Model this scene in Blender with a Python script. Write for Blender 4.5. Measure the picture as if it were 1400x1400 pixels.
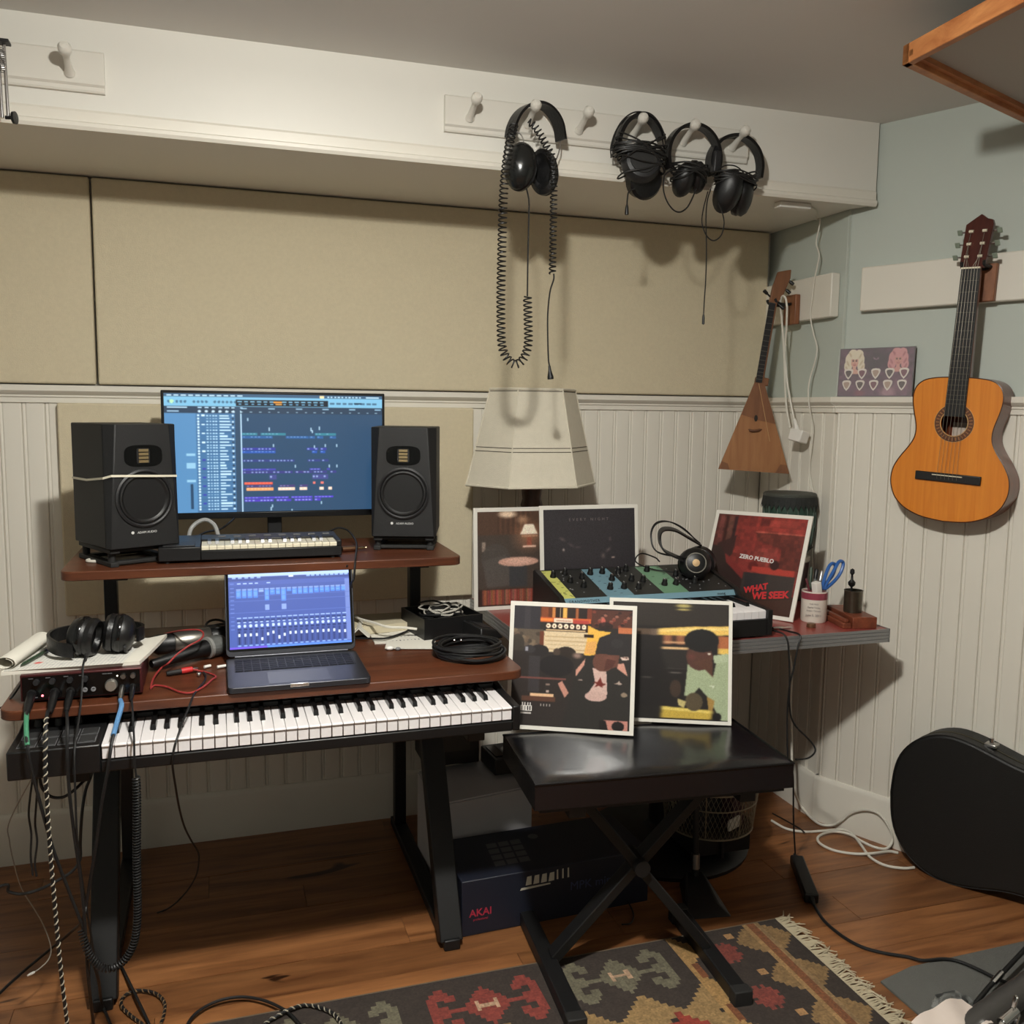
import bpy, bmesh, math, random
import numpy as np
from mathutils import Matrix, Vector

for _o in list(bpy.data.objects):
    bpy.data.objects.remove(_o, do_unlink=True)
scene = bpy.context.scene
C = scene.collection
PI = math.pi

# ------------------------------------------------------------------ camera
cam_d = bpy.data.cameras.new('camera')
cam_d.sensor_width = 36.0
cam_d.lens = 1251.08 / 1400.0 * 36.0
cam_d.clip_start = 0.02
cam = bpy.data.objects.new('camera', cam_d)
C.objects.link(cam)
_yaw, _pit, _rol = 0.31447, 0.11265, 0.012686
_f = Vector((math.sin(_yaw) * math.cos(_pit), math.cos(_yaw) * math.cos(_pit), -math.sin(_pit)))
_r = Vector((math.cos(_yaw), -math.sin(_yaw), 0))
_u = _r.cross(_f)
_r2 = _r * math.cos(_rol) + _u * math.sin(_rol)
_u2 = _u * math.cos(_rol) - _r * math.sin(_rol)
cam.matrix_world = Matrix(((_r2.x, _u2.x, -_f.x, -1.9234), (_r2.y, _u2.y, -_f.y, -2.9458), (_r2.z, _u2.z, -_f.z, 1.378), (0, 0, 0, 1)))
scene.camera = cam

# ------------------------------------------------------------------ light and exposure
world = bpy.data.worlds.new('world')
scene.world = world
world.use_nodes = True
world.node_tree.nodes['Background'].inputs[0].default_value = (0.5, 0.55, 0.6, 1)
world.node_tree.nodes['Background'].inputs[1].default_value = 0.02
lamp_d = bpy.data.lights.new('ceiling_bulb', 'POINT')
lamp_d.energy = 54
lamp_d.color = (1.0, 0.98, 0.91)
lamp_d.shadow_soft_size = 0.035
lamp_o = bpy.data.objects.new('ceiling_bulb', lamp_d)
lamp_o.location = (-1.68, -2.01, 2.185)
C.objects.link(lamp_o)
# downward glow of the same ceiling fixture
disc_d = bpy.data.lights.new('ceiling_diffuser', 'AREA')
disc_d.shape = 'DISK'
disc_d.size = 0.16
disc_d.energy = 34
disc_d.color = (1.0, 0.98, 0.91)
disc_o = bpy.data.objects.new('ceiling_diffuser', disc_d)
disc_o.location = (-1.68, -2.01, 2.20)
C.objects.link(disc_o)
# wide weak fill light added behind the viewer to soften contrast, no real source
fill_d = bpy.data.lights.new('rear_fill_light', 'AREA')
fill_d.shape = 'RECTANGLE'
fill_d.size = 2.6
fill_d.size_y = 0.9
fill_d.energy = 1.5
fill_d.color = (1.0, 0.985, 0.95)
fill_o = bpy.data.objects.new('rear_fill_light', fill_d)
fill_o.location = (-1.3, -4.55, 1.78)
fill_o.rotation_euler = (math.radians(90), 0, 0)
C.objects.link(fill_o)
scene.view_settings.view_transform = 'Standard'
scene.view_settings.look = 'None'
scene.view_settings.gamma = 1.0
scene.view_settings.exposure = 0.0
scene.view_settings.use_curve_mapping = False

# ------------------------------------------------------------------ materials
def lin(c):
    c = c / 255.0
    return c / 12.92 if c <= 0.04045 else ((c + 0.055) / 1.055) ** 2.4
def rgb(r, g, b):
    return (lin(r), lin(g), lin(b), 1.0)
_mats = {}
def mat(name, col, rough=0.6, metal=0.0, var=0.0, vscale=8.0, bump=0.0, bscale=60.0, stretch=(1, 1, 1), spec=0.5, coat=0.0, emit=0.0, rnd=0.0, alpha=1.0, trans=0.0):
    """Principled material: base colour with noise variation, optional bump, all in object coordinates."""
    if name in _mats:
        return _mats[name]
    m = bpy.data.materials.new(name)
    m.use_nodes = True
    nt = m.node_tree
    b = nt.nodes['Principled BSDF']
    c = rgb(*col)
    b.inputs['Base Color'].default_value = c
    b.inputs['Roughness'].default_value = rough
    b.inputs['Metallic'].default_value = metal
    b.inputs['Specular IOR Level'].default_value = spec
    b.inputs['Coat Weight'].default_value = coat
    if trans:
        b.inputs['Transmission Weight'].default_value = trans
        b.inputs['IOR'].default_value = 1.45
    if alpha < 1:
        b.inputs['Alpha'].default_value = alpha
    if emit:
        b.inputs['Emission Color'].default_value = c
        b.inputs['Emission Strength'].default_value = emit
    tc = nt.nodes.new('ShaderNodeTexCoord')
    mp = nt.nodes.new('ShaderNodeMapping')
    mp.inputs['Scale'].default_value = stretch
    geo = nt.nodes.new('ShaderNodeNewGeometry')
    nt.links.new(geo.outputs['Position'], mp.inputs['Vector'])
    if var or rnd:
        mix = nt.nodes.new('ShaderNodeMix')
        mix.data_type = 'RGBA'
        k = max(var, rnd)
        mix.inputs['A'].default_value = tuple(max(0, v * (1 - k)) for v in c[:3]) + (1,)
        mix.inputs['B'].default_value = tuple(min(1, v * (1 + k)) for v in c[:3]) + (1,)
        if var:
            n = nt.nodes.new('ShaderNodeTexNoise')
            n.inputs['Scale'].default_value = vscale
            n.inputs['Detail'].default_value = 5
            nt.links.new(mp.outputs[0], n.inputs['Vector'])
            src = n.outputs['Fac']
        if rnd:
            oi = nt.nodes.new('ShaderNodeObjectInfo')
            if var:
                mm = nt.nodes.new('ShaderNodeMath')
                mm.operation = 'MULTIPLY_ADD'
                mm.inputs[1].default_value = 0.6
                ad = nt.nodes.new('ShaderNodeMath')
                ad.operation = 'MULTIPLY'
                ad.inputs[1].default_value = 0.4
                nt.links.new(src, ad.inputs[0])
                nt.links.new(oi.outputs['Random'], mm.inputs[0])
                nt.links.new(ad.outputs[0], mm.inputs[2])
                src = mm.outputs[0]
            else:
                src = oi.outputs['Random']
        nt.links.new(src, mix.inputs['Factor'])
        nt.links.new(mix.outputs['Result'], b.inputs['Base Color'])
    if bump:
        n2 = nt.nodes.new('ShaderNodeTexNoise')
        n2.inputs['Scale'].default_value = bscale
        n2.inputs['Detail'].default_value = 4
        nt.links.new(mp.outputs[0], n2.inputs['Vector'])
        bp = nt.nodes.new('ShaderNodeBump')
        bp.inputs['Strength'].default_value = bump
        bp.inputs['Distance'].default_value = 0.004
        nt.links.new(n2.outputs['Fac'], bp.inputs['Height'])
        nt.links.new(bp.outputs[0], b.inputs['Normal'])
    _mats[name] = m
    return m

def wood(name, dark, light, stretch=(1, 12, 12), scale=3.0, rough=0.45, rnd=0.0, coat=0.0, knots=False):
    """Wood grain: stretched noise between two colours, with a random shade for each object."""
    if name in _mats:
        return _mats[name]
    m = bpy.data.materials.new(name)
    m.use_nodes = True
    nt = m.node_tree
    b = nt.nodes['Principled BSDF']
    b.inputs['Roughness'].default_value = rough
    b.inputs['Coat Weight'].default_value = coat
    geo = nt.nodes.new('ShaderNodeNewGeometry')
    mp = nt.nodes.new('ShaderNodeMapping')
    mp.inputs['Scale'].default_value = stretch
    nt.links.new(geo.outputs['Position'], mp.inputs['Vector'])
    vec = mp.outputs[0]
    if rnd:
        oi = nt.nodes.new('ShaderNodeObjectInfo')
        va = nt.nodes.new('ShaderNodeVectorMath')
        va.operation = 'ADD'
        cx = nt.nodes.new('ShaderNodeCombineXYZ')
        mu = nt.nodes.new('ShaderNodeMath')
        mu.operation = 'MULTIPLY'
        mu.inputs[1].default_value = 37.0
        nt.links.new(oi.outputs['Random'], mu.inputs[0])
        nt.links.new(mu.outputs[0], cx.inputs[0])
        nt.links.new(vec, va.inputs[0])
        nt.links.new(cx.outputs[0], va.inputs[1])
        vec = va.outputs[0]
    n = nt.nodes.new('ShaderNodeTexNoise')
    n.inputs['Scale'].default_value = scale
    n.inputs['Detail'].default_value = 7
    n.inputs['Roughness'].default_value = 0.62
    n.inputs['Distortion'].default_value = 0.7
    nt.links.new(vec, n.inputs['Vector'])
    cr = nt.nodes.new('ShaderNodeValToRGB')
    cr.color_ramp.elements[0].position = 0.30
    cr.color_ramp.elements[0].color = rgb(*dark)
    cr.color_ramp.elements[1].position = 0.68
    cr.color_ramp.elements[1].color = rgb(*light)
    nt.links.new(n.outputs['Fac'], cr.inputs[0])
    out = cr.outputs[0]
    if knots:
        kn = nt.nodes.new('ShaderNodeTexNoise')
        kn.inputs['Scale'].default_value = 2.2
        kn.inputs['Detail'].default_value = 2
        kn.inputs['Distortion'].default_value = 1.2
        kmp = nt.nodes.new('ShaderNodeMapping')
        kmp.inputs['Scale'].default_value = (0.9, 4.5, 4.5)
        nt.links.new(vec if not rnd else vec, kmp.inputs['Vector'])
        nt.links.new(geo.outputs['Position'], kmp.inputs['Vector'])
        nt.links.new(kmp.outputs[0], kn.inputs['Vector'])
        kr = nt.nodes.new('ShaderNodeValToRGB')
        kr.color_ramp.elements[0].position = 0.69
        kr.color_ramp.elements[0].color = (1, 1, 1, 1)
        kr.color_ramp.elements[1].position = 0.73
        kr.color_ramp.elements[1].color = (0.12, 0.08, 0.06, 1)
        nt.links.new(kn.outputs['Fac'], kr.inputs[0])
        mk = nt.nodes.new('ShaderNodeMix')
        mk.data_type = 'RGBA'
        mk.blend_type = 'MULTIPLY'
        mk.inputs['Factor'].default_value = 1
        nt.links.new(out, mk.inputs['A'])
        nt.links.new(kr.outputs[0], mk.inputs['B'])
        out = mk.outputs['Result']
    if rnd:
        hs = nt.nodes.new('ShaderNodeHueSaturation')
        mr = nt.nodes.new('ShaderNodeMapRange')
        mr.inputs['To Min'].default_value = 1 - rnd
        mr.inputs['To Max'].default_value = 1 + rnd
        nt.links.new(oi.outputs['Random'], mr.inputs['Value'])
        nt.links.new(mr.outputs[0], hs.inputs['Value'])
        nt.links.new(out, hs.inputs['Color'])
        out = hs.outputs['Color']
    nt.links.new(out, b.inputs['Base Color'])
    bp = nt.nodes.new('ShaderNodeBump')
    bp.inputs['Strength'].default_value = 0.12
    bp.inputs['Distance'].default_value = 0.002
    nt.links.new(n.outputs['Fac'], bp.inputs['Height'])
    nt.links.new(bp.outputs[0], b.inputs['Normal'])
    _mats[name] = m
    return m

def attr_mat(name, emit=0.0, rough=0.5, coat=0.0):
    """Flat print or screen: colour from the mesh colour attribute."""
    if name in _mats:
        return _mats[name]
    m = bpy.data.materials.new(name)
    m.use_nodes = True
    nt = m.node_tree
    b = nt.nodes['Principled BSDF']
    a = nt.nodes.new('ShaderNodeAttribute')
    a.attribute_name = 'Col'
    b.inputs['Roughness'].default_value = rough
    b.inputs['Coat Weight'].default_value = coat
    b.inputs['Coat Roughness'].default_value = 0.12
    if emit:
        b.inputs['Base Color'].default_value = (0.01, 0.01, 0.01, 1)
        nt.links.new(a.outputs['Color'], b.inputs['Emission Color'])
        b.inputs['Emission Strength'].default_value = emit
    else:
        nt.links.new(a.outputs['Color'], b.inputs['Base Color'])
    _mats[name] = m
    return m

# ------------------------------------------------------------------ mesh builder
class MB:
    def __init__(self, M=None):
        self.v = []
        self.f = []
        self.mi = []
        self.cur = 0
        self.M = M
    def _add(self, vs, fs):
        n = len(self.v)
        if self.M is not None:
            vs = [tuple(self.M @ Vector(p)) for p in vs]
        self.v += [tuple(p) for p in vs]
        self.f += [tuple(i + n for i in f) for f in fs]
        self.mi += [self.cur] * len(fs)
        return self
    def box(self, x0, x1, y0, y1, z0, z1):
        vs = [(x0, y0, z0), (x1, y0, z0), (x1, y1, z0), (x0, y1, z0), (x0, y0, z1), (x1, y0, z1), (x1, y1, z1), (x0, y1, z1)]
        return self._add(vs, [(0, 3, 2, 1), (4, 5, 6, 7), (0, 1, 5, 4), (1, 2, 6, 5), (2, 3, 7, 6), (3, 0, 4, 7)])
    def hexa(self, vs):
        """eight corners: bottom loop then top loop"""
        return self._add(vs, [(0, 3, 2, 1), (4, 5, 6, 7), (0, 1, 5, 4), (1, 2, 6, 5), (2, 3, 7, 6), (3, 0, 4, 7)])
    def obox(self, c, ux, uy, uz):
        c, ux, uy, uz = Vector(c), Vector(ux), Vector(uy), Vector(uz)
        vs = []
        for sz in (-1, 1):
            for sx, sy in ((-1, -1), (1, -1), (1, 1), (-1, 1)):
                vs.append(tuple(c + ux * sx + uy * sy + uz * sz))
        return self.hexa(vs)
    def beam(self, a, b, w, d, up=(0, 0, 1)):
        """bar from a to b, width w (sideways) and depth d"""
        a, b = Vector(a), Vector(b)
        t = b - a
        L = t.length
        t.normalize()
        s = t.cross(Vector(up))
        if s.length < 1e-4:
            s = t.cross(Vector((0, 1, 0)))
        s.normalize()
        n = s.cross(t)
        return self.obox((a + b) / 2, s * (w / 2), n * (d / 2), t * (L / 2))
    def prism(self, poly, o, u, v, w):
        """polygon poly (a,b) in frame o + a*u + b*v, extruded by vector w"""
        o, u, v, w = Vector(o), Vector(u), Vector(v), Vector(w)
        n = len(poly)
        p0 = [tuple(o + u * a + v * b) for a, b in poly]
        p1 = [tuple(o + u * a + v * b + w) for a, b in poly]
        fs = [tuple(range(n - 1, -1, -1)), tuple(range(n, 2 * n))]
        fs += [(i, (i + 1) % n, n + (i + 1) % n, n + i) for i in range(n)]
        return self._add(p0 + p1, fs)
    def ring(self, outer, inner, o, u, v, w):
        """frame between two loops of the same length, extruded by w"""
        o, u, v, w = Vector(o), Vector(u), Vector(v), Vector(w)
        n = len(outer)
        g = lambda lst, k: [tuple(o + u * a + v * b + w * k) for a, b in lst]
        vs = g(outer, 0) + g(inner, 0) + g(outer, 1) + g(inner, 1)
        fs = []
        for i in range(n):
            j = (i + 1) % n
            fs += [(i, n + i, n + j, j), (2 * n + i, 2 * n + j, 3 * n + j, 3 * n + i), (i, j, 2 * n + j, 2 * n + i), (n + j, n + i, 3 * n + i, 3 * n + j)]
        return self._add(vs, fs)
    def tube(self, pts, r, n=6, closed=False, caps=True, flat=1.0, up=None):
        P = [Vector(p) for p in pts]
        m = len(P)
        R = r if isinstance(r, (list, tuple)) else [r] * m
        T = []
        for i in range(m):
            a = P[(i - 1) % m] if closed or i > 0 else P[0]
            b = P[(i + 1) % m] if closed or i < m - 1 else P[-1]
            t = b - a
            if t.length < 1e-9:
                t = Vector((0, 0, 1))
            T.append(t.normalized())
        ref = Vector(up) if up is not None else (Vector((0, 0, 1)) if abs(T[0].z) < 0.9 else Vector((1, 0, 0)))
        nrm = (ref - T[0] * ref.dot(T[0])).normalized()
        vs = []
        for i in range(m):
            if up is not None:
                q = Vector(up) - T[i] * Vector(up).dot(T[i])
                if q.length > 1e-5:
                    nrm = q.normalized()
            else:
                q = nrm - T[i] * nrm.dot(T[i])
                if q.length > 1e-6:
                    nrm = q.normalized()
            bn = T[i].cross(nrm)
            for k in range(n):
                a = 2 * PI * k / n
                vs.append(tuple(P[i] + nrm * (math.cos(a) * R[i]) + bn * (math.sin(a) * R[i] * flat)))
        fs = []
        for i in range(m if closed else m - 1):
            j = (i + 1) % m
            for k in range(n):
                l = (k + 1) % n
                fs.append((i * n + k, i * n + l, j * n + l, j * n + k))
        if caps and not closed:
            fs.append(tuple(range(n - 1, -1, -1)))
            fs.append(tuple((m - 1) * n + k for k in range(n)))
        return self._add(vs, fs)
    def band(self, pts, width, thick, wdir):
        """flat strap along pts; wdir is the width direction"""
        P = [Vector(p) for p in pts]
        w = Vector(wdir).normalized() * (width / 2)
        vs = []
        m = len(P)
        for i in range(m):
            t = (P[min(i + 1, m - 1)] - P[max(i - 1, 0)]).normalized()
            nn = t.cross(w).normalized() * (thick / 2)
            vs += [tuple(P[i] - w - nn), tuple(P[i] + w - nn), tuple(P[i] + w + nn), tuple(P[i] - w + nn)]
        fs = [(3, 2, 1, 0), tuple(4 * (m - 1) + k for k in range(4))]
        for i in range(m - 1):
            for k in range(4):
                l = (k + 1) % 4
                fs.append((4 * i + k, 4 * i + l, 4 * i + 4 + l, 4 * i + 4 + k))
        return self._add(vs, fs)
    def lathe(self, prof, c, axis=(0, 0, 1), n=24, sx=1.0, sy=1.0, ref=None):
        """profile [(radius, height)] turned about axis through c"""
        c, ax = Vector(c), Vector(axis).normalized()
        rf = Vector(ref) if ref is not None else (Vector((1, 0, 0)) if abs(ax.x) < 0.9 else Vector((0, 1, 0)))
        e1 = (rf - ax * rf.dot(ax)).normalized()
        e2 = ax.cross(e1)
        vs = []
        for (r, h) in prof:
            for k in range(n):
                a = 2 * PI * k / n
                vs.append(tuple(c + ax * h + e1 * (math.cos(a) * r * sx) + e2 * (math.sin(a) * r * sy)))
        m = len(prof)
        fs = []
        for i in range(m - 1):
            for k in range(n):
                l = (k + 1) % n
                fs.append((i * n + k, i * n + l, (i + 1) * n + l, (i + 1) * n + k))
        if prof[0][0] > 1e-6:
            fs.append(tuple(range(n - 1, -1, -1)))
        if prof[-1][0] > 1e-6:
            fs.append(tuple((m - 1) * n + k for k in range(n)))
        return self._add(vs, fs)
    def ball(self, c, r, n=14, m=8, sc=(1, 1, 1)):
        vs = []
        fs = []
        for i in range(m + 1):
            th = PI * i / m
            for k in range(n):
                a = 2 * PI * k / n
                vs.append((c[0] + r * sc[0] * math.sin(th) * math.cos(a), c[1] + r * sc[1] * math.sin(th) * math.sin(a), c[2] + r * sc[2] * math.cos(th)))
        for i in range(m):
            for k in range(n):
                l = (k + 1) % n
                fs.append((i * n + k, (i + 1) * n + k, (i + 1) * n + l, i * n + l))
        return self._add(vs, fs)
    def cyl(self, a, b, r, n=16, r2=None):
        a, b = Vector(a), Vector(b)
        d = b - a
        return self.lathe([(r, 0), (r if r2 is None else r2, d.length)], a, d, n)
    def sheet(self, fn, nu, nv, thick=0.0, thick_dir=(0, 0, 1)):
        """surface fn(s,t) on a grid; thick gives it a back"""
        d = Vector(thick_dir) * thick
        A = [[Vector(fn(i / nu, j / nv)) for i in range(nu + 1)] for j in range(nv + 1)]
        vs = [tuple(p) for row in A for p in row]
        W = nu + 1
        fs = [(j * W + i, j * W + i + 1, (j + 1) * W + i + 1, (j + 1) * W + i) for j in range(nv) for i in range(nu)]
        if thick:
            k = len(vs)
            vs += [tuple(p - d) for row in A for p in row]
            fs += [tuple(reversed([x + k for x in f])) for f in list(fs)]
            rim = [(0, i) for i in range(nu)] + [(j, nu) for j in range(nv)] + [(nv, i) for i in range(nu, 0, -1)] + [(j, 0) for j in range(nv, 0, -1)]
            ids = [j * W + i for j, i in rim]
            for q in range(len(ids)):
                a, b2 = ids[q], ids[(q + 1) % len(ids)]
                fs.append((a, a + k, b2 + k, b2))
        return self._add(vs, fs)

_wl = {}
def wl(o):
    return _wl.get(o.name, Vector((0, 0, 0)))
def settags(o, label=None, cat=None, group=None, kind=None):
    if label:
        o['label'] = label
    if cat:
        o['category'] = cat
    if group:
        o['group'] = group
    if kind:
        o['kind'] = kind
def thing(name, label, cat, loc, group=None):
    o = bpy.data.objects.new(name, None)
    C.objects.link(o)
    o.empty_display_size = 0.05
    o.location = loc
    _wl[o.name] = Vector(loc)
    settags(o, label, cat, group)
    return o
def obj(name, mb, mats, parent=None, label=None, cat=None, group=None, kind=None, bevel=0.0, smooth=True, seg=2, sharp=38, origin=None):
    V = np.array(mb.v, dtype=float)
    if origin is None:
        ctr = (V.min(axis=0) + V.max(axis=0)) / 2
        ctr = np.array([ctr[0], ctr[1], V[:, 2].min() if parent is None else ctr[2]])
    else:
        ctr = np.array(origin, float)
    me = bpy.data.meshes.new(name)
    me.from_pydata([tuple(p) for p in (V - ctr)], [], mb.f)
    ms = mats if isinstance(mats, (list, tuple)) else [mats]
    for m in ms:
        me.materials.append(m)
    if len(ms) > 1:
        me.polygons.foreach_set('material_index', mb.mi)
    bm = bmesh.new()
    bm.from_mesh(me)
    bmesh.ops.recalc_face_normals(bm, faces=bm.faces)
    bm.to_mesh(me)
    bm.free()
    if smooth:
        me.polygons.foreach_set('use_smooth', [True] * len(me.polygons))
        me.set_sharp_from_angle(angle=math.radians(sharp))
    me.update()
    o = bpy.data.objects.new(name, me)
    C.objects.link(o)
    o.location = Vector(ctr) - (wl(parent) if parent else Vector((0, 0, 0)))
    if parent:
        o.parent = parent
    _wl[o.name] = Vector(ctr)
    if bevel:
        b = o.modifiers.new('bevel', 'BEVEL')
        b.width = bevel
        b.segments = seg
        b.limit_method = 'ANGLE'
        b.angle_limit = math.radians(40)
    settags(o, label, cat, group, kind)
    return o
def clone(o, parent, loc_world):
    """copy sharing mesh data"""
    c = o.copy()
    C.objects.link(c)
    c.parent = parent
    c.location = Vector(loc_world) - (wl(parent) if parent else Vector((0, 0, 0)))
    _wl[c.name] = Vector(loc_world)
    return c
def copy_tree(root, loc, rotz=0.0, label=None):
    r = root.copy()
    C.objects.link(r)
    r.location = loc
    r.rotation_euler = (0, 0, rotz)
    if label:
        r['label'] = label
    for ch in list(root.children):
        c = ch.copy()
        C.objects.link(c)
        c.parent = r
        for g in list(ch.children):
            d = g.copy()
            C.objects.link(d)
            d.parent = c
    return r
def spline(pts, k=6, closed=False):
    P = [Vector(p) for p in pts]
    n = len(P)
    out = []
    for i in range(n if closed else n - 1):
        if closed:
            p0, p1, p2, p3 = P[(i - 1) % n], P[i], P[(i + 1) % n], P[(i + 2) % n]
        else:
            p1, p2 = P[i], P[i + 1]
            p0 = P[i - 1] if i > 0 else p1 * 2 - p2
            p3 = P[i + 2] if i + 2 < n else p2 * 2 - p1
        for j in range(k):
            t = j / k
            out.append(tuple(0.5 * ((2 * p1) + (p2 - p0) * t + (2 * p0 - 5 * p1 + 4 * p2 - p3) * t * t + (3 * p1 - p0 - 3 * p2 + p3) * t ** 3)))
    if not closed:
        out.append(tuple(P[-1]))
    return out
def helix(path, r, turns_per_m, steps=9):
    """coil points around a path"""
    P = [Vector(p) for p in path]
    L = [0.0]
    for i in range(1, len(P)):
        L.append(L[-1] + (P[i] - P[i - 1]).length)
    tot = L[-1]
    N = max(2, int(tot * turns_per_m * steps))
    out = []
    nrm = None
    i = 0
    for q in range(N + 1):
        s = tot * q / N
        while i < len(P) - 2 and L[i + 1] < s:
            i += 1
        f = (s - L[i]) / max(1e-9, L[i + 1] - L[i])
        p = P[i].lerp(P[i + 1], f)
        t = (P[min(i + 2, len(P) - 1)] - P[max(i - 1, 0)]).normalized()
        if nrm is None:
            nrm = Vector((0, 1, 0))
        nrm = (nrm - t * nrm.dot(t)).normalized()
        b = t.cross(nrm)
        a = 2 * PI * q / steps
        out.append(tuple(p + nrm * (math.cos(a) * r) + b * (math.sin(a) * r)))
    return out
def text(name, body, size, o, u, v, m, parent, thick=0.0006, align='CENTER', bold=0.0, space=1.0, label=None):
    """lettering as a thin mesh: origin o, reading direction u, up v"""
    cu = bpy.data.curves.new('t', 'FONT')
    cu.body = body
    cu.size = size
    cu.align_x = align
    cu.extrude = thick / 2
    cu.offset = bold
    cu.resolution_u = 2
    cu.space_character = space
    t = bpy.data.objects.new('t', cu)
    me = bpy.data.meshes.new_from_object(t)
    bpy.data.objects.remove(t)
    bpy.data.curves.remove(cu)
    u, v = Vector(u).normalized(), Vector(v).normalized()
    w = u.cross(v)
    mb = MB()
    o = Vector(o)
    mb.v = [tuple(o + u * p.co.x + v * p.co.y + w * p.co.z) for p in me.vertices]
    mb.f = [tuple(p.vertices) for p in me.polygons]
    mb.mi = [0] * len(mb.f)
    bpy.data.meshes.remove(me)
    return obj(name, mb, m, parent, smooth=False, label=label)

# ------------------------------------------------------------------ flat prints and screens
class Canvas:
    """small picture drawn with shapes; becomes the colours of a flat mesh"""
    def __init__(self, W, H, bg):
        self.W, self.H = W, H
        self.a = np.zeros((H, W, 3)) + np.array(bg, float)
        yy, xx = np.mgrid[0:H, 0:W]
        self.x = (xx + 0.5) / W
        self.y = (yy + 0.5) / H
        self.rs = np.random.RandomState(3)
    def put(self, mask, col, al=1.0):
        m = (mask * al)[..., None]
        self.a = self.a * (1 - m) + np.array(col, float) * m
    def rect(self, x0, y0, x1, y1, col, al=1.0):
        self.put(((self.x >= x0) & (self.x < x1) & (self.y >= y0) & (self.y < y1)).astype(float), col, al)
    def ell(self, cx, cy, rx, ry, col, al=1.0, soft=0.0, rot=0.0):
        dx, dy = self.x - cx, self.y - cy
        ca, sa = math.cos(rot), math.sin(rot)
        d = np.sqrt(((dx * ca + dy * sa) / rx) ** 2 + ((-dx * sa + dy * ca) / ry) ** 2)
        if soft:
            self.put(np.clip((1 - d) / soft, 0, 1), col, al)
        else:
            self.put((d < 1).astype(float), col, al)
    def poly(self, pts, col, al=1.0):
        ins = np.zeros(self.x.shape, bool)
        n = len(pts)
        for i in range(n):
            x1, y1 = pts[i]
            x2, y2 = pts[(i + 1) % n]
            if y1 == y2:
                continue
            c = ((y1 > self.y) != (y2 > self.y)) & (self.x < (x2 - x1) * (self.y - y1) / (y2 - y1) + x1)
            ins ^= c
        self.put(ins.astype(float), col, al)
    def noise(self, amt, cell=1):
        h, w = self.H // cell + 2, self.W // cell + 2
        n = np.kron(self.rs.rand(h, w), np.ones((cell, cell)))[:self.H, :self.W]
        self.a = self.a * (1 + (n[..., None] - 0.5) * 2 * amt)
    def blur(self, k=1):
        for _ in range(k):
            p = np.pad(self.a, ((1, 1), (1, 1), (0, 0)), 'edge')
            self.a = (p[:-2, 1:-1] + p[2:, 1:-1] + p[1:-1, :-2] + p[1:-1, 2:] + 2 * p[1:-1, 1:-1]) / 6
    def hstreak(self, k):
        for _ in range(k):
            p = np.pad(self.a, ((0, 0), (2, 2), (0, 0)), 'edge')
            self.a = (p[:, :-4] + p[:, 1:-3] + p[:, 2:-2] + p[:, 3:-1] + p[:, 4:]) / 5
def paint(name, cv, o, u, v, m, parent, label=None):
    """o = top-left corner, u = full width vector, v = full height vector (down)"""
    o, u, v = np.array(o, float), np.array(u, float), np.array(v, float)
    W, H = cv.W, cv.H
    X, Y = np.meshgrid(np.arange(W + 1) / W, np.arange(H + 1) / H)
    co = o + X[..., None] * u + Y[..., None] * v
    co = co.reshape(-1, 3)
    ctr = o + (u + v) / 2
    idx = (np.arange(H)[:, None] * (W + 1) + np.arange(W)[None, :])
    quads = np.stack([idx, idx + W + 1, idx + W + 2, idx + 1], axis=-1).reshape(-1, 4)
    me = bpy.data.meshes.new(name)
    me.vertices.add(len(co))
    me.vertices.foreach_set('co', (co - ctr).ravel())
    nq = len(quads)
    me.loops.add(nq * 4)
    me.loops.foreach_set('vertex_index', quads.ravel().astype(np.int32))
    me.polygons.add(nq)
    me.polygons.foreach_set('loop_start', np.arange(nq, dtype=np.int32) * 4)
    me.polygons.foreach_set('loop_total', np.full(nq, 4, dtype=np.int32))
    me.update()
    me.validate()
    at = me.color_attributes.new('Col', 'FLOAT_COLOR', 'CORNER')
    c = np.clip(cv.a, 0, 255) / 255.0
    c = np.where(c <= 0.04045, c / 12.92, ((c + 0.055) / 1.055) ** 2.4)
    c = np.concatenate([c, np.ones(c.shape[:2] + (1,))], axis=-1).reshape(-1, 4)
    at.data.foreach_set('color', np.repeat(c, 4, axis=0).ravel().astype(np.float32))
    me.materials.append(m)
    ob = bpy.data.objects.new(name, me)
    C.objects.link(ob)
    ob.location = Vector(ctr) - (wl(parent) if parent else Vector((0, 0, 0)))
    if parent:
        ob.parent = parent
    _wl[ob.name] = Vector(ctr)
    if label:
        ob['label'] = label
    return ob

# ------------------------------------------------------------------ the room (metres; x along the back wall, y into it, z up)
ZC, ZS, ZP, ZR, ZB = 2.2615, 2.0173, 2.0173, 1.428, 0.156
SOF, KINK, ANG = 0.509, 0.4262, 0.4416
CA, SA = math.cos(ANG), math.sin(ANG)
def wp(t, off, z):
    """point on the long right wall: t along it from the corner kink, off into the room"""
    return (SA * t - CA * off, -KINK - CA * t - SA * off, z)
WU = Vector((SA, -CA, 0))          # along the long right wall, towards the viewer
WN = Vector((-CA, -SA, 0))         # out of that wall, into the room
XL, YF, TR = -3.35, -4.6, 4.62     # left wall, wall behind the viewer, end of the right wall
EX = wp(TR, 0, 0)[0]

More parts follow.
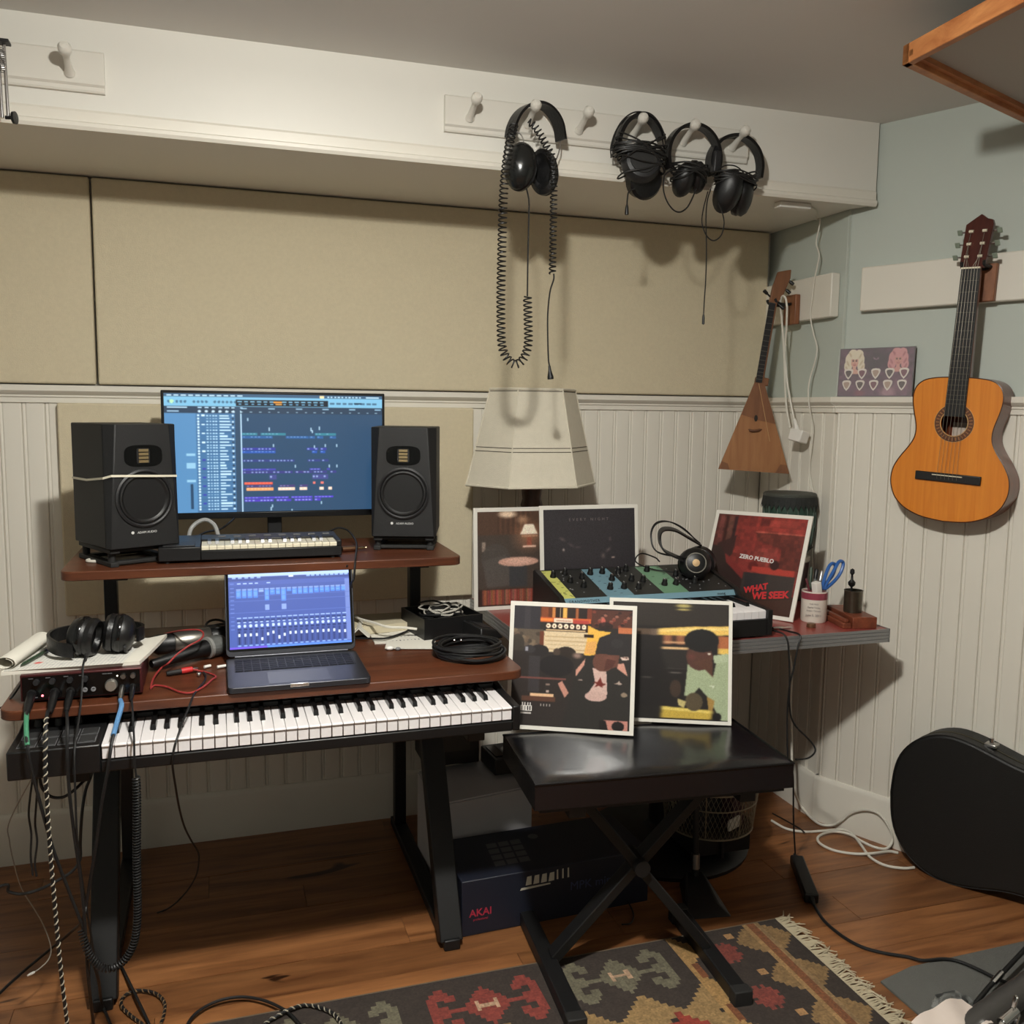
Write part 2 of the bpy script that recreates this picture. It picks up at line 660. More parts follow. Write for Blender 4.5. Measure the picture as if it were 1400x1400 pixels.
M_white = mat('white_paint', (222, 219, 210), 0.45, var=0.03, vscale=3, bump=0.05, bscale=30)
M_trim = mat('trim_paint', (222, 217, 205), 0.4, var=0.03, vscale=4)
M_board = mat('beadboard_paint', (224, 219, 207), 0.42, var=0.05, vscale=3, stretch=(3, 3, 0.6))
M_ceil = mat('ceiling_paint', (222, 220, 216), 0.8, var=0.03, vscale=4)
M_blue = mat('blue_grey_paint', (184, 191, 183), 0.6, var=0.04, vscale=2, bump=0.04, bscale=50)
M_blue2 = mat('grey_paint', (150, 156, 152), 0.7, var=0.04, vscale=2)
M_fab = mat('beige_panel_fabric', (206, 194, 166), 0.9, var=0.07, vscale=90, bump=0.35, bscale=420)
M_dark = mat('dark_gap', (38, 34, 30), 0.9)
M_floor = wood('floor_planks', (96, 57, 31), (152, 102, 62), (0.9, 9, 9), 2.6, 0.36, rnd=0.2, knots=True)
M_gap = mat('floor_gap', (30, 18, 10), 0.9)

# floor: sub-floor with separate planks
fl = obj('floor', MB().box(XL, EX, YF, 0, -0.06, -0.012), M_gap, kind='structure', smooth=False)
rng = random.Random(11)
PW = 0.1245
row = 0
y = 0.0
while y > YF + 0.01:
    y0 = max(YF, y - PW)
    x = XL - rng.uniform(0, 1.2)
    while x < EX:
        L = rng.uniform(0.75, 1.7)
        a, b = max(XL, x), min(EX, x + L)
        # stop at the right wall
        lim = 0.0 if y0 > -KINK else math.tan(ANG) * (-KINK - y0) + 0.0
        b = min(b, lim + 0.02)
        if b - a > 0.05:
            dz = rng.uniform(-0.0006, 0.0006)
            obj('plank', MB().box(a + 0.0006, b - 0.0006, y0 + 0.0005, y - 0.0005, -0.012, dz), M_floor, fl, smooth=False)
        x += L
    y -= PW
    row += 1

# shells
obj('wall_back', MB().box(XL, 0.12, 0.012, 0.13, 0, ZC), M_white, kind='structure', smooth=False)
obj('wall_left', MB().box(XL - 0.1, XL, YF, 0.12, 0, ZC), M_blue2, kind='structure', smooth=False)
obj('wall_front', MB().box(XL, EX + 0.1, YF - 0.1, YF, 0, ZC), M_blue2, kind='structure', smooth=False)
obj('ceiling', MB().box(XL - 0.1, EX + 0.2, YF - 0.1, 0.13, ZC, ZC + 0.08), M_ceil, kind='structure', smooth=False)
wc = obj('wall_corner', MB().box(0.012, 0.12, -KINK - 0.006, 0.012, 0, ZC), M_blue, kind='structure', smooth=False)
wr_mb = MB()
wr_mb.prism([(0, 0), (TR, 0), (TR, ZC), (0, ZC)], wp(0, -0.012, 0), WU, (0, 0, 1), -WN * 0.1)
wr = obj('wall_right', wr_mb, M_blue, kind='structure', smooth=False)

# beadboard: separate tongue-and-groove boards with a bead along one edge
BP = 0.0597
def board_profile(w, d):
    g = 0.0026
    return [(0, -0.012), (0, 0), (0.0012, d * 0.35), (0.004, d * 0.75), (0.0075, d * 0.55), (0.0095, d * 0.3), (0.0125, d * 0.9), (0.016, d), (w - 0.004, d), (w - g + 0.002, d * 0.6), (w - 0.0004, 0.0006), (w - 0.0004, -0.012)]
wb = bpy.data.objects['wall_back']
def boards(parent, n, base, u, nrm, z0, z1, skip=None):
    pr = board_profile(BP, 0.0042)
    first = None
    for i in range(n):
        o = Vector(base) + Vector(u) * (BP * i)
        if first is None:
            mb = MB().prism(pr, (o.x, o.y, z0), u, nrm, (0, 0, z1 - z0))
            first = obj('board', mb, M_board, parent, sharp=25)
            c0 = wl(first).copy()
        else:
            clone(first, parent, c0 + Vector(u) * (BP * i))
boards(wb, 56, (-BP * 56, 0, 0), (1, 0, 0), (0, -1, 0), ZB, 1.392)
boards(wc, 7, (0, -0.006 - BP * 0.0, 0), (0, -1, 0), (-1, 0, 0), ZB, 1.392)
boards(wr, 30, wp(0.004, 0, 0), WU, WN, ZB, 1.392)

# baseboards with a small cap bead
def base_profile(h):
    return [(-0.011, 0), (0.016, 0), (0.016, h - 0.016), (0.013, h - 0.006), (0.008, h), (-0.011, h)]
obj('baseboard_back', MB().prism(base_profile(ZB), (XL, 0, 0), (0, -1, 0), (0, 0, 1), (0 - XL, 0, 0)), M_trim, kind='structure')
obj('baseboard_corner', MB().prism(base_profile(ZB), (0, 0, 0), (-1, 0, 0), (0, 0, 1), (0, -KINK - 0.004, 0)), M_trim, kind='structure')
obj('baseboard_right', MB().prism(base_profile(ZB), wp(-0.004, 0, 0), WN, (0, 0, 1), WU * TR), M_trim, kind='structure')

# plate rail: ledge, cove and lower strip
rail = [(-0.011, 1.378), (0.010, 1.378), (0.010, 1.392), (0.014, 1.395), (0.014, 1.400), (0.022, 1.404), (0.030, 1.412), (0.030, 1.428), (-0.011, 1.428)]
obj('trim_1', MB().prism(rail, (XL, 0, 0), (0, -1, 0), (0, 0, 1), (0 - XL, 0, 0)), M_trim, kind='structure', sharp=20)
obj('trim_2', MB().prism(rail, (0, 0, 0), (-1, 0, 0), (0, 0, 1), (0, -KINK - 0.008, 0)), M_trim, kind='structure', sharp=20)
obj('trim_3', MB().prism(rail, wp(-0.008, 0, 0), WN, (0, 0, 1), WU * TR), M_trim, kind='structure', sharp=20)

# soffit along the back wall with a moulding on its lower edge
ex = SA * (SOF - KINK) / CA
sof = MB()
pl = [(XL, -SOF), (ex, -SOF), (0.004, -KINK), (0.004, 0.02), (XL, 0.02)]
sof.prism(pl, (0, 0, ZS), (1, 0, 0), (0, 1, 0), (0, 0, ZC - ZS))
obj('ceiling_soffit', sof, M_white, kind='structure', smooth=False)
mould = [(0, ZS - 0.006), (0.010, ZS - 0.006), (0.014, ZS + 0.002), (0.014, ZS + 0.010), (0.008, ZS + 0.014), (0.008, ZS + 0.036), (0.004, ZS + 0.042), (0, ZS + 0.042)]
obj('trim_4', MB().prism(mould, (XL, -SOF, 0), (0, -1, 0), (0, 0, 1), (ex - XL - 0.004, 0, 0)), M_trim, kind='structure', sharp=20)

# fabric-covered acoustic panels on the back wall
def panel(label, x0, x1, z0, z1, y0=-0.004, y1=-0.03):
    obj('acoustic_panel', MB().box(x0, x1, y1, y0, z0, z1), M_fab, None, label, 'acoustic panel', bevel=0.006, seg=3)
panel('tall beige fabric acoustic panel at the far left under the soffit', XL + 0.02, -2.246, ZR + 0.004, ZS - 0.004)
panel('wide beige fabric acoustic panel spanning the wall behind the headphone cords', -2.240, -0.018, ZR + 0.004, ZS - 0.004)
panel('beige fabric acoustic panel standing below the rail behind the computer monitor', -2.352, -1.112, 0.753, 1.378, -0.012, -0.034)

# flat white boards fixed on the blue-grey walls
t_ = thing('wall_board', 'short white board on the narrow corner wall behind the triangular instrument', 'board', (-0.01, -0.21, 1.68))
bm_ = MB().box(-0.022, 0.011, -0.397, -0.008, 1.686, 1.826)
obj('board', bm_, M_trim, t_, bevel=0.004)
hk = MB().box(-0.042, -0.022, -0.235, -0.165, 1.675, 1.775)
M_hanger = wood('hanger_wood', (96, 56, 34), (150, 98, 66), (6, 6, 1.2), 5, 0.5)
hb = thing('instrument_hanger', 'small brown wooden instrument hanger block on the short white board', 'hanger', (-0.03, -0.2, 1.675))
obj('block', hk, M_hanger, hb, bevel=0.003)
yk = MB()
for sx in (-0.017, 0.017):
    yk.tube(spline([(-0.04, -0.2 + sx * 0.5, 1.745), (-0.07, -0.2 + sx, 1.74), (-0.105, -0.2 + sx * 1.3, 1.745), (-0.115, -0.2 + sx * 1.3, 1.757)], 4), 0.005, 7)
obj('yoke', yk, mat('black_rubber', (24, 23, 22), 0.7), hb)
wb2 = MB().prism([(0.068, 1.695), (1.9, 1.695), (1.9, 1.830), (0.068, 1.830)], wp(0, -0.011, 0), WU, (0, 0, 1), WN * 0.031)
obj('wall_board', wb2, M_trim, None, 'long white board on the right wall behind the guitar neck', 'board', bevel=0.004)

# ------------------------------------------------------------------ desk with raised shelf
M_desk = wood('desk_laminate', (66, 33, 18), (96, 52, 30), (1.2, 14, 14), 3.0, 0.38)
M_black = mat('black_powder_coat', (15, 15, 16), 0.5, var=0.1, vscale=20)
M_plast = mat('black_plastic', (14, 14, 15), 0.42, var=0.08, vscale=30, bump=0.08, bscale=500)
M_plast2 = mat('charcoal_plastic', (29, 29, 31), 0.5, var=0.08, vscale=30)
M_gloss = mat('gloss_black', (10, 10, 11), 0.12)
M_rub = mat('black_rubber', (24, 23, 22), 0.7)
M_leather = mat('black_leatherette', (13, 13, 14), 0.36, var=0.1, vscale=15, bump=0.25, bscale=160)
M_chrome = mat('chrome', (205, 205, 205), 0.15, 1.0)
M_alu = mat('brushed_aluminium', (170, 168, 165), 0.32, 1.0)
M_whitep = mat('white_plastic', (228, 225, 218), 0.35)
M_greyp = mat('grey_plastic', (120, 120, 122), 0.45)
def rrect(x0, x1, y0, y1, r, n=5):
    P = []
    for cx, cy, a0 in ((x1 - r, y0 + r, -90), (x1 - r, y1 - r, 0), (x0 + r, y1 - r, 90), (x0 + r, y0 + r, 180)):
        for i in range(n + 1):
            a = math.radians(a0 + 90 * i / n)
            P.append((cx + r * math.cos(a), cy + r * math.sin(a)))
    return P
desk = thing('desk', 'wood-topped black steel studio desk with a raised shelf carrying two speakers', 'desk', (-1.78, -0.58, 0))
def slab(name, x0, x1, y0, y1, z0, z1, r):
    return obj(name, MB().prism(rrect(x0, x1, y0, y1, r), (0, 0, z0), (1, 0, 0), (0, 1, 0), (0, 0, z1 - z0)), M_desk, desk, bevel=0.002)
slab('desktop', -2.352, -1.232, -0.936, -0.262, 0.737, 0.758, 0.035)
slab('raised_shelf', -2.272, -1.312, -0.652, -0.245, 0.968, 0.990, 0.03)
for x in (-2.195, -1.375):
    fr = MB()
    fr.beam((x, -0.79, 0.012), (x, -0.43, 0.737), 0.042, 0.06, (1, 0, 0))
    obj('leg', fr, M_black, desk, bevel=0.003)
    fr = MB()
    fr.box(x - 0.021, x + 0.021, -0.815, -0.06, 0.0, 0.028)
    obj('foot_bar', fr, M_black, desk, bevel=0.003)
    fr = MB()
    fr.box(x - 0.018, x + 0.018, -0.13, -0.09, 0.028, 0.5)
    fr.beam((x, -0.11, 0.48), (x, -0.30, 0.737), 0.036, 0.04, (1, 0, 0))
    obj('rear_leg', fr, M_black, desk, bevel=0.003)
    fr = MB()
    fr.box(x - 0.02, x + 0.02, -0.86, -0.30, 0.722, 0.737)
    obj('top_rail', fr, M_black, desk, bevel=0.002)
    fr = MB()
    fr.box(x - 0.016, x + 0.016, -0.355, -0.315, 0.758, 0.968)
    fr.box(x - 0.03, x + 0.03, -0.56, -0.30, 0.960, 0.968)
    obj('shelf_post', fr, M_black, desk, bevel=0.002)
    fr = MB()
    fr.box(x - 0.02, x + 0.02, -1.02, -0.46, 0.628, 0.651)
    obj('keyboard_arm', fr, M_black, desk, bevel=0.002)
fr = MB().box(-2.175, -1.395, -0.125, -0.095, 0.42, 0.46)
obj('crossbar', fr, M_black, desk, bevel=0.002)
for x in (-2.16, -1.42):
    obj('shelf_clip', MB().box(x, x + 0.03, -0.60, -0.575, 0.956, 0.968), M_rub, desk)

# ------------------------------------------------------------------ 61-key controller on the arms below the desktop
kb = thing('keyboard_controller', 'long black 61-key piano controller keyboard mounted under the desk front', 'keyboard', (-1.8, -0.9, 0.652))
KX0, KX1, KF = -2.318, -1.278, -1.042
b = MB()
b.prism([(-1.042, 0.652), (-0.76, 0.652), (-0.76, 0.724), (-0.885, 0.716), (-0.925, 0.7105), (-1.042, 0.7095)], (KX0, 0, 0), (0, 1, 0), (0, 0, 1), (0.166, 0, 0))
b.prism([(-1.042, 0.652), (-0.76, 0.652), (-0.76, 0.724), (-0.885, 0.716), (-0.925, 0.7105), (-1.042, 0.7095)], (KX1 - 0.018, 0, 0), (0, 1, 0), (0, 0, 1), (0.018, 0, 0))
b.box(KX0 + 0.166, KX1 - 0.018, -1.042, -0.76, 0.652, 0.676)
b.prism([(-0.89, 0.676), (-0.76, 0.676), (-0.76, 0.726), (-0.888, 0.720)], (KX0 + 0.166, 0, 0), (0, 1, 0), (0, 0, 1), (KX1 - KX0 - 0.184, 0, 0))
obj('body', b, M_plast, kb, bevel=0.003)
PITCH = 0.02367
kx = KX0 + 0.1685
wk = MB()
w_ = PITCH - 0.0011
wk.prism([(-1.0405, 0.6785), (-0.89, 0.6785), (-0.89, 0.708), (-1.0415, 0.709), (-1.0440, 0.7065), (-1.0440, 0.7040), (-1.0405, 0.7035)], (kx, 0, 0), (0, 1, 0), (0, 0, 1), (w_, 0, 0))
M_key = mat('white_key', (226, 222, 222), 0.3)
M_bkey = mat('black_key', (14, 14, 15), 0.3)
k0 = obj('white_key', wk, M_key, kb, bevel=0.0009, seg=1)
kc = wl(k0).copy()
for i in range(1, 36):
    clone(k0, kb, kc + Vector((PITCH * i, 0, 0)))
bk0 = None
for i in range(35):
    if i % 7 in (2, 6):
        continue
    xx = kx + PITCH * (i + 1) + {0: -0.0022, 1: 0.0022, 3: -0.003, 4: 0, 5: 0.003}[i % 7]
    if bk0 is None:
        bb = MB().hexa([(xx - 0.0062, -0.985, 0.7), (xx + 0.0062, -0.985, 0.7), (xx + 0.0062, -0.892, 0.7), (xx - 0.0062, -0.892, 0.7), (xx - 0.0047, -0.978, 0.720), (xx + 0.0047, -0.978, 0.720), (xx + 0.0047, -0.892, 0.721), (xx - 0.0047, -0.892, 0.721)])
        bk0 = obj('black_key', bb, M_bkey, kb, bevel=0.001, seg=1)
        bkc = wl(bk0).copy()
        bx0 = xx
    else:
        clone(bk0, kb, bkc + Vector((xx - bx0, 0, 0)))
M_pad = mat('rubber_pad', (34, 34, 35), 0.65)
M_line = mat('grey_print', (96, 96, 98), 0.6)
for r in range(2):
    for c in range(4):
        px = KX0 + 0.016 + c * 0.036
        py = -1.022 + r * 0.046
        if r == 1 and c == 0:
            pass
        pf = obj('pad', MB().box(px, px + 0.030, py, py + 0.036, 0.7095, 0.7125), M_pad, kb, bevel=0.001, seg=1)
        e = MB().ring([(px - 0.0015, py - 0.0015), (px + 0.0315, py - 0.0015), (px + 0.0315, py + 0.0375), (px - 0.0015, py + 0.0375)], [(px, py), (px + 0.030, py), (px + 0.030, py + 0.036), (px, py + 0.036)], (0, 0, 0.7096), (1, 0, 0), (0, 1, 0), (0, 0, 0.0008))
        obj('pad_outline', e, M_line, pf, smooth=False)
for c in range(3):
    kn = MB().lathe([(0.0085, 0), (0.0085, 0.004), (0.0065, 0.014), (0.006, 0.016)], (KX0 + 0.035 + c * 0.038, -0.905, 0.711), n=14)
    obj('knob', kn, M_plast2, kb)

# ------------------------------------------------------------------ things on the raised shelf
def uvM(loc, rotz=0.0, rotx=0.0, roty=0.0):
    return Matrix.Translation(Vector(loc)) @ Matrix.Rotation(rotz, 4, 'Z') @ Matrix.Rotation(roty, 4, 'Y') @ Matrix.Rotation(rotx, 4, 'X')
M_spk = mat('speaker_vinyl', (16, 16, 17), 0.6, var=0.06, vscale=40, bump=0.1, bscale=400)
M_cone = mat('woofer_cone', (20, 20, 21), 0.42)
M_gold = mat('ribbon_gold', (150, 132, 96), 0.4, 0.6)
M_print = mat('white_print', (215, 215, 212), 0.6)
SZ = 0.990
def speaker(loc, rot, label):
    M = uvM(loc, rot)
    W, Hh, D = 0.176, 0.296, 0.215
    t = thing('speaker', label, 'speaker', loc, 'studio speakers on the raised desk shelf')
    # cabinet: front baffle with chamfered upper edges
    c = MB(M)
    c.box(-W / 2, W / 2, 0.018, D, 0, Hh)
    obj('cabinet', c, M_spk, t, bevel=0.003)
    f = MB(M)
    ch = 0.024
    out = [(-W / 2, 0), (W / 2, 0), (W / 2, Hh), (-W / 2, Hh)]
    # baffle solid with side chamfers fading downwards
    f.hexa([(-W / 2 + 0.004, 0, 0), (W / 2 - 0.004, 0, 0), (W / 2, 0.018, 0), (-W / 2, 0.018, 0), (-W / 2 + ch, 0, Hh), (W / 2 - ch, 0, Hh), (W / 2, 0.018, Hh), (-W / 2, 0.018, Hh)])
    obj('baffle', f, M_spk, t, bevel=0.002)
    zt, zw = Hh * 0.745, Hh * 0.40
    tw = MB(M)
    n = 28
    oo = [(0.046 * math.copysign(abs(math.cos(a)) ** 0.6, math.cos(a)), 0.026 * math.copysign(abs(math.sin(a)) ** 0.6, math.sin(a))) for a in [2 * PI * i / n for i in range(n)]]
    ii = [(0.016 * math.copysign(abs(math.cos(a)) ** 0.25, math.cos(a)), 0.019 * math.copysign(abs(math.sin(a)) ** 0.25, math.sin(a))) for a in [2 * PI * i / n for i in range(n)]]
    tw.ring(oo, ii, (0, -0.0015, zt), (1, 0, 0), (0, 0, 1), (0, 0.0015, 0))
    h = obj('tweeter_horn', tw, M_gloss, t)
    rib = MB(M)
    for k in range(4):
        rib.box(-0.0115, 0.0115, -0.0035, -0.001, zt - 0.0165 + k * 0.0088, zt - 0.0165 + k * 0.0088 + 0.0062)
    obj('ribbon', rib, M_gold, h)
    wf = MB(M)
    wf.lathe([(0.0705, 0.0), (0.0705, 0.004), (0.066, 0.0065), (0.0625, 0.004), (0.0625, 0.0)], (0, 0, zw), (0, -1, 0), 40)
    wo = obj('woofer_ring', wf, M_plast2, t)
    cn = MB(M)
    cn.lathe([(0.0625, 0.0012), (0.060, 0.0042), (0.056, 0.0048), (0.0525, 0.002), (0.024, -0.014)], (0, 0, zw), (0, -1, 0), 40)
    obj('cone', cn, M_cone, wo)
    dc = MB(M)
    dc.lathe([(0.0245, -0.014), (0.022, -0.008), (0.015, -0.0035), (0.007, -0.001), (0.0, -0.0005)], (0, 0, zw), (0, -1, 0), 28)
    obj('dust_cap', dc, mat('dust_cap', (22, 22, 23), 0.22), wo)
    ux, uz = M.to_3x3() @ Vector((1, 0, 0)), M.to_3x3() @ Vector((0, 0, 1))
    text('lettering', 'ADAM AUDIO', 0.0075, M @ Vector((0.004, -0.0006, 0.034)), ux, uz, M_print, t)
    mk = MB(M).lathe([(0.0036, 0), (0.0036, 0.0007)], (-0.031, -0.0001, 0.037), (0, -1, 0), 14)
    obj('logo_disc', mk, M_print, t)
    return t, M
spL, ML = speaker((-2.087, -0.590, 1.034), math.radians(27), 'black two-way studio speaker at the left of the shelf, with a pale band across it')
spR, MR = speaker((-1.442, -0.515, 1.028), math.radians(-16), 'black two-way studio speaker at the right of the shelf, without any band')
# pale elastic band around the left speaker
eb = MB(ML)
W2, D2 = 0.0892, 0.2155
zb_ = 0.153
eb.band([(-W2, D2, zb_ + 0.006), (-W2, 0.12, zb_ + 0.006), (-W2, 0.018, zb_ + 0.016), (-W2 + 0.012, -0.0012, zb_ + 0.022), (-0.02, -0.009, zb_ + 0.0205), (0.04, -0.009, zb_ + 0.018), (W2 - 0.008, -0.0012, zb_ + 0.016), (W2, 0.018, zb_ + 0.015), (W2, D2, zb_ + 0.010)], 0.0052, 0.0012, (0, 0, 1))
bo = obj('elastic_band', eb, mat('pale_elastic', (216, 210, 190), 0.7), None, 'pale elastic band stretched around the left speaker across its woofer', 'band', smooth=False)
def stand(M0, label, tall):
    t = thing('speaker_stand', label, 'stand', M0 @ Vector((0, 0.12, -tall)), 'small black isolation stands under the speakers')
    b = MB(M0)
    for sx in (-1, 1):
        b.box(sx * 0.070 - 0.012, sx * 0.070 + 0.012, 0.01, 0.21, -0.012, -0.001)
    b.box(-0.07, 0.07, 0.02, 0.04, -0.011, -0.003)
    b.box(-0.07, 0.07, 0.18, 0.20, -0.011, -0.003)
    obj('top_plate', b, M_rub, t, bevel=0.002)
    b = MB(M0)
    for sx in (-1, 1):
        b.box(sx * 0.072 - 0.010, sx * 0.072 + 0.010, 0.008, 0.212, -tall, -tall + 0.012)
    b.box(-0.07, 0.07, 0.02, 0.045, -tall + 0.003, -tall + 0.012)
    b.box(-0.07, 0.07, 0.175, 0.20, -tall + 0.003, -tall + 0.012)
    obj('base_frame', b, M_rub, t, bevel=0.002)
    for sx in (-1, 1):
        for yy in (0.03, 0.19):
            obj('foot', MB(M0).cyl((sx * 0.071, yy, -tall + 0.012), (sx * 0.071, yy, -0.012), 0.009, 12), M_rub, t)
stand(ML, 'black rubber isolation stand under the speaker at the left', 1.034 - SZ)
stand(MR, 'black rubber isolation stand under the speaker at the right', 1.028 - SZ)

# computer monitor
M_bezel = mat('monitor_bezel', (14, 14, 16), 0.3)
mon = thing('computer_monitor', 'wide black computer monitor showing a music sequencer, behind the speakers', 'monitor', (-1.757, -0.26, SZ))
mx0, mx1, mz0, mz1, my = -2.062, -1.444, 1.058, 1.4165, -0.245
obj('housing', MB().box(mx0, mx1, my, my + 0.03, mz0, mz1), M_bezel, mon, bevel=0.003)
obj('chin', MB().box(mx0, mx1, my - 0.002, my, mz0, mz0 + 0.016), M_bezel, mon, bevel=0.001)
obj('stand_neck', MB().box(-1.782, -1.742, my + 0.03, my + 0.05, SZ + 0.01, 1.22), M_plast, mon, bevel=0.002)
obj('stand_base', MB().prism(rrect(-1.85, -1.675, -0.33, -0.15, 0.01), (0, 0, SZ), (1, 0, 0), (0, 1, 0), (0, 0, 0.011)), M_plast, mon, bevel=0.002)
cv = Canvas(330, 190, (44, 74, 104))
rs = random.Random(5)
cv.rect(0, 0, 1, 0.028, (60, 92, 122))
for i in range(11):
    x = 0.012 + i * 0.031
    cv.rect(x, 0.008, x + 0.022, 0.020, (205, 235, 250))
cv.rect(0.70, 0.004, 0.722, 0.024, (255, 226, 170))
for i in range(10):
    x = 0.735 + i * 0.017
    cv.rect(x, 0.008, x + 0.010, 0.020, (205, 235, 250))
cv.rect(0.92, 0.008, 0.985, 0.020, (205, 235, 250))
cv.rect(0, 0.028, 1, 0.105, (128, 190, 222))
for i in range(16):
    x = 0.02 + i * 0.018 + (0.02 if i > 4 else 0) + (0.02 if i > 8 else 0)
    cv.ell(x, 0.068, 0.006, 0.010, (70, 110, 140))
cv.ell(0.033, 0.066, 0.009, 0.016, (190, 240, 190))
cv.rect(0.315, 0.050, 0.74, 0.098, (18, 28, 40))
for i in range(14):
    x = 0.322 + i * 0.029
    cv.rect(x, 0.058, x + 0.02, 0.070, (130, 190, 220))
    cv.rect(x + 0.004, 0.078, x + 0.018, 0.090, (110, 170, 205))
cv.rect(0.485, 0.056, 0.525, 0.074, (230, 150, 60))
cv.rect(0.495, 0.078, 0.525, 0.092, (240, 170, 80))
for i in range(8):
    x = 0.75 + i * 0.029
    cv.rect(x, 0.062, x + 0.02, 0.078, (70, 110, 140))
cv.rect(0.865, 0.064, 0.90, 0.074, (20, 40, 60))
cv.rect(0, 0.105, 1, 0.165, (42, 62, 84))
cv.rect(0.012, 0.112, 0.1, 0.122, (190, 225, 245))
cv.rect(0.012, 0.144, 0.065, 0.154, (170, 205, 230))
for i in range(7):
    x = 0.145 + i * 0.03
    cv.rect(x, 0.112, x + 0.02, 0.123, (190, 225, 245))
    cv.ell(x + 0.008, 0.148, 0.008, 0.010, (200, 225, 240))
for i in range(16):
    x = 0.335 + i * 0.042
    cv.rect(x, 0.145, x + 0.010, 0.155, (190, 222, 240))
    if i % 3 == 0:
        cv.rect(x, 0.118, x + 0.03, 0.126, (150, 190, 215))
cv.rect(0, 0.165, 0.135, 1, (88, 140, 186))
cv.rect(0.135, 0.165, 0.31, 1, (70, 116, 160))
cv.rect(0.31, 0.105, 0.334, 1, (48, 74, 100))
nrow = 33
for r in range(nrow):
    y = 0.175 + r * 0.0247
    cv.ell(0.147, y + 0.008, 0.006, 0.009, (215, 240, 252))
    if r % 3 == 0:
        cv.rect(0.160, y + 0.001, 0.176, y + 0.016, (60, 70, 170) if r > 14 else (220, 245, 255))
    for k in range(4):
        cv.rect(0.182 + 0.0135 * k, y + 0.003, 0.191 + 0.0135 * k, y + 0.013, (190, 225, 245))
    cv.rect(0.240, y + 0.002, 0.240 + rs.uniform(0.02, 0.055), y + 0.013, (205, 236, 250))
    cv.ell(0.300, y + 0.008, 0.005, 0.008, (40, 60, 80) if r % 2 else (205, 232, 248))
    cv.rect(0.135, y + 0.0195, 0.31, y + 0.0215, (58, 98, 140))
for y, h in ((0.50, 0.02), (0.58, 0.045), (0.72, 0.02)):
    cv.rect(0.09, y, 0.13, y + h, (150, 200, 228))
cv.rect(0.106, 0.76, 0.118, 0.97, (40, 70, 100))
cv.rect(0.334, 0.165, 0.339, 1, (190, 222, 244))
def clips(y, h, segs, col, txt=(175, 205, 240)):
    for a, b in segs:
        cv.rect(a, y, b, y + h, col)
        x = a + 0.004
        while x < b - 0.012:
            cv.rect(x, y + h * 0.25, x + 0.009, y + h * 0.6, txt, 0.75)
            x += 0.016
            if rs.random() < 0.3:
                x += 0.02
teal, blu, vio, ind = (58, 132, 150), (48, 98, 160), (74, 70, 176), (58, 62, 160)
clips(0.325, 0.02, [(0.34, 0.41), (0.425, 0.54), (0.675, 0.775)], teal)
clips(0.352, 0.02, [(0.34, 0.48), (0.54, 0.645), (0.65, 0.675), (0.685, 0.715), (0.745, 0.775)], blu)
clips(0.455, 0.018, [(0.34, 0.49), (0.635, 0.69), (0.70, 0.73)], ind)
clips(0.480, 0.018, [(0.34, 0.49), (0.66, 0.685), (0.70, 0.725)], (44, 88, 180))
clips(0.555, 0.018, [(0.34, 0.58), (0.64, 0.70), (0.705, 0.74)], (54, 66, 132))
clips(0.63, 0.018, [(0.34, 0.49), (0.65, 0.70), (0.73, 0.745)], vio)
clips(0.655, 0.018, [(0.34, 0.57), (0.58, 0.66), (0.665, 0.73), (0.745, 0.775)], (62, 62, 132))
clips(0.685, 0.04, [(0.46, 0.495), (0.66, 0.735)], (70, 76, 140))
clips(0.745, 0.022, [(0.345, 0.475)], (236, 92, 74), (255, 150, 130))
clips(0.775, 0.014, [(0.355, 0.475), (0.505, 0.58), (0.60, 0.64)], (80, 62, 120))
clips(0.795, 0.026, [(0.355, 0.48)], (250, 164, 104), (255, 200, 160))
clips(0.795, 0.026, [(0.50, 0.58), (0.60, 0.635), (0.695, 0.715), (0.735, 0.755)], (250, 214, 190), (255, 240, 230))
clips(0.745, 0.022, [(0.665, 0.675), (0.70, 0.715)], (240, 120, 110))
clips(0.872, 0.020, [(0.345, 0.55), (0.56, 0.66), (0.67, 0.76)], (86, 66, 206))
clips(0.897, 0.020, [(0.345, 0.48), (0.49, 0.56), (0.575, 0.66), (0.67, 0.70)], (80, 62, 190))
for x, y in ((0.365, 0.2), (0.46, 0.28), (0.655, 0.28), (0.695, 0.27), (0.66, 0.30), (0.48, 0.42), (0.67, 0.43), (0.72, 0.42), (0.775, 0.42), (0.58, 0.6), (0.74, 0.6), (0.775, 0.6), (0.47, 0.94), (0.70, 0.92), (0.465, 0.965), (0.56, 0.985)):
    cv.rect(x, y, x + 0.006, y + 0.028, (170, 200, 220))
cv.blur(1)
paint('screen', cv, (mx0 + 0.008, my - 0.0006, mz1 - 0.008), (mx1 - mx0 - 0.016, 0, 0), (0, 0, -(mz1 - mz0 - 0.026)), attr_mat('screen_glow', emit=1.2, rough=0.3), mon)

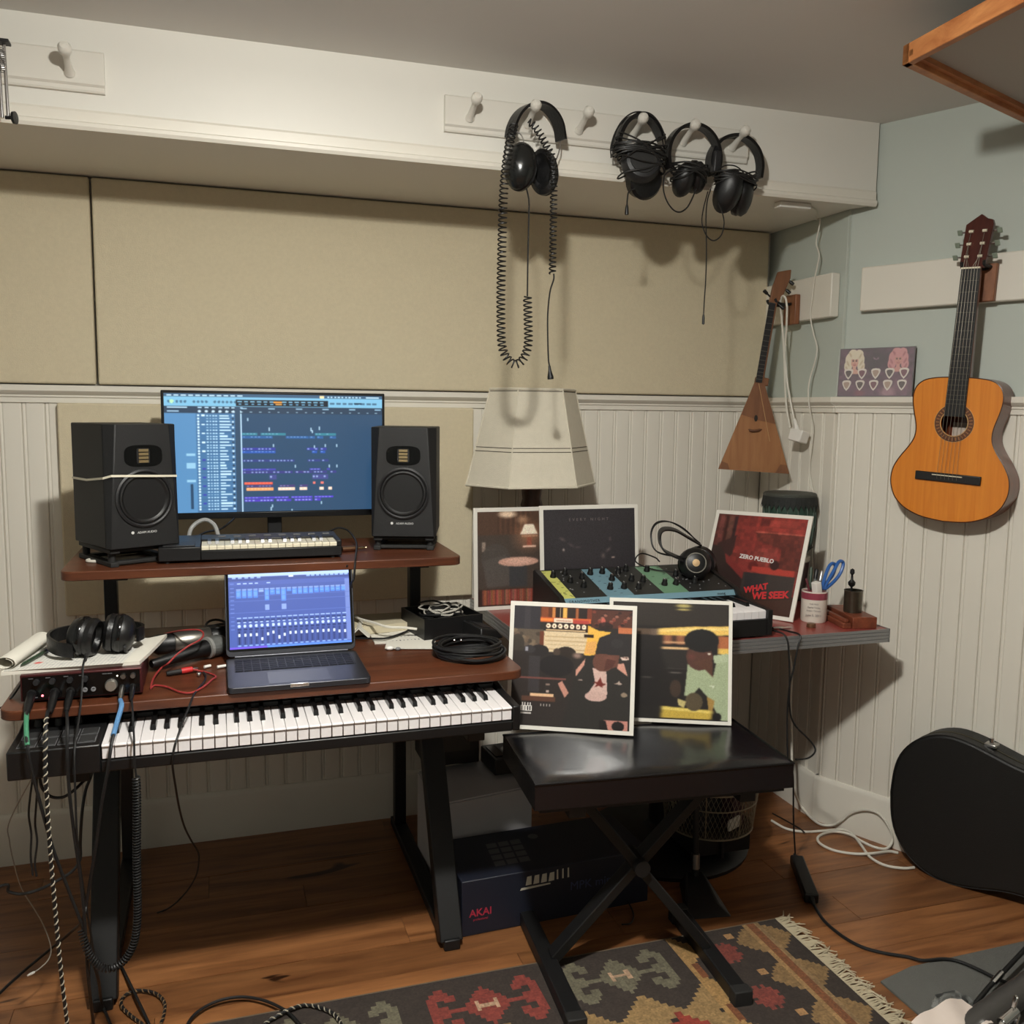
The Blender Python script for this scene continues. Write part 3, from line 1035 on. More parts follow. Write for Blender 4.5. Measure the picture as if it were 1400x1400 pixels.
# small keyboard in front of the monitor
sk = thing('mini_keyboard', 'small black keyboard with narrow ivory keys on the shelf under the monitor', 'keyboard', (-1.837, -0.53, SZ))
sb = MB()
sb.prism([(-0.592, SZ + 0.006), (-0.43, SZ + 0.006), (-0.43, SZ + 0.048), (-0.50, SZ + 0.044), (-0.592, SZ + 0.040)], (-2.060, 0, 0), (0, 1, 0), (0, 0, 1), (0.098, 0, 0))
sb.box(-1.962, -1.618, -0.592, -0.43, SZ + 0.006, SZ + 0.030)
sb.prism([(-0.505, SZ + 0.03), (-0.43, SZ + 0.03), (-0.43, SZ + 0.048), (-0.505, SZ + 0.046)], (-1.962, 0, 0), (0, 1, 0), (0, 0, 1), (0.344, 0, 0))
sb.box(-1.630, -1.618, -0.592, -0.43, SZ + 0.03, SZ + 0.046)
obj('body', sb, M_plast, sk, bevel=0.002)
obj('joystick_pad', MB().box(-2.05, -1.975, -0.585, -0.515, SZ + 0.0405, SZ + 0.0435), M_plast2, sk, bevel=0.001)
for sx in (-2.04, -1.64):
    for yy in (-0.58, -0.44):
        obj('foot', MB().cyl((sx, yy, SZ), (sx, yy, SZ + 0.006), 0.006, 10), M_rub, sk)
mp_ = 0.0184
M_ivory = mat('ivory_key', (222, 214, 190), 0.35)
q0 = obj('white_key', MB().prism([(-0.586, SZ + 0.031), (-0.506, SZ + 0.031), (-0.506, SZ + 0.041), (-0.584, SZ + 0.0405), (-0.586, SZ + 0.038)], (-1.960, 0, 0), (0, 1, 0), (0, 0, 1), (mp_ - 0.0012, 0, 0)), M_ivory, sk)
qc = wl(q0).copy()
for i in range(1, 18):
    clone(q0, sk, qc + Vector((mp_ * i, 0, 0)))
q1 = None
for i in range(17):
    if i % 7 in (2, 6):
        continue
    xx = -1.960 + mp_ * (i + 1)
    if q1 is None:
        q1 = obj('black_key', MB().hexa([(xx - 0.005, -0.556, SZ + 0.038), (xx + 0.005, -0.556, SZ + 0.038), (xx + 0.005, -0.506, SZ + 0.038), (xx - 0.005, -0.506, SZ + 0.038), (xx - 0.004, -0.552, SZ + 0.048), (xx + 0.004, -0.552, SZ + 0.048), (xx + 0.004, -0.506, SZ + 0.048), (xx - 0.004, -0.506, SZ + 0.048)]), M_bkey, sk)
        q1c, q1x = wl(q1).copy(), xx
    else:
        clone(q1, sk, q1c + Vector((xx - q1x, 0, 0)))
for i in range(8):
    xx = -1.92 + i * 0.038
    obj('button', MB().box(xx, xx + 0.018, -0.475, -0.462, SZ + 0.046, SZ + 0.0495), M_line, sk)
# grey cable arching over the back of the little keyboard
gc = MB().tube(spline([(-1.996,-0.44,1.008),(-1.994,-0.42,1.03),(-1.987,-0.4,1.053),(-1.968,-0.395,1.069),(-1.948,-0.395,1.073),(-1.929,-0.4,1.059),(-1.921,-0.415,1.037),(-1.919,-0.43,1.021)], 5), 0.0055, 8)
obj('grey_cable', gc, mat('grey_cable', (150, 150, 148), 0.5), None, 'short grey cable arching up behind the mini keyboard', 'cable')
def cable(name, label, pts, r, m, cat='cable', group=None, k=6, n=6, parent=None, smooth=True):
    mb = MB().tube(spline(pts, k), r, n)
    return obj(name, mb, m, parent, label, cat if parent is None else None, group)
M_cab = mat('black_cable', (20, 20, 21), 0.5)
M_wcab = mat('white_cable', (214, 210, 198), 0.5)
cable('monitor_cable', 'thin black cable looping on the wall panel behind the mini keyboard', [(-1.987,-0.4,1.021),(-1.954,-0.35,1.033),(-1.916,-0.3,1.034),(-1.893,-0.3,1.049),(-1.876,-0.27,1.06)], 0.0028, M_cab)
cable('speaker_cable', 'black cable arching behind the shelf between monitor stand and right speaker', [(-1.651,-0.36,1.011),(-1.625,-0.34,1.022),(-1.594,-0.33,1.033),(-1.569,-0.34,1.027),(-1.556,-0.38,1.011),(-1.566,-0.5,1.008),(-1.593,-0.66,0.995),(-1.6,-0.68,0.952),(-1.606,-0.67,0.932)] + [(-1.61, -0.62, 0.86), (-1.63, -0.5, 0.80), (-1.64, -0.4, 0.762)], 0.0028, M_cab)
cable('audio_cable', 'thin black cable running across the shelf to the right speaker', [(-1.614,-0.655,0.978),(-1.6,-0.63,0.985),(-1.573,-0.6,0.985),(-1.544,-0.575,0.985),(-1.502,-0.5,0.982),(-1.454,-0.4,0.983)], 0.0026, M_cab)
jk = thing('jack_plug', 'gold jack plug lying on the shelf at the right end of the mini keyboard', 'plug', (-1.585, -0.5, SZ))
jk_a, jk_b = Vector((-1.606, -0.505, SZ + 0.008)), Vector((-1.535, -0.487, SZ + 0.008))
dv = (jk_b - jk_a).normalized()
obj('barrel', MB().lathe([(0.0075, 0), (0.0075, 0.042), (0.005, 0.045)], jk_a, dv, 14), mat('gold_plug', (190, 150, 120), 0.3, 1.0), jk)
obj('tip', MB().lathe([(0.0032, 0.045), (0.0032, 0.064), (0.0022, 0.066), (0.0034, 0.069), (0.001, 0.074)], jk_a, dv, 12), mat('gold_tip', (200, 180, 140), 0.25, 1.0), jk)
rg = MB().tube([(-2.2 + 0.028 * math.cos(a), -0.515 + 0.02 * math.sin(a), SZ + 0.004) for a in [2 * PI * i / 20 for i in range(20)]], 0.004, 7, closed=True)
obj('white_cable_ring', rg, M_wcab, None, 'loop of white cord lying under the left speaker on the shelf', 'cord')

# ------------------------------------------------------------------ laptop
lp = thing('laptop', 'dark grey open laptop showing a mixer screen on the desk', 'laptop', (-1.755, -0.82, 0.758))
M_lap = mat('space_grey_aluminium', (70, 71, 76), 0.38, 0.85)
lx0, lx1, ly0, ly1 = -1.909, -1.600, -0.946, -0.702
obj('base', MB().prism(rrect(lx0, lx1, ly0, ly1, 0.012), (0, 0, 0.7605), (1, 0, 0), (0, 1, 0), (0, 0, 0.0125)), M_lap, lp, bevel=0.0015)
obj('rubber_foot', MB().box(lx0 + 0.03, lx1 - 0.03, ly0 + 0.03, ly1 - 0.03, 0.758, 0.7605), M_rub, lp)
kz = 0.773
obj('key_well', MB().box(lx0 + 0.017, lx1 - 0.017, ly1 - 0.122, ly1 - 0.022, kz, kz + 0.0004), M_plast2, lp)
ks = MB()
for r in range(6):
    n = 14 if r < 5 else 10
    for i in range(n):
        wdt = (lx1 - lx0 - 0.038) / 14
        xx = lx0 + 0.019 + i * wdt
        ww = wdt * 0.86
        if r == 5 and i == 4:
            ww = wdt * 4.86
        if r == 5 and i > 4:
            xx += wdt * 4
        ks.box(xx, xx + ww, ly1 - 0.0375 - 0.0165 * r, ly1 - 0.0375 - 0.0165 * r + 0.0138, kz + 0.0004, kz + 0.0014)
obj('keys', ks, mat('laptop_key', (14, 14, 17), 0.6), lp, kind='stuff', smooth=False)
obj('trackpad', MB().box(-1.822, -1.688, ly0 + 0.012, ly0 + 0.104, kz, kz + 0.0003), mat('trackpad', (62, 63, 68), 0.3, 0.8), lp, smooth=False)
obj('finger_notch', MB().box(-1.778, -1.738, ly0 - 0.0006, ly0 + 0.004, 0.7655, 0.7733), mat('notch_metal', (225, 222, 216), 0.25, 0.9), lp, bevel=0.001)
hl, ht = Vector((0, ly1, 0.776)), Vector((0, ly1 + 0.056, 0.976))
lv = (ht - hl)
LH = lv.length
lv.normalize()
ln = Vector((0, lv.z, -lv.y))   # away from the viewer
lid = MB().prism(rrect(lx0, lx1, 0, LH, 0.012), hl, (1, 0, 0), lv, ln * 0.005)
obj('lid', lid, M_lap, lp, bevel=0.0012)
obj('bezel', MB().prism(rrect(lx0 + 0.003, lx1 - 0.003, 0.012, LH - 0.003, 0.01), hl - ln * 0.0006, (1, 0, 0), lv, ln * 0.0007), M_gloss, lp, smooth=False)
obj('hinge', MB().cyl((lx0 + 0.02, ly1 + 0.002, 0.7745), (lx1 - 0.02, ly1 + 0.002, 0.7745), 0.0045, 10), M_lap, lp)
cv = Canvas(230, 150, (70, 92, 168))
cv.rect(0, 0, 1, 0.045, (182, 208, 246))
cv.rect(0, 0.045, 1, 0.10, (62, 80, 150))
for i in range(5):
    cv.rect(0.03 + 0.05 * i, 0.05, 0.06 + 0.05 * i, 0.064, (150, 180, 235))
for i in range(9):
    cv.rect(0.64 + 0.04 * i, 0.05, 0.67 + 0.04 * i, 0.066, (150, 185, 240))
cv.rect(0.49, 0.05, 0.53, 0.066, (230, 240, 255))
cv.rect(0, 0.10, 1, 0.16, (76, 98, 176))
for i in range(4):
    cv.rect(0.07 + 0.047 * i, 0.128, 0.10 + 0.047 * i, 0.142, (190, 215, 250))
cv.rect(0.31, 0.128, 0.34, 0.142, (190, 215, 250))
for i in range(20):
    x = 0.062 + i * 0.0457
    cv.rect(x, 0.205, x + 0.036, 0.222, (150, 180, 235))
    hgt = [0.1, 0.1, 0.1, 0.1, 0.03, 0.15, 0.065, 0.07, 0.16, 0.035, 0.08, 0.08, 0.08, 0.08, 0.065, 0.065, 0.065, 0.06, 0.06, 0.06][i]
    cv.rect(x, 0.225, x + 0.036, 0.225 + hgt, (84, 140, 240) if i != 4 else (150, 180, 235))
    for k in range(int(hgt / 0.022)):
        cv.rect(x + 0.003, 0.229 + k * 0.022, x + 0.03, 0.236 + k * 0.022, (150, 195, 250))
    if i in (5, 8):
        cv.rect(x, 0.43, x + 0.036, 0.50, (140, 165, 225))
    cv.rect(x, 0.585, x + 0.034, 0.60, (170, 200, 245))
    cv.rect(x, 0.62, x + 0.034, 0.64, (40, 60, 120))
    cv.rect(x + 0.004, 0.645, x + 0.026, 0.662, (200, 222, 252))
    cv.ell(x + 0.017, 0.70, 0.012, 0.022, (205, 226, 252))
    cv.rect(x + 0.004, 0.735, x + 0.034, 0.755, (34, 50, 104))
    cv.rect(x, 0.76, x + 0.034, 0.95, (60, 78, 146))
    cv.rect(x + 0.014, 0.77, x + 0.019, 0.94, (24, 36, 84))
    fy = [0.82, 0.82, 0.82, 0.82, 0.88, 0.82, 0.80, 0.87, 0.84, 0.82, 0.82, 0.82, 0.82, 0.82, 0.82, 0.82, 0.82, 0.82, 0.84, 0.84][i]
    cv.rect(x + 0.008, fy - 0.022, x + 0.025, fy + 0.022, (228, 240, 255))
    cv.rect(x + 0.004, 0.952, x + 0.03, 0.968, (150, 190, 250))
cv.rect(0, 0.975, 0.3, 1, (110, 86, 220))
cv.rect(0.3, 0.975, 1, 1, (90, 140, 235))
cv.rect(0.962, 0.12, 1, 0.97, (140, 160, 225), 0.6)
for y in (0.3, 0.365, 0.52):
    cv.rect(0, y, 1, y + 0.006, (92, 116, 190))
for i in range(12):
    cv.rect(0.012, 0.13 + 0.055 * i, 0.045, 0.142 + 0.055 * i, (130, 160, 225), 0.5)
cv.blur(1)
so = hl + lv * (LH - 0.008) + Vector((lx0 + 0.009, 0, 0)) - ln * 0.0009
paint('screen', cv, so, (lx1 - lx0 - 0.018, 0, 0), lv * -(LH - 0.026), attr_mat('laptop_glow', emit=1.35, rough=0.3), lp)

# ------------------------------------------------------------------ red pedestal table
M_redtop = mat('red_laminate', (140, 62, 56), 0.3, var=0.08, vscale=25)
M_edge = mat('ribbed_metal_edge', (165, 166, 168), 0.35, 0.75)
TZ = 0.75
tb = thing('table', 'red laminate table with ribbed metal edging on a black pedestal, in the corner', 'table', (-0.59, -0.425, 0))
TX0, TX1, TY0, TY1 = -1.125, -0.058, -0.791, -0.06
obj('tabletop', MB().box(TX0, TX1, TY0, TY1, 0.714, TZ), M_redtop, tb, bevel=0.001)
prof = [(0, 0.711), (0.003, 0.712), (0.003, 0.720), (0.001, 0.7215), (0.003, 0.723), (0.003, 0.7305), (0.001, 0.732), (0.003, 0.7335), (0.003, 0.741), (0.001, 0.7425), (0.003, 0.744), (0.003, 0.7515), (0, 0.7515)]
for o_, nd, ln_ in (((TX0 - 0.003, TY0, 0), (0, -1, 0), (TX1 - TX0 + 0.006, 0, 0)), ((TX1, TY0 - 0.003, 0), (1, 0, 0), (0, TY1 - TY0 + 0.003, 0)), ((TX0, TY0 - 0.003, 0), (-1, 0, 0), (0, TY1 - TY0 + 0.003, 0))):
    obj('metal_edge', MB().prism(prof, o_, nd, (0, 0, 1), ln_), M_edge, tb, smooth=False)
obj('pedestal_column', MB().lathe([(0.07, 0.045), (0.04, 0.07), (0.038, 0.66), (0.09, 0.70), (0.16, 0.712)], (-0.585, -0.42, 0), n=24), M_black, tb)
obj('pedestal_base', MB().lathe([(0.262, 0.0), (0.265, 0.012), (0.24, 0.03), (0.12, 0.05), (0.05, 0.06), (0, 0.06)], (-0.575, -0.425, 0), n=40), M_black, tb)

# ------------------------------------------------------------------ lamp
M_shade = mat('linen_shade', (206, 199, 181), 0.9, var=0.06, vscale=60, bump=0.3, bscale=380)
M_lampwood = wood('dark_carved_wood', (44, 26, 16), (84, 50, 30), (6, 6, 1.5), 5, 0.4)
la = thing('table_lamp', 'table lamp with an unlit linen panelled shade and dark wooden column, behind the records', 'lamp', (-0.955, -0.175, TZ))
lc = Vector((-0.957, -0.178, 0))
def hexpts(h, side, front, zz):
    F1, F2 = Vector((front[0], front[1])), Vector((front[2], front[1]))
    c2 = Vector((lc.x, lc.y))
    L_, R_ = c2 + Vector((-side, 0)), c2 + Vector((side, 0))
    return [(p.x, p.y, zz) for p in (L_, F1, F2, R_, c2 * 2 - F1, c2 * 2 - F2)]
bot = hexpts(0, 0.218, (-1.083, -0.326, -0.862), 1.138)
top = [(lc.x + (p[0] - lc.x) * 0.656, lc.y + (p[1] - lc.y) * 0.656, 1.438) for p in bot]
def at_h(f, s=1.0):
    out = []
    for a, b in zip(bot, top):
        p = Vector(a).lerp(Vector(b), f)
        out.append(Vector((lc.x + (p.x - lc.x) * s, lc.y + (p.y - lc.y) * s, p.z)))
    return out
for i in range(6):
    j = (i + 1) % 6
    a, b = at_h(0), at_h(1)
    ai, bi = at_h(0, 0.985), at_h(1, 0.98)
    p = MB()
    p.hexa([a[i], a[j], ai[j], ai[i], b[i], b[j], bi[j], bi[i]])
    obj('shade_panel', p, M_shade, la, smooth=False)
pp = MB()
for f in (0.0, 1.0):
    pp.tube(at_h(f, 1.003), 0.004, 6, closed=True)
obj('rim_piping', pp, M_shade, la)
for i in range(6):
    obj('seam_piping', MB().tube([at_h(0, 1.002)[i], at_h(1, 1.002)[i]], 0.0022, 6), M_shade, la)
for f in (0.355, 0.395, 0.975):
    st = MB()
    q0_, q1_ = at_h(f, 1.004), at_h(f + 0.0075, 1.004)
    for i in range(6):
        j = (i + 1) % 6
        st._add([q0_[i], q0_[j], q1_[j], q1_[i]], [(0, 1, 2, 3)])
    obj('dark_stripe', st, mat('stripe_thread', (74, 66, 56), 0.9), la, smooth=False, label='thin dark stripe')
obj('column', MB().lathe([(0.064, 0), (0.064, 0.02), (0.05, 0.035), (0.034, 0.06), (0.042, 0.10), (0.03, 0.14), (0.03, 0.30), (0.036, 0.32), (0.03, 0.34), (0.034, 0.375), (0.012, 0.39), (0.012, 0.42)], (lc.x, lc.y, TZ), n=20), M_lampwood, la)
fl_ = MB()
for k in range(10):
    a = 2 * PI * k / 10
    fl_.box(lc.x + 0.0305 * math.cos(a) - 0.003, lc.x + 0.0305 * math.cos(a) + 0.003, lc.y + 0.0305 * math.sin(a) - 0.003, lc.y + 0.0305 * math.sin(a) + 0.003, TZ + 0.15, TZ + 0.29)
obj('fluting', fl_, M_lampwood, la, kind='stuff')
hp_ = MB().tube([(lc.x - 0.06, lc.y, TZ + 0.40), (lc.x - 0.09, lc.y, TZ + 0.54), (lc.x, lc.y, TZ + 0.675), (lc.x + 0.09, lc.y, TZ + 0.54), (lc.x + 0.06, lc.y, TZ + 0.40)], 0.002, 6)
hp_.tube([tuple(at_h(0.985, 0.99)[0]), (lc.x, lc.y, TZ + 0.675), tuple(at_h(0.985, 0.99)[3])], 0.002, 6)
obj('harp', hp_, M_alu, la)

# ------------------------------------------------------------------ record sleeves
M_sleeve = mat('white_card', (226, 222, 212), 0.5)
M_printm = attr_mat('glossy_print', rough=0.35, coat=0.35)
def record(label, BL, w, u, L, cv, border=0.0125, thick=0.006):
    BL, w = Vector(BL), Vector(w).normalized()
    u = Vector(u)
    u = (u - w * u.dot(w)).normalized()
    n = w.cross(u)
    t = thing('record_sleeve', label, 'record', BL + w * (L / 2) - n * (thick / 2), 'framed record sleeves')
    s = MB().obox(BL + w * (L / 2) + u * (L / 2) - n * (thick / 2), w * (L / 2), u * (L / 2), n * (thick / 2))
    obj('sleeve', s, M_sleeve, t, bevel=0.001)
    o = BL + w * border + u * (L - border) + n * 0.0005
    paint('print', cv, o, w * (L - 2 * border), u * -(L - 2 * border), M_printm, t)
    return t, BL + n * 0.0008, w, u
# lamp and table cover (behind, left)
cv = Canvas(150, 150, (74, 64, 58))
cv.rect(0, 0, 1, 0.25, (84, 62, 50))
for i in range(14):
    cv.rect(0.22 + i * 0.028, 0, 0.232 + i * 0.028, 0.24, (104, 72, 56) if i % 2 else (72, 50, 42))
cv.rect(0.72, 0.1, 1, 0.9, (86, 70, 60))
for i in range(8):
    cv.rect(0.72 + i * 0.036, 0.1, 0.735 + i * 0.036, 0.9, (66, 54, 48))
cv.ell(0.33, 0.03, 0.13, 0.05, (255, 226, 196), 0.9, 0.6)
cv.ell(0.5, 0.09, 0.09, 0.06, (240, 190, 150), 0.6, 0.9)
cv.ell(0.56, 0.27, 0.22, 0.2, (190, 130, 96), 0.6, 0.9)
cv.poly([(0.52, 0.14), (0.62, 0.14), (0.67, 0.25), (0.47, 0.25)], (255, 236, 214))
cv.rect(0.49, 0.26, 0.67, 0.275, (200, 150, 120))
cv.rect(0.545, 0.28, 0.60, 0.37, (150, 84, 66))
cv.rect(0.50, 0.37, 0.65, 0.39, (240, 200, 180))
cv.rect(0.05, 0.32, 0.085, 0.42, (150, 134, 122))
cv.rect(0.05, 0.39, 0.2, 0.405, (140, 122, 110))
cv.ell(0.2, 0.5, 0.16, 0.16, (78, 72, 68), 0.9)
cv.poly([(0.05, 0.52), (0.3, 0.46), (0.5, 0.78), (0.1, 0.8)], (86, 80, 76))
cv.ell(0.45, 0.535, 0.225, 0.05, (206, 160, 142))
cv.ell(0.45, 0.53, 0.15, 0.03, (220, 176, 158))
cv.rect(0.35, 0.59, 0.55, 0.8, (64, 64, 66))
cv.rect(0, 0.82, 1, 1, (58, 42, 38))
for i in range(34):
    c_ = (120 + (i * 37) % 60, 70 + (i * 23) % 30, 58 + (i * 29) % 24)
    cv.rect(0.05 + i * 0.0185, 0.825, 0.066 + i * 0.0185, 0.99, c_)
cv.blur(2)
cv.noise(0.10)
record('record sleeve showing a glowing lamp and round table, at the back left', (-1.168, -0.256, TZ), (1, 0.0, 0), (0.01, 0.06, 1), 0.321, cv)
# dark cover
cv = Canvas(150, 150, (52, 49, 52))
cv.ell(0.5, 0.4, 0.8, 0.8, (58, 54, 57), 0.8, 0.8)
for (x, y, a, b, r) in ((0.2, 0.3, 0.05, 0.02, 0.5), (0.29, 0.36, 0.05, 0.012, 0.5), (0.36, 0.385, 0.04, 0.01, 0), (0.21, 0.41, 0.016, 0.03, 0), (0.72, 0.31, 0.018, 0.03, 0), (0.70, 0.42, 0.05, 0.022, -0.7), (0.76, 0.5, 0.03, 0.012, 0), (0.27, 0.64, 0.04, 0.014, 0), (0.64, 0.48, 0.03, 0.04, 0)):
    cv.ell(x, y, a, b, (150, 132, 124), 0.55, 0.9, r)
cv.ell(0.21, 0.405, 0.008, 0.012, (205, 190, 180), 0.8)
cv.ell(0.75, 0.50, 0.02, 0.007, (215, 190, 176), 0.8)
cv.ell(0.27, 0.635, 0.02, 0.006, (200, 186, 176), 0.8)
cv.blur(2)
cv.noise(0.12)
r2 = record('dark record sleeve with faint figures and pale lettering along its top, behind the synthesizer', (-0.979, -0.346, TZ), (1, -0.0, 0), (0.012, 0.10, 1), 0.333, cv)
text('lettering', 'EVERY NIGHT', 0.0125, r2[1] + r2[2] * 0.163 + r2[3] * 0.284, r2[2], r2[3], mat('faint_print', (120, 112, 108), 0.5), r2[0], 0.0004, space=1.9)
# red cover leaning in the corner
cv = Canvas(160, 160, (124, 46, 42))
cv.rect(0, 0, 0.24, 0.4, (86, 44, 40))
for x, wd, c_ in ((0.03, 0.05, (110, 58, 54)), (0.10, 0.03, (60, 28, 26)), (0.14, 0.05, (96, 60, 52)), (0.20, 0.03, (48, 28, 32))):
    cv.rect(x, 0.02, x + wd, 0.3, c_)
cv.rect(0.46, 0, 1, 0.17, (140, 52, 46))
cv.rect(0.62, 0.03, 0.9, 0.1, (158, 62, 54))
cv.rect(0.5, 0.02, 0.6, 0.1, (100, 36, 34))
cv.poly([(0.46, 0.16), (1, 0.16), (1, 0.38), (0.5, 0.26)], (100, 44, 38))
cv.rect(0.46, 0.165, 1, 0.175, (180, 90, 76))
cv.poly([(0.5, 0.34), (0.74, 0.32), (0.76, 0.52), (0.48, 0.5)], (134, 56, 50))
cv.rect(0.78, 0.3, 1, 0.54, (92, 40, 34))
cv.noise(0.16, 6)
cv.poly([(0.05, 0.33), (0.26, 0.22), (0.25, 0.42), (0.2, 0.5), (0.12, 0.42)], (56, 32, 32))
cv.poly([(0, 0.34), (0.1, 0.36), (0.24, 0.5), (0.45, 0.66), (0.42, 1), (0, 1)], (48, 34, 32))
cv.poly([(0.16, 0.42), (0.28, 0.49), (0.44, 0.62), (0.42, 0.68), (0.2, 0.52)], (120, 44, 42))
cv.ell(0.51, 0.53, 0.055, 0.05, (96, 26, 26))
cv.poly([(0.5, 0.53), (0.72, 0.53), (0.96, 0.54), (0.96, 0.62), (0.72, 0.62), (0.5, 0.58)], (170, 58, 48))
cv.ell(0.74, 0.5, 0.05, 0.05, (50, 22, 22))
cv.rect(0.42, 0.60, 0.98, 0.8, (56, 48, 46))
cv.poly([(0.44, 0.6), (0.68, 0.6), (0.66, 0.80), (0.46, 0.82)], (44, 40, 42))
cv.rect(0.4, 0.8, 1, 1, (54, 38, 32))
cv.poly([(0.5, 0.9), (1, 0.82), (1, 1), (0.5, 1)], (66, 42, 34))
cv.blur(2)
cv.noise(0.07)
P0, P1, P2 = Vector((-0.291, -0.653, TZ)), Vector((-0.19, -0.58, 1.061)), Vector((-0.353, -0.288, 1.053))
w5 = (P1 - P2).normalized()
r5 = record('red-toned record sleeve with white and red lettering, leaning in the corner on the red table', P0 - w5 * 0.333 + Vector((0, 0, 0.003)), w5, P1 - P0, 0.333, cv)
q = r5[1]
text('lettering', 'ZERO PUEBLO', 0.0185, q + r5[2] * 0.176 + r5[3] * 0.176, r5[2] - r5[3] * 0.06, r5[3] + r5[2] * 0.06, M_print, r5[0], 0.0006, bold=0.0006)
M_redp = mat('red_print', (196, 40, 44), 0.5)
text('lettering', 'WHAT', 0.026, q + r5[2] * 0.196 + r5[3] * 0.080, r5[2] + r5[3] * 0.3, r5[3] - r5[2] * 0.2, M_redp, r5[0], 0.0006, bold=0.0012)
text('lettering', 'WE SEEK', 0.030, q + r5[2] * 0.247 + r5[3] * 0.062, r5[2] + r5[3] * 0.16, r5[3] - r5[2] * 0.1, M_redp, r5[0], 0.0006, bold=0.0012)
# front pair on the bench
cv = Canvas(200, 200, (48, 43, 41))
X = lambda c: (c - 68) / 1152.0
Yc = lambda c: (c - 95) / 1225.0
def R_(a, b, c, d, col, al=1.0):
    cv.rect(X(a), Yc(b), X(c), Yc(d), col, al)
def Q_(pts, col, al=1.0):
    cv.poly([(X(a), Yc(b)) for a, b in pts], col, al)
def E_(cx, cy, rx, ry, col, al=1.0, soft=0.0, rot=0.0):
    cv.ell(X(cx), Yc(cy), rx / 1152.0, ry / 1225.0, col, al, soft, rot)
R_(68, 95, 330, 340, (52, 49, 54))
R_(170, 95, 230, 330, (62, 58, 62))
R_(330, 95, 830, 215, (96, 52, 34))
for a, b, col in ((340, 400, (130, 70, 44)), (440, 470, (200, 130, 70)), (475, 545, (40, 30, 26)), (515, 522, (220, 200, 160)), (548, 585, (230, 180, 90)), (592, 668, (46, 38, 34)), (672, 695, (160, 96, 60)), (700, 780, (44, 36, 34)), (785, 830, (120, 60, 44))):
    R_(a, 100, b, 210, col)
R_(330, 208, 820, 255, (206, 98, 56))
R_(330, 215, 450, 245, (244, 140, 66))
R_(460, 212, 645, 255, (240, 222, 200))
R_(480, 228, 630, 240, (196, 150, 130))
R_(650, 225, 800, 262, (178, 70, 62))
R_(385, 258, 800, 345, (44, 26, 22))
for i in range(7):
    E_(408 + i * 58, 292, 22, 26, (255, 240, 214))
    if i % 2:
        E_(408 + i * 58, 296, 7, 10, (90, 50, 36))
    else:
        R_(398 + i * 58, 284, 414 + i * 58, 300, (120, 70, 50))
R_(385, 325, 770, 338, (236, 206, 160))
R_(360, 345, 800, 560, (222, 200, 164))
for y in (395, 440, 480, 525):
    R_(380, y, 780, y + 10, (196, 168, 130))
Q_([(795, 270), (900, 320), (1020, 330), (880, 500), (870, 585), (760, 575), (790, 420)], (238, 184, 82))
Q_([(790, 440), (880, 430), (870, 560), (770, 560)], (226, 168, 96))
R_(760, 365, 850, 395, (48, 34, 28))
R_(830, 110, 1225, 290, (82, 50, 42))
for i in range(26):
    E_(850 + (i * 83) % 360, 130 + (i * 47) % 150, 18, 14, [(130, 66, 54), (54, 36, 34), (150, 100, 84)][i % 3])
E_(940, 230, 22, 44, (190, 96, 84))
E_(965, 270, 70, 40, (40, 32, 32), 0.8)
R_(1085, 280, 1225, 340, (190, 112, 74))
R_(68, 335, 360, 520, (96, 84, 72))
for i in range(16):
    E_(80 + (i * 61) % 280, 350 + (i * 37) % 150, 26, 20, [(130, 112, 92), (64, 56, 50), (112, 92, 76)][i % 3], 0.8)
R_(330, 350, 365, 500, (110, 60, 44))
E_(110, 500, 70, 110, (62, 56, 50))
R_(68, 560, 700, 1330, (50, 44, 42))
E_(330, 550, 90, 60, (44, 40, 40))
E_(230, 540, 60, 40, (58, 54, 56))
R_(190, 520, 215, 560, (150, 150, 160))
E_(590, 560, 95, 60, (50, 42, 38))
E_(500, 560, 36, 40, (74, 62, 54))
E_(700, 585, 60, 40, (170, 140, 128), 0.8, 0.7)
E_(500, 700, 170, 110, (38, 35, 36))
R_(230, 610, 340, 980, (60, 56, 58))
R_(120, 825, 600, 842, (116, 72, 66))
R_(250, 990, 480, 1018, (232, 190, 150))
R_(170, 1018, 500, 1070, (92, 62, 50))
R_(400, 885, 440, 905, (140, 120, 110))
R_(405, 955, 435, 975, (190, 170, 160))
# the man: jacket, shirt, face, cap
Q_([(780, 590), (900, 560), (1180, 620), (1225, 700), (1225, 1330), (560, 1330), (640, 1000), (690, 740)], (47, 44, 42))
Q_([(690, 730), (780, 610), (770, 680), (690, 800)], (206, 150, 132))
Q_([(1085, 650), (1150, 640), (1190, 770), (1090, 700)], (206, 150, 132))
Q_([(520, 880), (560, 850), (630, 970), (590, 1020)], (196, 140, 124))
Q_([(850, 700), (985, 730), (1000, 960), (930, 1040), (790, 1000), (880, 850)], (208, 176, 166))
E_(890, 990, 105, 50, (202, 168, 158))
Q_([(930, 790), (950, 850), (990, 860), (950, 880), (960, 900), (915, 880), (870, 900), (900, 860), (850, 850), (905, 840)], (112, 44, 38))
Q_([(1055, 855), (1095, 840), (1110, 815), (1120, 840), (1145, 850), (1110, 865), (1095, 855)], (178, 158, 146))
E_(738, 832, 24, 6, (170, 150, 140))
E_(1160, 960, 30, 24, (140, 122, 104))
E_(950, 640, 100, 95, (104, 68, 58))
Q_([(870, 560), (1110, 545), (1090, 680), (960, 725), (870, 660)], (104, 68, 58))
E_(1010, 600, 70, 40, (122, 80, 68), 0.7, 0.8)
Q_([(985, 600), (1075, 620), (1040, 690), (960, 725)], (84, 50, 44))
Q_([(1115, 580), (1190, 570), (1200, 605), (1130, 610)], (222, 196, 182))
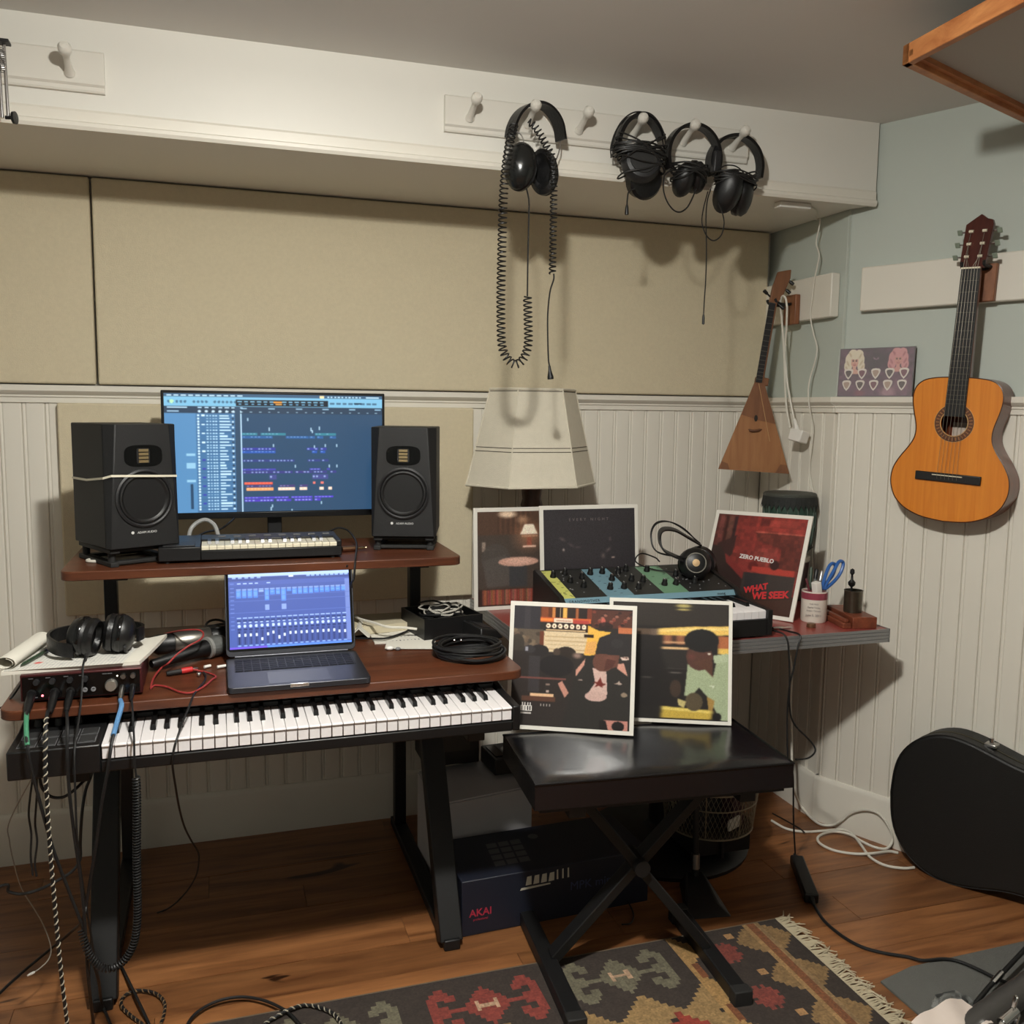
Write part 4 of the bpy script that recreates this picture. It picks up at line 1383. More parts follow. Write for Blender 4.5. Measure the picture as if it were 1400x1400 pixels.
Q_([(1130, 580), (1185, 576), (1180, 590)], (70, 34, 32))
Q_([(885, 470), (910, 390), (1000, 350), (1130, 345), (1195, 400), (1205, 480), (1190, 560), (1080, 560), (900, 555)], (46, 43, 44))
E_(1080, 440, 60, 46, (52, 49, 50))
R_(975, 1225, 1205, 1330, (190, 130, 118))
Q_([(930, 1230), (990, 1225), (1020, 1330), (930, 1330)], (34, 30, 30))
E_(1110, 1280, 60, 50, (38, 33, 33))
cv.blur(1)
for i, xx in enumerate((175, 200, 228, 252)):
    R_(xx, 1090, xx + 12, 1115, (205, 200, 196))
for i, xx in enumerate((355, 385, 415, 440)):
    R_(xx, 1095, xx + 12, 1115, (150, 144, 140))
R_(165, 1118, 275, 1175, (226, 222, 216))
for xx in (178, 204, 230, 255):
    R_(xx, 1124, xx + 8, 1168, (40, 36, 36))
R_(165, 1186, 268, 1204, (190, 184, 178))
cv.noise(0.06)
rec3 = record('record sleeve of a man in a cap, at the left on the bench', (-1.233, -0.792, 0.566), (0.897, -0.441, 0), (0.03, 0.06, 0.317), 0.3245, cv, 0.011)
cv = Canvas(180, 190, (34, 30, 29))
X = lambda c: (c + 180) / 1195.0
Yc = lambda c: (c - 85) / 1215.0
def R_(a, b, c, d, col, al=1.0):
    cv.rect(X(a), Yc(b), X(c), Yc(d), col, al)
def Q_(pts, col, al=1.0):
    cv.poly([(X(a), Yc(b)) for a, b in pts], col, al)
def E_(cx, cy, rx, ry, col, al=1.0, soft=0.0, rot=0.0):
    cv.ell(X(cx), Yc(cy), rx / 1195.0, ry / 1215.0, col, al, soft, rot)
R_(-180, 85, 1015, 330, (48, 42, 38))
E_(550, 110, 100, 26, (196, 180, 110), 0.9, 0.5)
E_(550, 150, 90, 12, (226, 206, 120), 0.9, 0.5)
R_(-180, 360, 300, 425, (92, 74, 60))
R_(220, 360, 300, 430, (110, 92, 80))
Q_([(290, 355), (640, 325), (1015, 310), (1015, 405), (640, 425), (290, 425)], (240, 198, 104))
Q_([(290, 375), (640, 340), (1015, 330), (1015, 350), (640, 372), (290, 390)], (250, 220, 140))
R_(345, 425, 570, 520, (150, 96, 70))
R_(440, 425, 480, 520, (40, 30, 28))
R_(345, 490, 610, 510, (206, 160, 120))
R_(330, 548, 610, 570, (226, 186, 136))
R_(900, 420, 1015, 560, (176, 104, 66))
R_(900, 548, 1015, 600, (230, 192, 96))
Q_([(320, 570), (610, 575), (600, 760), (380, 770)], (44, 40, 38))
R_(-180, 580, 320, 1160, (32, 28, 28))
R_(380, 768, 590, 778, (84, 76, 74))
R_(420, 805, 540, 820, (110, 102, 98))
R_(130, 865, 230, 878, (84, 78, 74))
Q_([(340, 1165), (860, 1190), (850, 1290), (330, 1290)], (196, 166, 72))
Q_([(340, 1170), (860, 1200), (860, 1225), (340, 1200)], (228, 204, 110))
cv.hstreak(3)
# the man: pale green shirt, head, hair
Q_([(600, 720), (780, 760), (860, 850), (900, 640), (1015, 600), (1015, 1295), (940, 1290), (830, 1080), (720, 960), (640, 1060), (570, 1050), (585, 900)], (164, 176, 142))
Q_([(860, 620), (1010, 595), (1005, 680), (870, 700)], (178, 190, 158))
E_(720, 640, 135, 140, (84, 54, 46))
Q_([(650, 700), (850, 640), (860, 850), (780, 770)], (88, 58, 46))
E_(660, 550, 40, 40, (128, 100, 84), 0.8, 0.8)
E_(800, 560, 50, 40, (116, 84, 68), 0.7, 0.8)
E_(640, 640, 50, 46, (108, 62, 56), 0.8, 0.8)
E_(740, 470, 175, 120, (30, 28, 28))
Q_([(860, 420), (905, 460), (905, 600), (860, 610), (830, 540)], (32, 30, 30))
E_(820, 604, 18, 10, (235, 230, 215))
E_(480, 980, 60, 90, (64, 50, 42))
E_(670, 1110, 90, 95, (86, 74, 56))
Q_([(500, 1080), (590, 1110), (570, 1180), (510, 1150)], (196, 180, 120))
Q_([(800, 1050), (880, 1090), (860, 1200), (820, 1190)], (164, 130, 70))
E_(905, 1255, 46, 40, (26, 22, 22))
Q_([(810, 935), (880, 935), (850, 970), (862, 945)], (236, 240, 226))
cv.blur(2)
cv.noise(0.07)
rec4 = record('record sleeve of a man in a pale green shirt, right on the bench', (-0.663 - 0.322 * 0.915, -0.937 + 0.322 * 0.404, 0.566), (0.915, -0.404, 0), (0.027, 0.06, 0.317), 0.322, cv, 0.010)

# ------------------------------------------------------------------ synthesizer
sy = thing('synthesizer', 'black analogue synthesizer with yellow, blue and green panels on the red table', 'synthesizer', (-0.73, -0.59, TZ))
SX0, SX1 = -1.022, -0.449
pz = lambda y: 0.852 + (y + 0.60) * (0.042 / 0.20)
chk = [(-0.785, TZ + 0.006), (-0.385, TZ + 0.006), (-0.385, 0.895), (-0.40, pz(-0.40) + 0.006), (-0.603, pz(-0.603) + 0.006), (-0.63, 0.838), (-0.785, 0.828)]
for x in (SX0, SX1 - 0.016):
    obj('end_cheek', MB().prism(chk, (x, 0, 0), (0, 1, 0), (0, 0, 1), (0.016, 0, 0)), M_plast, sy, bevel=0.002)
sbm = MB()
sbm.box(SX0 + 0.016, SX1 - 0.016, -0.782, -0.385, TZ + 0.006, 0.802)
sbm.prism([(-0.612, 0.80), (-0.39, 0.80), (-0.39, pz(-0.39) - 0.001), (-0.60, pz(-0.60) - 0.001), (-0.612, 0.838)], (SX0 + 0.016, 0, 0), (0, 1, 0), (0, 0, 1), (SX1 - SX0 - 0.032, 0, 0))
obj('case', sbm, M_plast, sy)
for x in (SX0 + 0.03, SX1 - 0.05):
    for yy in (-0.76, -0.42):
        obj('foot', MB().cyl((x, yy, TZ), (x, yy, TZ + 0.006), 0.01, 10), M_rub, sy)
pw = SX1 - SX0 - 0.032
px0 = SX0 + 0.016
M_yel, M_sblue, M_sgreen, M_sblk = mat('yellow_panel', (196, 196, 108), 0.45), mat('blue_panel', (108, 142, 156), 0.45), mat('green_panel', (106, 146, 116), 0.45), mat('black_panel', (34, 34, 33), 0.5)
def panel_piece(f0, f1, m, lab=None):
    a, b_ = px0 + pw * f0, px0 + pw * f1
    q = MB().hexa([(a, -0.602, pz(-0.602) - 0.002), (b_, -0.602, pz(-0.602) - 0.002), (b_, -0.402, pz(-0.402) - 0.002), (a, -0.402, pz(-0.402) - 0.002), (a, -0.602, pz(-0.602) + 0.001), (b_, -0.602, pz(-0.602) + 0.001), (b_, -0.402, pz(-0.402) + 0.001), (a, -0.402, pz(-0.402) + 0.001)])
    obj('control_panel', q, m, sy, smooth=False, label=lab)
for f0, f1, m, lab in ((0, 0.065, M_yel, 'yellow control panel'), (0.065, 0.245, M_sblk, 'black control panel'), (0.245, 0.40, M_sblue, 'blue control panel'), (0.40, 0.575, M_sblk, 'black control panel'), (0.575, 0.725, M_sgreen, 'green control panel'), (0.725, 1.0, M_sblk, 'black control panel')):
    panel_piece(f0, f1, m, lab)
obj('front_strip', MB().hexa([(px0, -0.6135, 0.837), (px0 + pw, -0.6135, 0.837), (px0 + pw, -0.6105, 0.837), (px0, -0.6105, 0.837), (px0, -0.6035, 0.8515), (px0 + pw, -0.6035, 0.8515), (px0 + pw, -0.6005, 0.8515), (px0, -0.6005, 0.8515)]), M_sblue, sy, smooth=False, label='blue front strip')
pn = Vector((0, -0.21, 1)).normalized()
pv = Vector((0, 1, 0.21)).normalized()
text('lettering', 'GRANDMOTHER', 0.011, (px0 + 0.012, -0.6125, 0.8405), (1, 0, 0), (0, 0.57, 0.82), mat('dark_print', (30, 32, 34), 0.6), sy, 0.0005, align='LEFT', space=1.2)
text('lettering', 'moog', 0.012, (px0 + pw - 0.06, -0.6125, 0.8405), (1, 0, 0), (0, 0.57, 0.82), mat('dark_print', (30, 32, 34), 0.6), sy, 0.0005, align='LEFT')
def knobs(lst, big=False):
    for f, g in lst:
        yk_ = -0.602 + 0.2 * g
        c = Vector((px0 + pw * f, yk_, pz(yk_) + 0.001))
        r = 0.0095
        kb_ = MB().lathe([(r, 0), (r * 0.98, 0.006), (r * 0.78, 0.009), (r * 0.74, 0.017), (r * 0.6, 0.0185), (0, 0.0185)], c, pn, 16)
        k_ = obj('knob', kb_, M_plast, sy)
        obj('pointer', MB().obox(c + pn * 0.0187 + pv * 0.004, (0.0007, 0, 0), pv * 0.003, pn * 0.0003), M_print, k_, smooth=False)
knobs([(0.045, 0.76), (0.115, 0.55), (0.125, 0.84), (0.165, 0.36), (0.2, 0.66), (0.27, 0.80), (0.345, 0.82), (0.36, 0.55), (0.30, 0.24), (0.38, 0.24), (0.44, 0.8), (0.50, 0.88), (0.47, 0.5), (0.46, 0.2), (0.53, 0.45), (0.62, 0.82), (0.63, 0.28), (0.70, 0.28), (0.76, 0.6), (0.82, 0.3), (0.9, 0.5)])
jks = MB()
rs = random.Random(8)
for (a, b_) in ((0.075, 0.24), (0.41, 0.57), (0.735, 0.98)):
    for i in range(int((b_ - a) * 90)):
        f, g = rs.uniform(a, b_), rs.uniform(0.06, 0.95)
        y_ = -0.602 + 0.2 * g
        jks.lathe([(0.0022, 0), (0.0022, 0.0016), (0.001, 0.0016)], (px0 + pw * f, y_, pz(y_) + 0.001), pn, 8)
obj('patch_jacks', jks, M_greyp, sy, kind='stuff')
gl = MB()
for (a, b_) in ((0.005, 0.06), (0.25, 0.395), (0.58, 0.72)):
    for i in range(14):
        f, g = rs.uniform(a, b_), rs.uniform(0.05, 0.95)
        y_ = -0.602 + 0.2 * g
        gl.obox((px0 + pw * f, y_, pz(y_) + 0.0013), (0.004, 0, 0), pv * 0.0007, pn * 0.0002)
obj('panel_marks', gl, mat('dark_print', (30, 32, 34), 0.6), sy, kind='stuff')
wp_ = 0.0231
n_w = int((pw - 0.09) / wp_)
sx_ = px0 + pw - n_w * wp_
k0_ = obj('white_key', MB().prism([(-0.775, 0.803), (-0.622, 0.803), (-0.622, 0.826), (-0.771, 0.826), (-0.775, 0.823)], (sx_, 0, 0), (0, 1, 0), (0, 0, 1), (wp_ - 0.001, 0, 0)), M_key, sy)
kcc = wl(k0_).copy()
for i in range(1, n_w):
    clone(k0_, sy, kcc + Vector((wp_ * i, 0, 0)))
bk_ = None
for i in range(n_w - 1):
    if (i + 4) % 7 in (2, 6):
        continue
    xx = sx_ + wp_ * (i + 1)
    if bk_ is None:
        bk_ = obj('black_key', MB().hexa([(xx - 0.006, -0.72, 0.822), (xx + 0.006, -0.72, 0.822), (xx + 0.006, -0.623, 0.822), (xx - 0.006, -0.623, 0.822), (xx - 0.0045, -0.714, 0.837), (xx + 0.0045, -0.714, 0.837), (xx + 0.0045, -0.623, 0.837), (xx - 0.0045, -0.623, 0.837)]), M_bkey, sy)
        bkc_, bkx_ = wl(bk_).copy(), xx
    else:
        clone(bk_, sy, bkc_ + Vector((xx - bkx_, 0, 0)))
# ------------------------------------------------------------------ headphones lying on the synthesizer
def arc3(c, u, v, r, a0, a1, n=18, sx=1.0):
    c, u, v = Vector(c), Vector(u), Vector(v)
    return [tuple(c + u * (r * sx * math.cos(math.radians(a0 + (a1 - a0) * i / n))) + v * (r * math.sin(math.radians(a0 + (a1 - a0) * i / n)))) for i in range(n + 1)]
h = thing('headphones', 'black headphones with pale cup badge and wire arches, lying on the synthesizer', 'headphones', (-0.55, -0.5, 0.89))
cA = Vector((-0.548, -0.515, 0.918))      # near cup centre
ax = Vector((-0.35, -0.86, 0.25)).normalized()
obj('ear_cup', MB().lathe([(0.0, 0.026), (0.028, 0.026), (0.034, 0.022), (0.046, 0.012), (0.049, 0.0), (0.047, -0.014), (0.03, -0.02)], cA, ax, 30), M_plast, h)
obj('cup_ring', MB().lathe([(0.0275, 0.0255), (0.0285, 0.0285), (0.0305, 0.0285), (0.0315, 0.0245)], cA, ax, 30), mat('ring_metal', (150, 146, 136), 0.3, 0.9), h)
obj('badge', MB().lathe([(0.011, 0.026), (0.011, 0.0285), (0.0, 0.029)], cA, ax, 20), mat('badge_gold', (190, 160, 120), 0.35, 0.5), h)
obj('ear_pad', MB().lathe([(0.044, -0.014), (0.05, -0.022), (0.048, -0.034), (0.036, -0.038), (0.028, -0.03)], cA, ax, 26), M_leather, h)
cB = cA - ax * 0.125 + Vector((0.035, 0.0, 0.02))
axB = Vector((0.55, 0.8, 0.1)).normalized()
obj('ear_cup', MB().lathe([(0.0, 0.026), (0.034, 0.022), (0.046, 0.012), (0.049, 0.0), (0.047, -0.014), (0.03, -0.02)], cB, axB, 26), M_plast, h)
obj('ear_pad', MB().lathe([(0.044, -0.014), (0.05, -0.022), (0.048, -0.034), (0.036, -0.038), (0.028, -0.03)], cB, axB, 26), M_leather, h)
bp_ = spline([cA + ax * 0.005 + Vector((-0.045, 0, 0.015)), (-0.648, -0.50, 0.962), (-0.655, -0.485, 1.0), (-0.63, -0.46, 1.018), (-0.58, -0.44, 1.012), (-0.52, -0.41, 0.985), tuple(cB + Vector((0.0, 0.0, 0.052)))], 6)
obj('headband', MB().band(bp_, 0.034, 0.005, (0.25, 0.9, 0.15)), M_leather, h)
for off in (0.0, 0.016):
    wa = spline([tuple(cA + Vector((-0.03, -0.01 + off, 0.02))), (-0.668 + off * 0.3, -0.505 + off, 0.955), (-0.682 + off * 0.4, -0.485 + off, 1.0), (-0.655 + off * 0.3, -0.46 + off, 1.034), (-0.60, -0.44 + off, 1.038), (-0.53, -0.41 + off, 1.01), tuple(cB + Vector((0, 0.0, 0.05 + off * 0.3)))], 6)
    obj('wire_arch', MB().tube(wa, 0.002, 6), M_black, h)
obj('cord', MB().tube(spline([tuple(cA + Vector((-0.02, 0, -0.035))), (-0.60, -0.48, 0.888), (-0.655, -0.44, 0.893), (-0.70, -0.42, 0.915), (-0.67, -0.395, 0.935), (-0.62, -0.39, 0.92), (-0.60, -0.385, 0.905)], 6), 0.0022, 6), M_cab, h)
# ------------------------------------------------------------------ drum on a pot, mug of pens, wooden block
dr = thing('hand_drum', 'small dark green hand drum with rope lacing, on the maroon pot behind the red record', 'drum', (-0.098, -0.335, 0.905))
dc_ = (-0.098, -0.335)
M_dgreen = mat('drum_green', (38, 66, 54), 0.6, var=0.15, vscale=14)
M_skin = mat('drum_skin', (64, 66, 60), 0.6)
obj('shell', MB().lathe([(0.062, 0.905), (0.075, 0.93), (0.082, 0.98), (0.084, 1.04), (0.084, 1.10), (0.0, 1.10)], dc_ + (0,), n=32), M_dgreen, dr)
obj('drum_head', MB().lathe([(0.086, 1.098), (0.087, 1.106), (0.083, 1.111), (0.0, 1.112)], dc_ + (0,), n=32), M_skin, dr)
sk_ = MB()
for k in range(32):
    a0, a1 = 2 * PI * k / 32, 2 * PI * (k + 1) / 32
    am = (a0 + a1) / 2
    P_ = lambda a, r, z: (dc_[0] + r * math.cos(a), dc_[1] + r * math.sin(a), z)
    sk_._add([P_(a0, 0.0865, 1.10), P_(a1, 0.0865, 1.10), P_(a1, 0.089, 1.075), P_(am, 0.094, 1.058), P_(a0, 0.089, 1.075)], [(0, 1, 2, 3, 4)])
obj('skirt', sk_, mat('drum_skirt', (30, 32, 30), 0.8), dr)
for k in range(16):
    a = 2 * PI * k / 16 + 0.1
    obj('rope', MB().tube([(dc_[0] + 0.0855 * math.cos(a), dc_[1] + 0.0855 * math.sin(a), 1.08), (dc_[0] + 0.0848 * math.cos(a + 0.06), dc_[1] + 0.0848 * math.sin(a + 0.06), 1.0), (dc_[0] + 0.077 * math.cos(a + 0.1), dc_[1] + 0.077 * math.sin(a + 0.1), 0.932)], 0.0016, 5), mat('drum_rope', (92, 108, 98), 0.8), dr)
obj('lower_ring', MB().lathe([(0.076, 0.925), (0.082, 0.93), (0.076, 0.94)], dc_ + (0,), n=28), mat('drum_skirt', (30, 32, 30), 0.8), dr)
pt = thing('pot', 'dark maroon pot with a white rim carrying the green drum in the corner', 'pot', (dc_[0], dc_[1], TZ))
obj('body', MB().lathe([(0.055, TZ), (0.062, TZ + 0.03), (0.07, TZ + 0.10), (0.072, TZ + 0.135), (0.0, TZ + 0.135)], dc_ + (0,), n=28), mat('maroon_glaze', (58, 26, 30), 0.35), pt)
obj('rim', MB().lathe([(0.072, TZ + 0.133), (0.0745, TZ + 0.137), (0.0745, TZ + 0.150), (0.066, TZ + 0.155), (0.0, TZ + 0.155)], dc_ + (0,), n=28), mat('cream_rim', (206, 200, 186), 0.6), pt, label='white rim')
mgc = (-0.208, -0.640)
mg = thing('mug', 'white mug with a maroon band and printed text, holding pens and scissors', 'mug', (mgc[0], mgc[1], TZ))
obj('body', MB().lathe([(0.0, TZ), (0.036, TZ), (0.038, TZ + 0.004), (0.038, TZ + 0.094), (0.0355, TZ + 0.094), (0.0355, TZ + 0.006), (0.0, TZ + 0.006)], mgc + (0,), n=32), mat('white_ceramic', (218, 212, 200), 0.25), mg)
obj('maroon_band', MB().lathe([(0.0383, TZ + 0.070), (0.0385, TZ + 0.070), (0.0385, TZ + 0.090), (0.0383, TZ + 0.090)], mgc + (0,), n=32), mat('maroon_print', (140, 62, 76), 0.3), mg)
va = Vector((-1.9234 - mgc[0], -2.9458 - mgc[1], 0)).normalized()
uu = Vector((-va.y, va.x, 0))
for i, (s_, sz_, zz) in enumerate((('THE FIRST', 0.0058, 0.056), ('Playing Center', 0.0062, 0.046), ('Project Concert', 0.0062, 0.036), ('June 5, 2011', 0.009, 0.021))):
    text('lettering', s_, sz_, Vector((mgc[0], mgc[1], TZ + zz)) + va * 0.0388, uu, (0, 0, 1), mat('grey_text', (112, 104, 104), 0.6), mg, 0.0003)
def pen(label, base, tip, r, m, capc=None):
    t = thing('pen', label, 'pen', base)
    d = (Vector(tip) - Vector(base))
    L_ = d.length
    obj('barrel', MB().lathe([(r * 0.5, 0), (r, 0.01), (r, L_ - 0.004), (r * 0.7, L_)], base, d, 10), m, t)
    if capc:
        obj('cap', MB().lathe([(r * 1.15, L_ - 0.03), (r * 1.15, L_ - 0.002), (r * 0.8, L_ + 0.001)], base, d, 10), capc, t)
pen('dark green pen standing upright at the left in the mug', (mgc[0] - 0.012, mgc[1] + 0.01, TZ + 0.008), (mgc[0] + 0.006, mgc[1] + 0.03, TZ + 0.160), 0.0048, mat('pen_green', (44, 62, 46), 0.4))
pen('grey marker pen with a dark cap leaning in the mug behind the white eraser', (mgc[0] - 0.004, mgc[1] + 0.014, TZ + 0.008), (mgc[0] + 0.026, mgc[1] + 0.03, TZ + 0.152), 0.0055, mat('pen_grey', (74, 78, 74), 0.4), M_plast)
pen('black pen with a bright clip leaning right in the mug', (mgc[0] + 0.006, mgc[1] + 0.012, TZ + 0.008), (mgc[0] + 0.044, mgc[1] + 0.028, TZ + 0.145), 0.0045, M_plast, mat('pen_clip', (205, 205, 205), 0.3, 0.8))
pen('thin maroon pencil leaning left in the mug', (mgc[0] + 0.012, mgc[1], TZ + 0.008), (mgc[0] - 0.024, mgc[1] + 0.012, TZ + 0.128), 0.0036, mat('pen_maroon', (96, 40, 48), 0.5))
obj('eraser', MB().obox((mgc[0] - 0.004, mgc[1] - 0.014, TZ + 0.105), (0.0105, 0.002, 0.002), (-0.002, 0.0105, 0), (-0.003, 0.0, 0.017)), M_whitep, None, 'white eraser block standing in the mug in front of the pens', 'eraser', bevel=0.002)
sc = thing('scissors', 'pair of scissors with blue handles standing handles-up in the mug', 'scissors', (mgc[0] + 0.012, mgc[1] - 0.006, TZ + 0.008))
M_scb = mat('blue_handle', (46, 96, 168), 0.4)
obj('blade', MB().hexa([(mgc[0] + 0.006, mgc[1] - 0.008, TZ + 0.009), (mgc[0] + 0.012, mgc[1] - 0.008, TZ + 0.009), (mgc[0] + 0.012, mgc[1] - 0.006, TZ + 0.009), (mgc[0] + 0.006, mgc[1] - 0.006, TZ + 0.009), (mgc[0] + 0.022, mgc[1] - 0.008, TZ + 0.11), (mgc[0] + 0.036, mgc[1] - 0.008, TZ + 0.11), (mgc[0] + 0.036, mgc[1] - 0.006, TZ + 0.11), (mgc[0] + 0.022, mgc[1] - 0.006, TZ + 0.11)]), M_alu, sc)
for k, (x0, x1, x2, z2) in enumerate(((0.020, 0.048, 0.070, 0.172), (0.028, 0.072, 0.098, 0.178))):
    lo = [(mgc[0] + x0, mgc[1] - 0.007, TZ + 0.098), (mgc[0] + x1 - 0.012, mgc[1] - 0.005, TZ + 0.150), (mgc[0] + x2 - 0.016, mgc[1] + 0.0, z2 + TZ), (mgc[0] + x2 + 0.002, mgc[1] + 0.003, z2 + TZ - 0.006), (mgc[0] + x2 - 0.008, mgc[1] + 0.0, TZ + z2 - 0.034), (mgc[0] + x1 - 0.008, mgc[1] - 0.004, TZ + 0.118)]
    obj('handle', MB().tube(spline(lo, 5, closed=True), 0.0052, 8, closed=True), M_scb, sc)
wbk = thing('wooden_box', 'low reddish-brown wooden box at the right end of the red table', 'box', (-0.10, -0.66, TZ))
Mw = Matrix.Translation((-0.150, -0.765, TZ)) @ Matrix.Rotation(math.radians(-12), 4, 'Z')
M_rw = wood('reddish_wood', (92, 44, 28), (132, 70, 46), (10, 2, 10), 4, 0.45)
obj('block', MB(Mw).box(-0.012, 0.062, 0.0, 0.175, 0.0, 0.034), M_rw, wbk, bevel=0.002)
obj('slot_rail', MB(Mw).box(-0.040, -0.014, 0.004, 0.205, 0.0, 0.016), M_rw, wbk, bevel=0.002)
obj('slot_rail', MB(Mw).box(-0.032, -0.02, 0.01, 0.20, 0.016, 0.026), M_rw, wbk, bevel=0.002)
gcn = Mw @ Vector((0.024, 0.078, 0.034))
gt = thing('metal_cup', 'small dark metal cup standing on the wooden box beside the mug', 'cup', gcn)
obj('cup', MB().lathe([(0.0, 0), (0.026, 0), (0.0265, 0.002), (0.0265, 0.062), (0.028, 0.066), (0.0255, 0.066), (0.0245, 0.004), (0.0, 0.004)], gcn, n=28), mat('tarnished_metal', (92, 86, 74), 0.35, 0.8, var=0.3, vscale=60), gt)
obj('figurine_stem', MB().lathe([(0.003, 0.004), (0.003, 0.075), (0.010, 0.082), (0.011, 0.09), (0.004, 0.098), (0.003, 0.112), (0.007, 0.118), (0.006, 0.128), (0.0, 0.132)], gcn + Vector((-0.008, 0, 0)), n=12), M_plast, gt)
lid_ = MB().lathe([(0.013, 0), (0.0135, 0.004), (0.012, 0.012), (0.0, 0.013)], (-0.268, -0.712, TZ), n=18)
obj('bottle_cap', lid_, mat('cap_gold', (130, 96, 72), 0.35, 0.7), None, 'small brassy bottle cap on the red table in front of the mug', 'cap')
pj = thing('patch_cable', 'black cable with silver plug lying by the foot of the red record', 'cable', (-0.36, -0.73, TZ))
obj('plug', MB().lathe([(0.005, 0), (0.005, 0.03), (0.0032, 0.034), (0.0032, 0.055), (0.001, 0.06)], (-0.40, -0.715, TZ + 0.006), (1, -0.1, 0), 12), M_chrome, pj)
obj('lead', MB().tube(spline([(-0.40, -0.715, TZ + 0.006), (-0.425, -0.722, TZ + 0.008), (-0.43, -0.76, TZ + 0.012), (-0.415, -0.80, TZ + 0.004), (-0.405, -0.805, 0.70), (-0.395, -0.80, 0.62), (-0.385, -0.79, 0.55), (-0.36, -0.78, 0.49), (-0.30, -0.78, 0.43), (-0.29, -0.79, 0.405), (-0.32, -0.80, 0.39), (-0.37, -0.81, 0.395)], 6), 0.0026, 7), M_cab, pj)
cable('power_lead', 'black power lead falling over the table edge down to the inline adapter', [(-0.385, -0.70, TZ + 0.004), (-0.372, -0.75, TZ + 0.004), (-0.366, -0.797, TZ + 0.003), (-0.376, -0.803, 0.72), (-0.384, -0.80, 0.66), (-0.392, -0.795, 0.60), (-0.39, -0.79, 0.50), (-0.386, -0.80, 0.38)] + [(-0.34,-0.76,0.325),(-0.287,-0.7,0.157),(-0.246,-0.66,0.027),(-0.239,-0.655,0.007)], 0.0026, M_cab)

# ------------------------------------------------------------------ audio interface, notebook and headphones at the left end of the desk
DZ = 0.758
ai = thing('audio_interface', 'audio interface with maroon case and black front full of knobs, under the notebook', 'interface', (-2.198, -0.79, DZ))
M_maroon = mat('maroon_case', (70, 26, 27), 0.4, 0.4)
ax0, ax1, af = -2.316, -2.082, -0.893
obj('case', MB().box(ax0, ax1, af, -0.70, DZ + 0.005, DZ + 0.061), M_maroon, ai, bevel=0.002)
obj('front_panel', MB().box(ax0 + 0.004, ax1 - 0.005, af - 0.002, af, DZ + 0.009, DZ + 0.057), M_gloss, ai)
for x in (ax0 + 0.02, ax1 - 0.02):
    for yy in (-0.875, -0.72):
        obj('foot', MB().cyl((x, yy, DZ), (x, yy, DZ + 0.005), 0.008, 10), M_rub, ai)
def fknob(x, z, r, L_, m, nm='knob'):
    k_ = obj(nm, MB().lathe([(r, 0), (r, L_ * 0.7), (r * 0.86, L_), (0, L_)], (x, af - 0.002, z), (0, -1, 0), 20), m, ai)
    return k_
z1_, z2_ = DZ + 0.045, DZ + 0.022
for x in (-2.285, -2.255, -2.222, -2.193):
    fknob(x, z1_ + 0.001, 0.0062, 0.010, M_plast2)
big = fknob(-2.143, DZ + 0.029, 0.0125, 0.014, mat('satin_knob', (196, 192, 184), 0.3, 0.85), 'monitor_knob')
fknob(-2.119, DZ + 0.046, 0.0056, 0.009, M_alu)
fknob(-2.100, DZ + 0.046, 0.0056, 0.009, M_alu)
led = obj('led', MB().lathe([(0.0024, 0), (0.0024, 0.001), (0, 0.0018)], (-2.275, af - 0.002, DZ + 0.016), (0, -1, 0), 12), mat('pink_led', (255, 120, 130), 0.4, emit=2.5), ai, label='lit pink light')
led = obj('led', MB().lathe([(0.0016, 0), (0.0016, 0.001), (0, 0.0014)], (-2.131, af - 0.002, DZ + 0.047), (0, -1, 0), 12), mat('white_led', (255, 250, 230), 0.4, emit=1.6), ai, label='lit white light')
for x, r in ((-2.295, 0.009), (-2.252, 0.009), (-2.222, 0.0085), (-2.194, 0.005), (-2.178, 0.005), (-2.122, 0.006), (-2.101, 0.006)):
    obj('socket', MB().lathe([(r, 0), (r, 0.002), (r * 0.6, 0.0025), (r * 0.55, 0.0005), (0, 0.0005)], (x, af - 0.002, z2_), (0, -1, 0), 16), M_greyp if r < 0.006 else M_plast, ai)
mk_ = MB()
for x in (-2.300, -2.268, -2.234, -2.205, -2.16, -2.15):
    mk_.box(x, x + 0.009, af - 0.0025, af - 0.002, DZ + 0.0525, DZ + 0.054)
mk_.box(-2.292, -2.284, af - 0.0025, af - 0.002, DZ + 0.012, DZ + 0.014)
obj('panel_print', mk_, mat('grey_print', (96, 96, 98), 0.6), ai, kind='stuff', smooth=False)

# notebook
NZ = DZ + 0.0615
nb = thing('notebook', 'open squared-paper notebook with its left page rolled over, lying on the interface', 'notebook', (-2.19, -0.79, NZ))
M_paper = mat('paper', (218, 214, 202), 0.8, var=0.03, vscale=20)
nA, nB, nC, nD = Vector((-2.352, -0.884, NZ)), Vector((-2.088, -0.872, NZ)), Vector((-2.042, -0.668, NZ)), Vector((-2.318, -0.668, NZ))
def nbp(s, t, dz=0.0):
    p = (nA * (1 - s) + nB * s) * (1 - t) + (nD * (1 - s) + nC * s) * t
    lift = 0.007 * max(0, s - 0.85) / 0.15 * t * t - 0.0
    return (p.x, p.y, p.z + dz + lift)
obj('page_block', MB().sheet(lambda s, t: nbp(s, t, 0.008), 14, 8, 0.008), M_paper, nb)
cv = Canvas(150, 110, (216, 213, 203))
for i in range(30):
    cv.rect(i / 30, 0, i / 30 + 0.008, 1, (176, 178, 178), 0.8)
for i in range(22):
    cv.rect(0, i / 22, 1, i / 22 + 0.011, (176, 178, 178), 0.8)
rs = random.Random(4)
for i in range(60):
    x, y = rs.uniform(0.1, 0.9), rs.uniform(0.08, 0.9)
    cv.rect(x, y, x + rs.uniform(0.01, 0.06), y + 0.014, (120, 120, 124), 0.6)
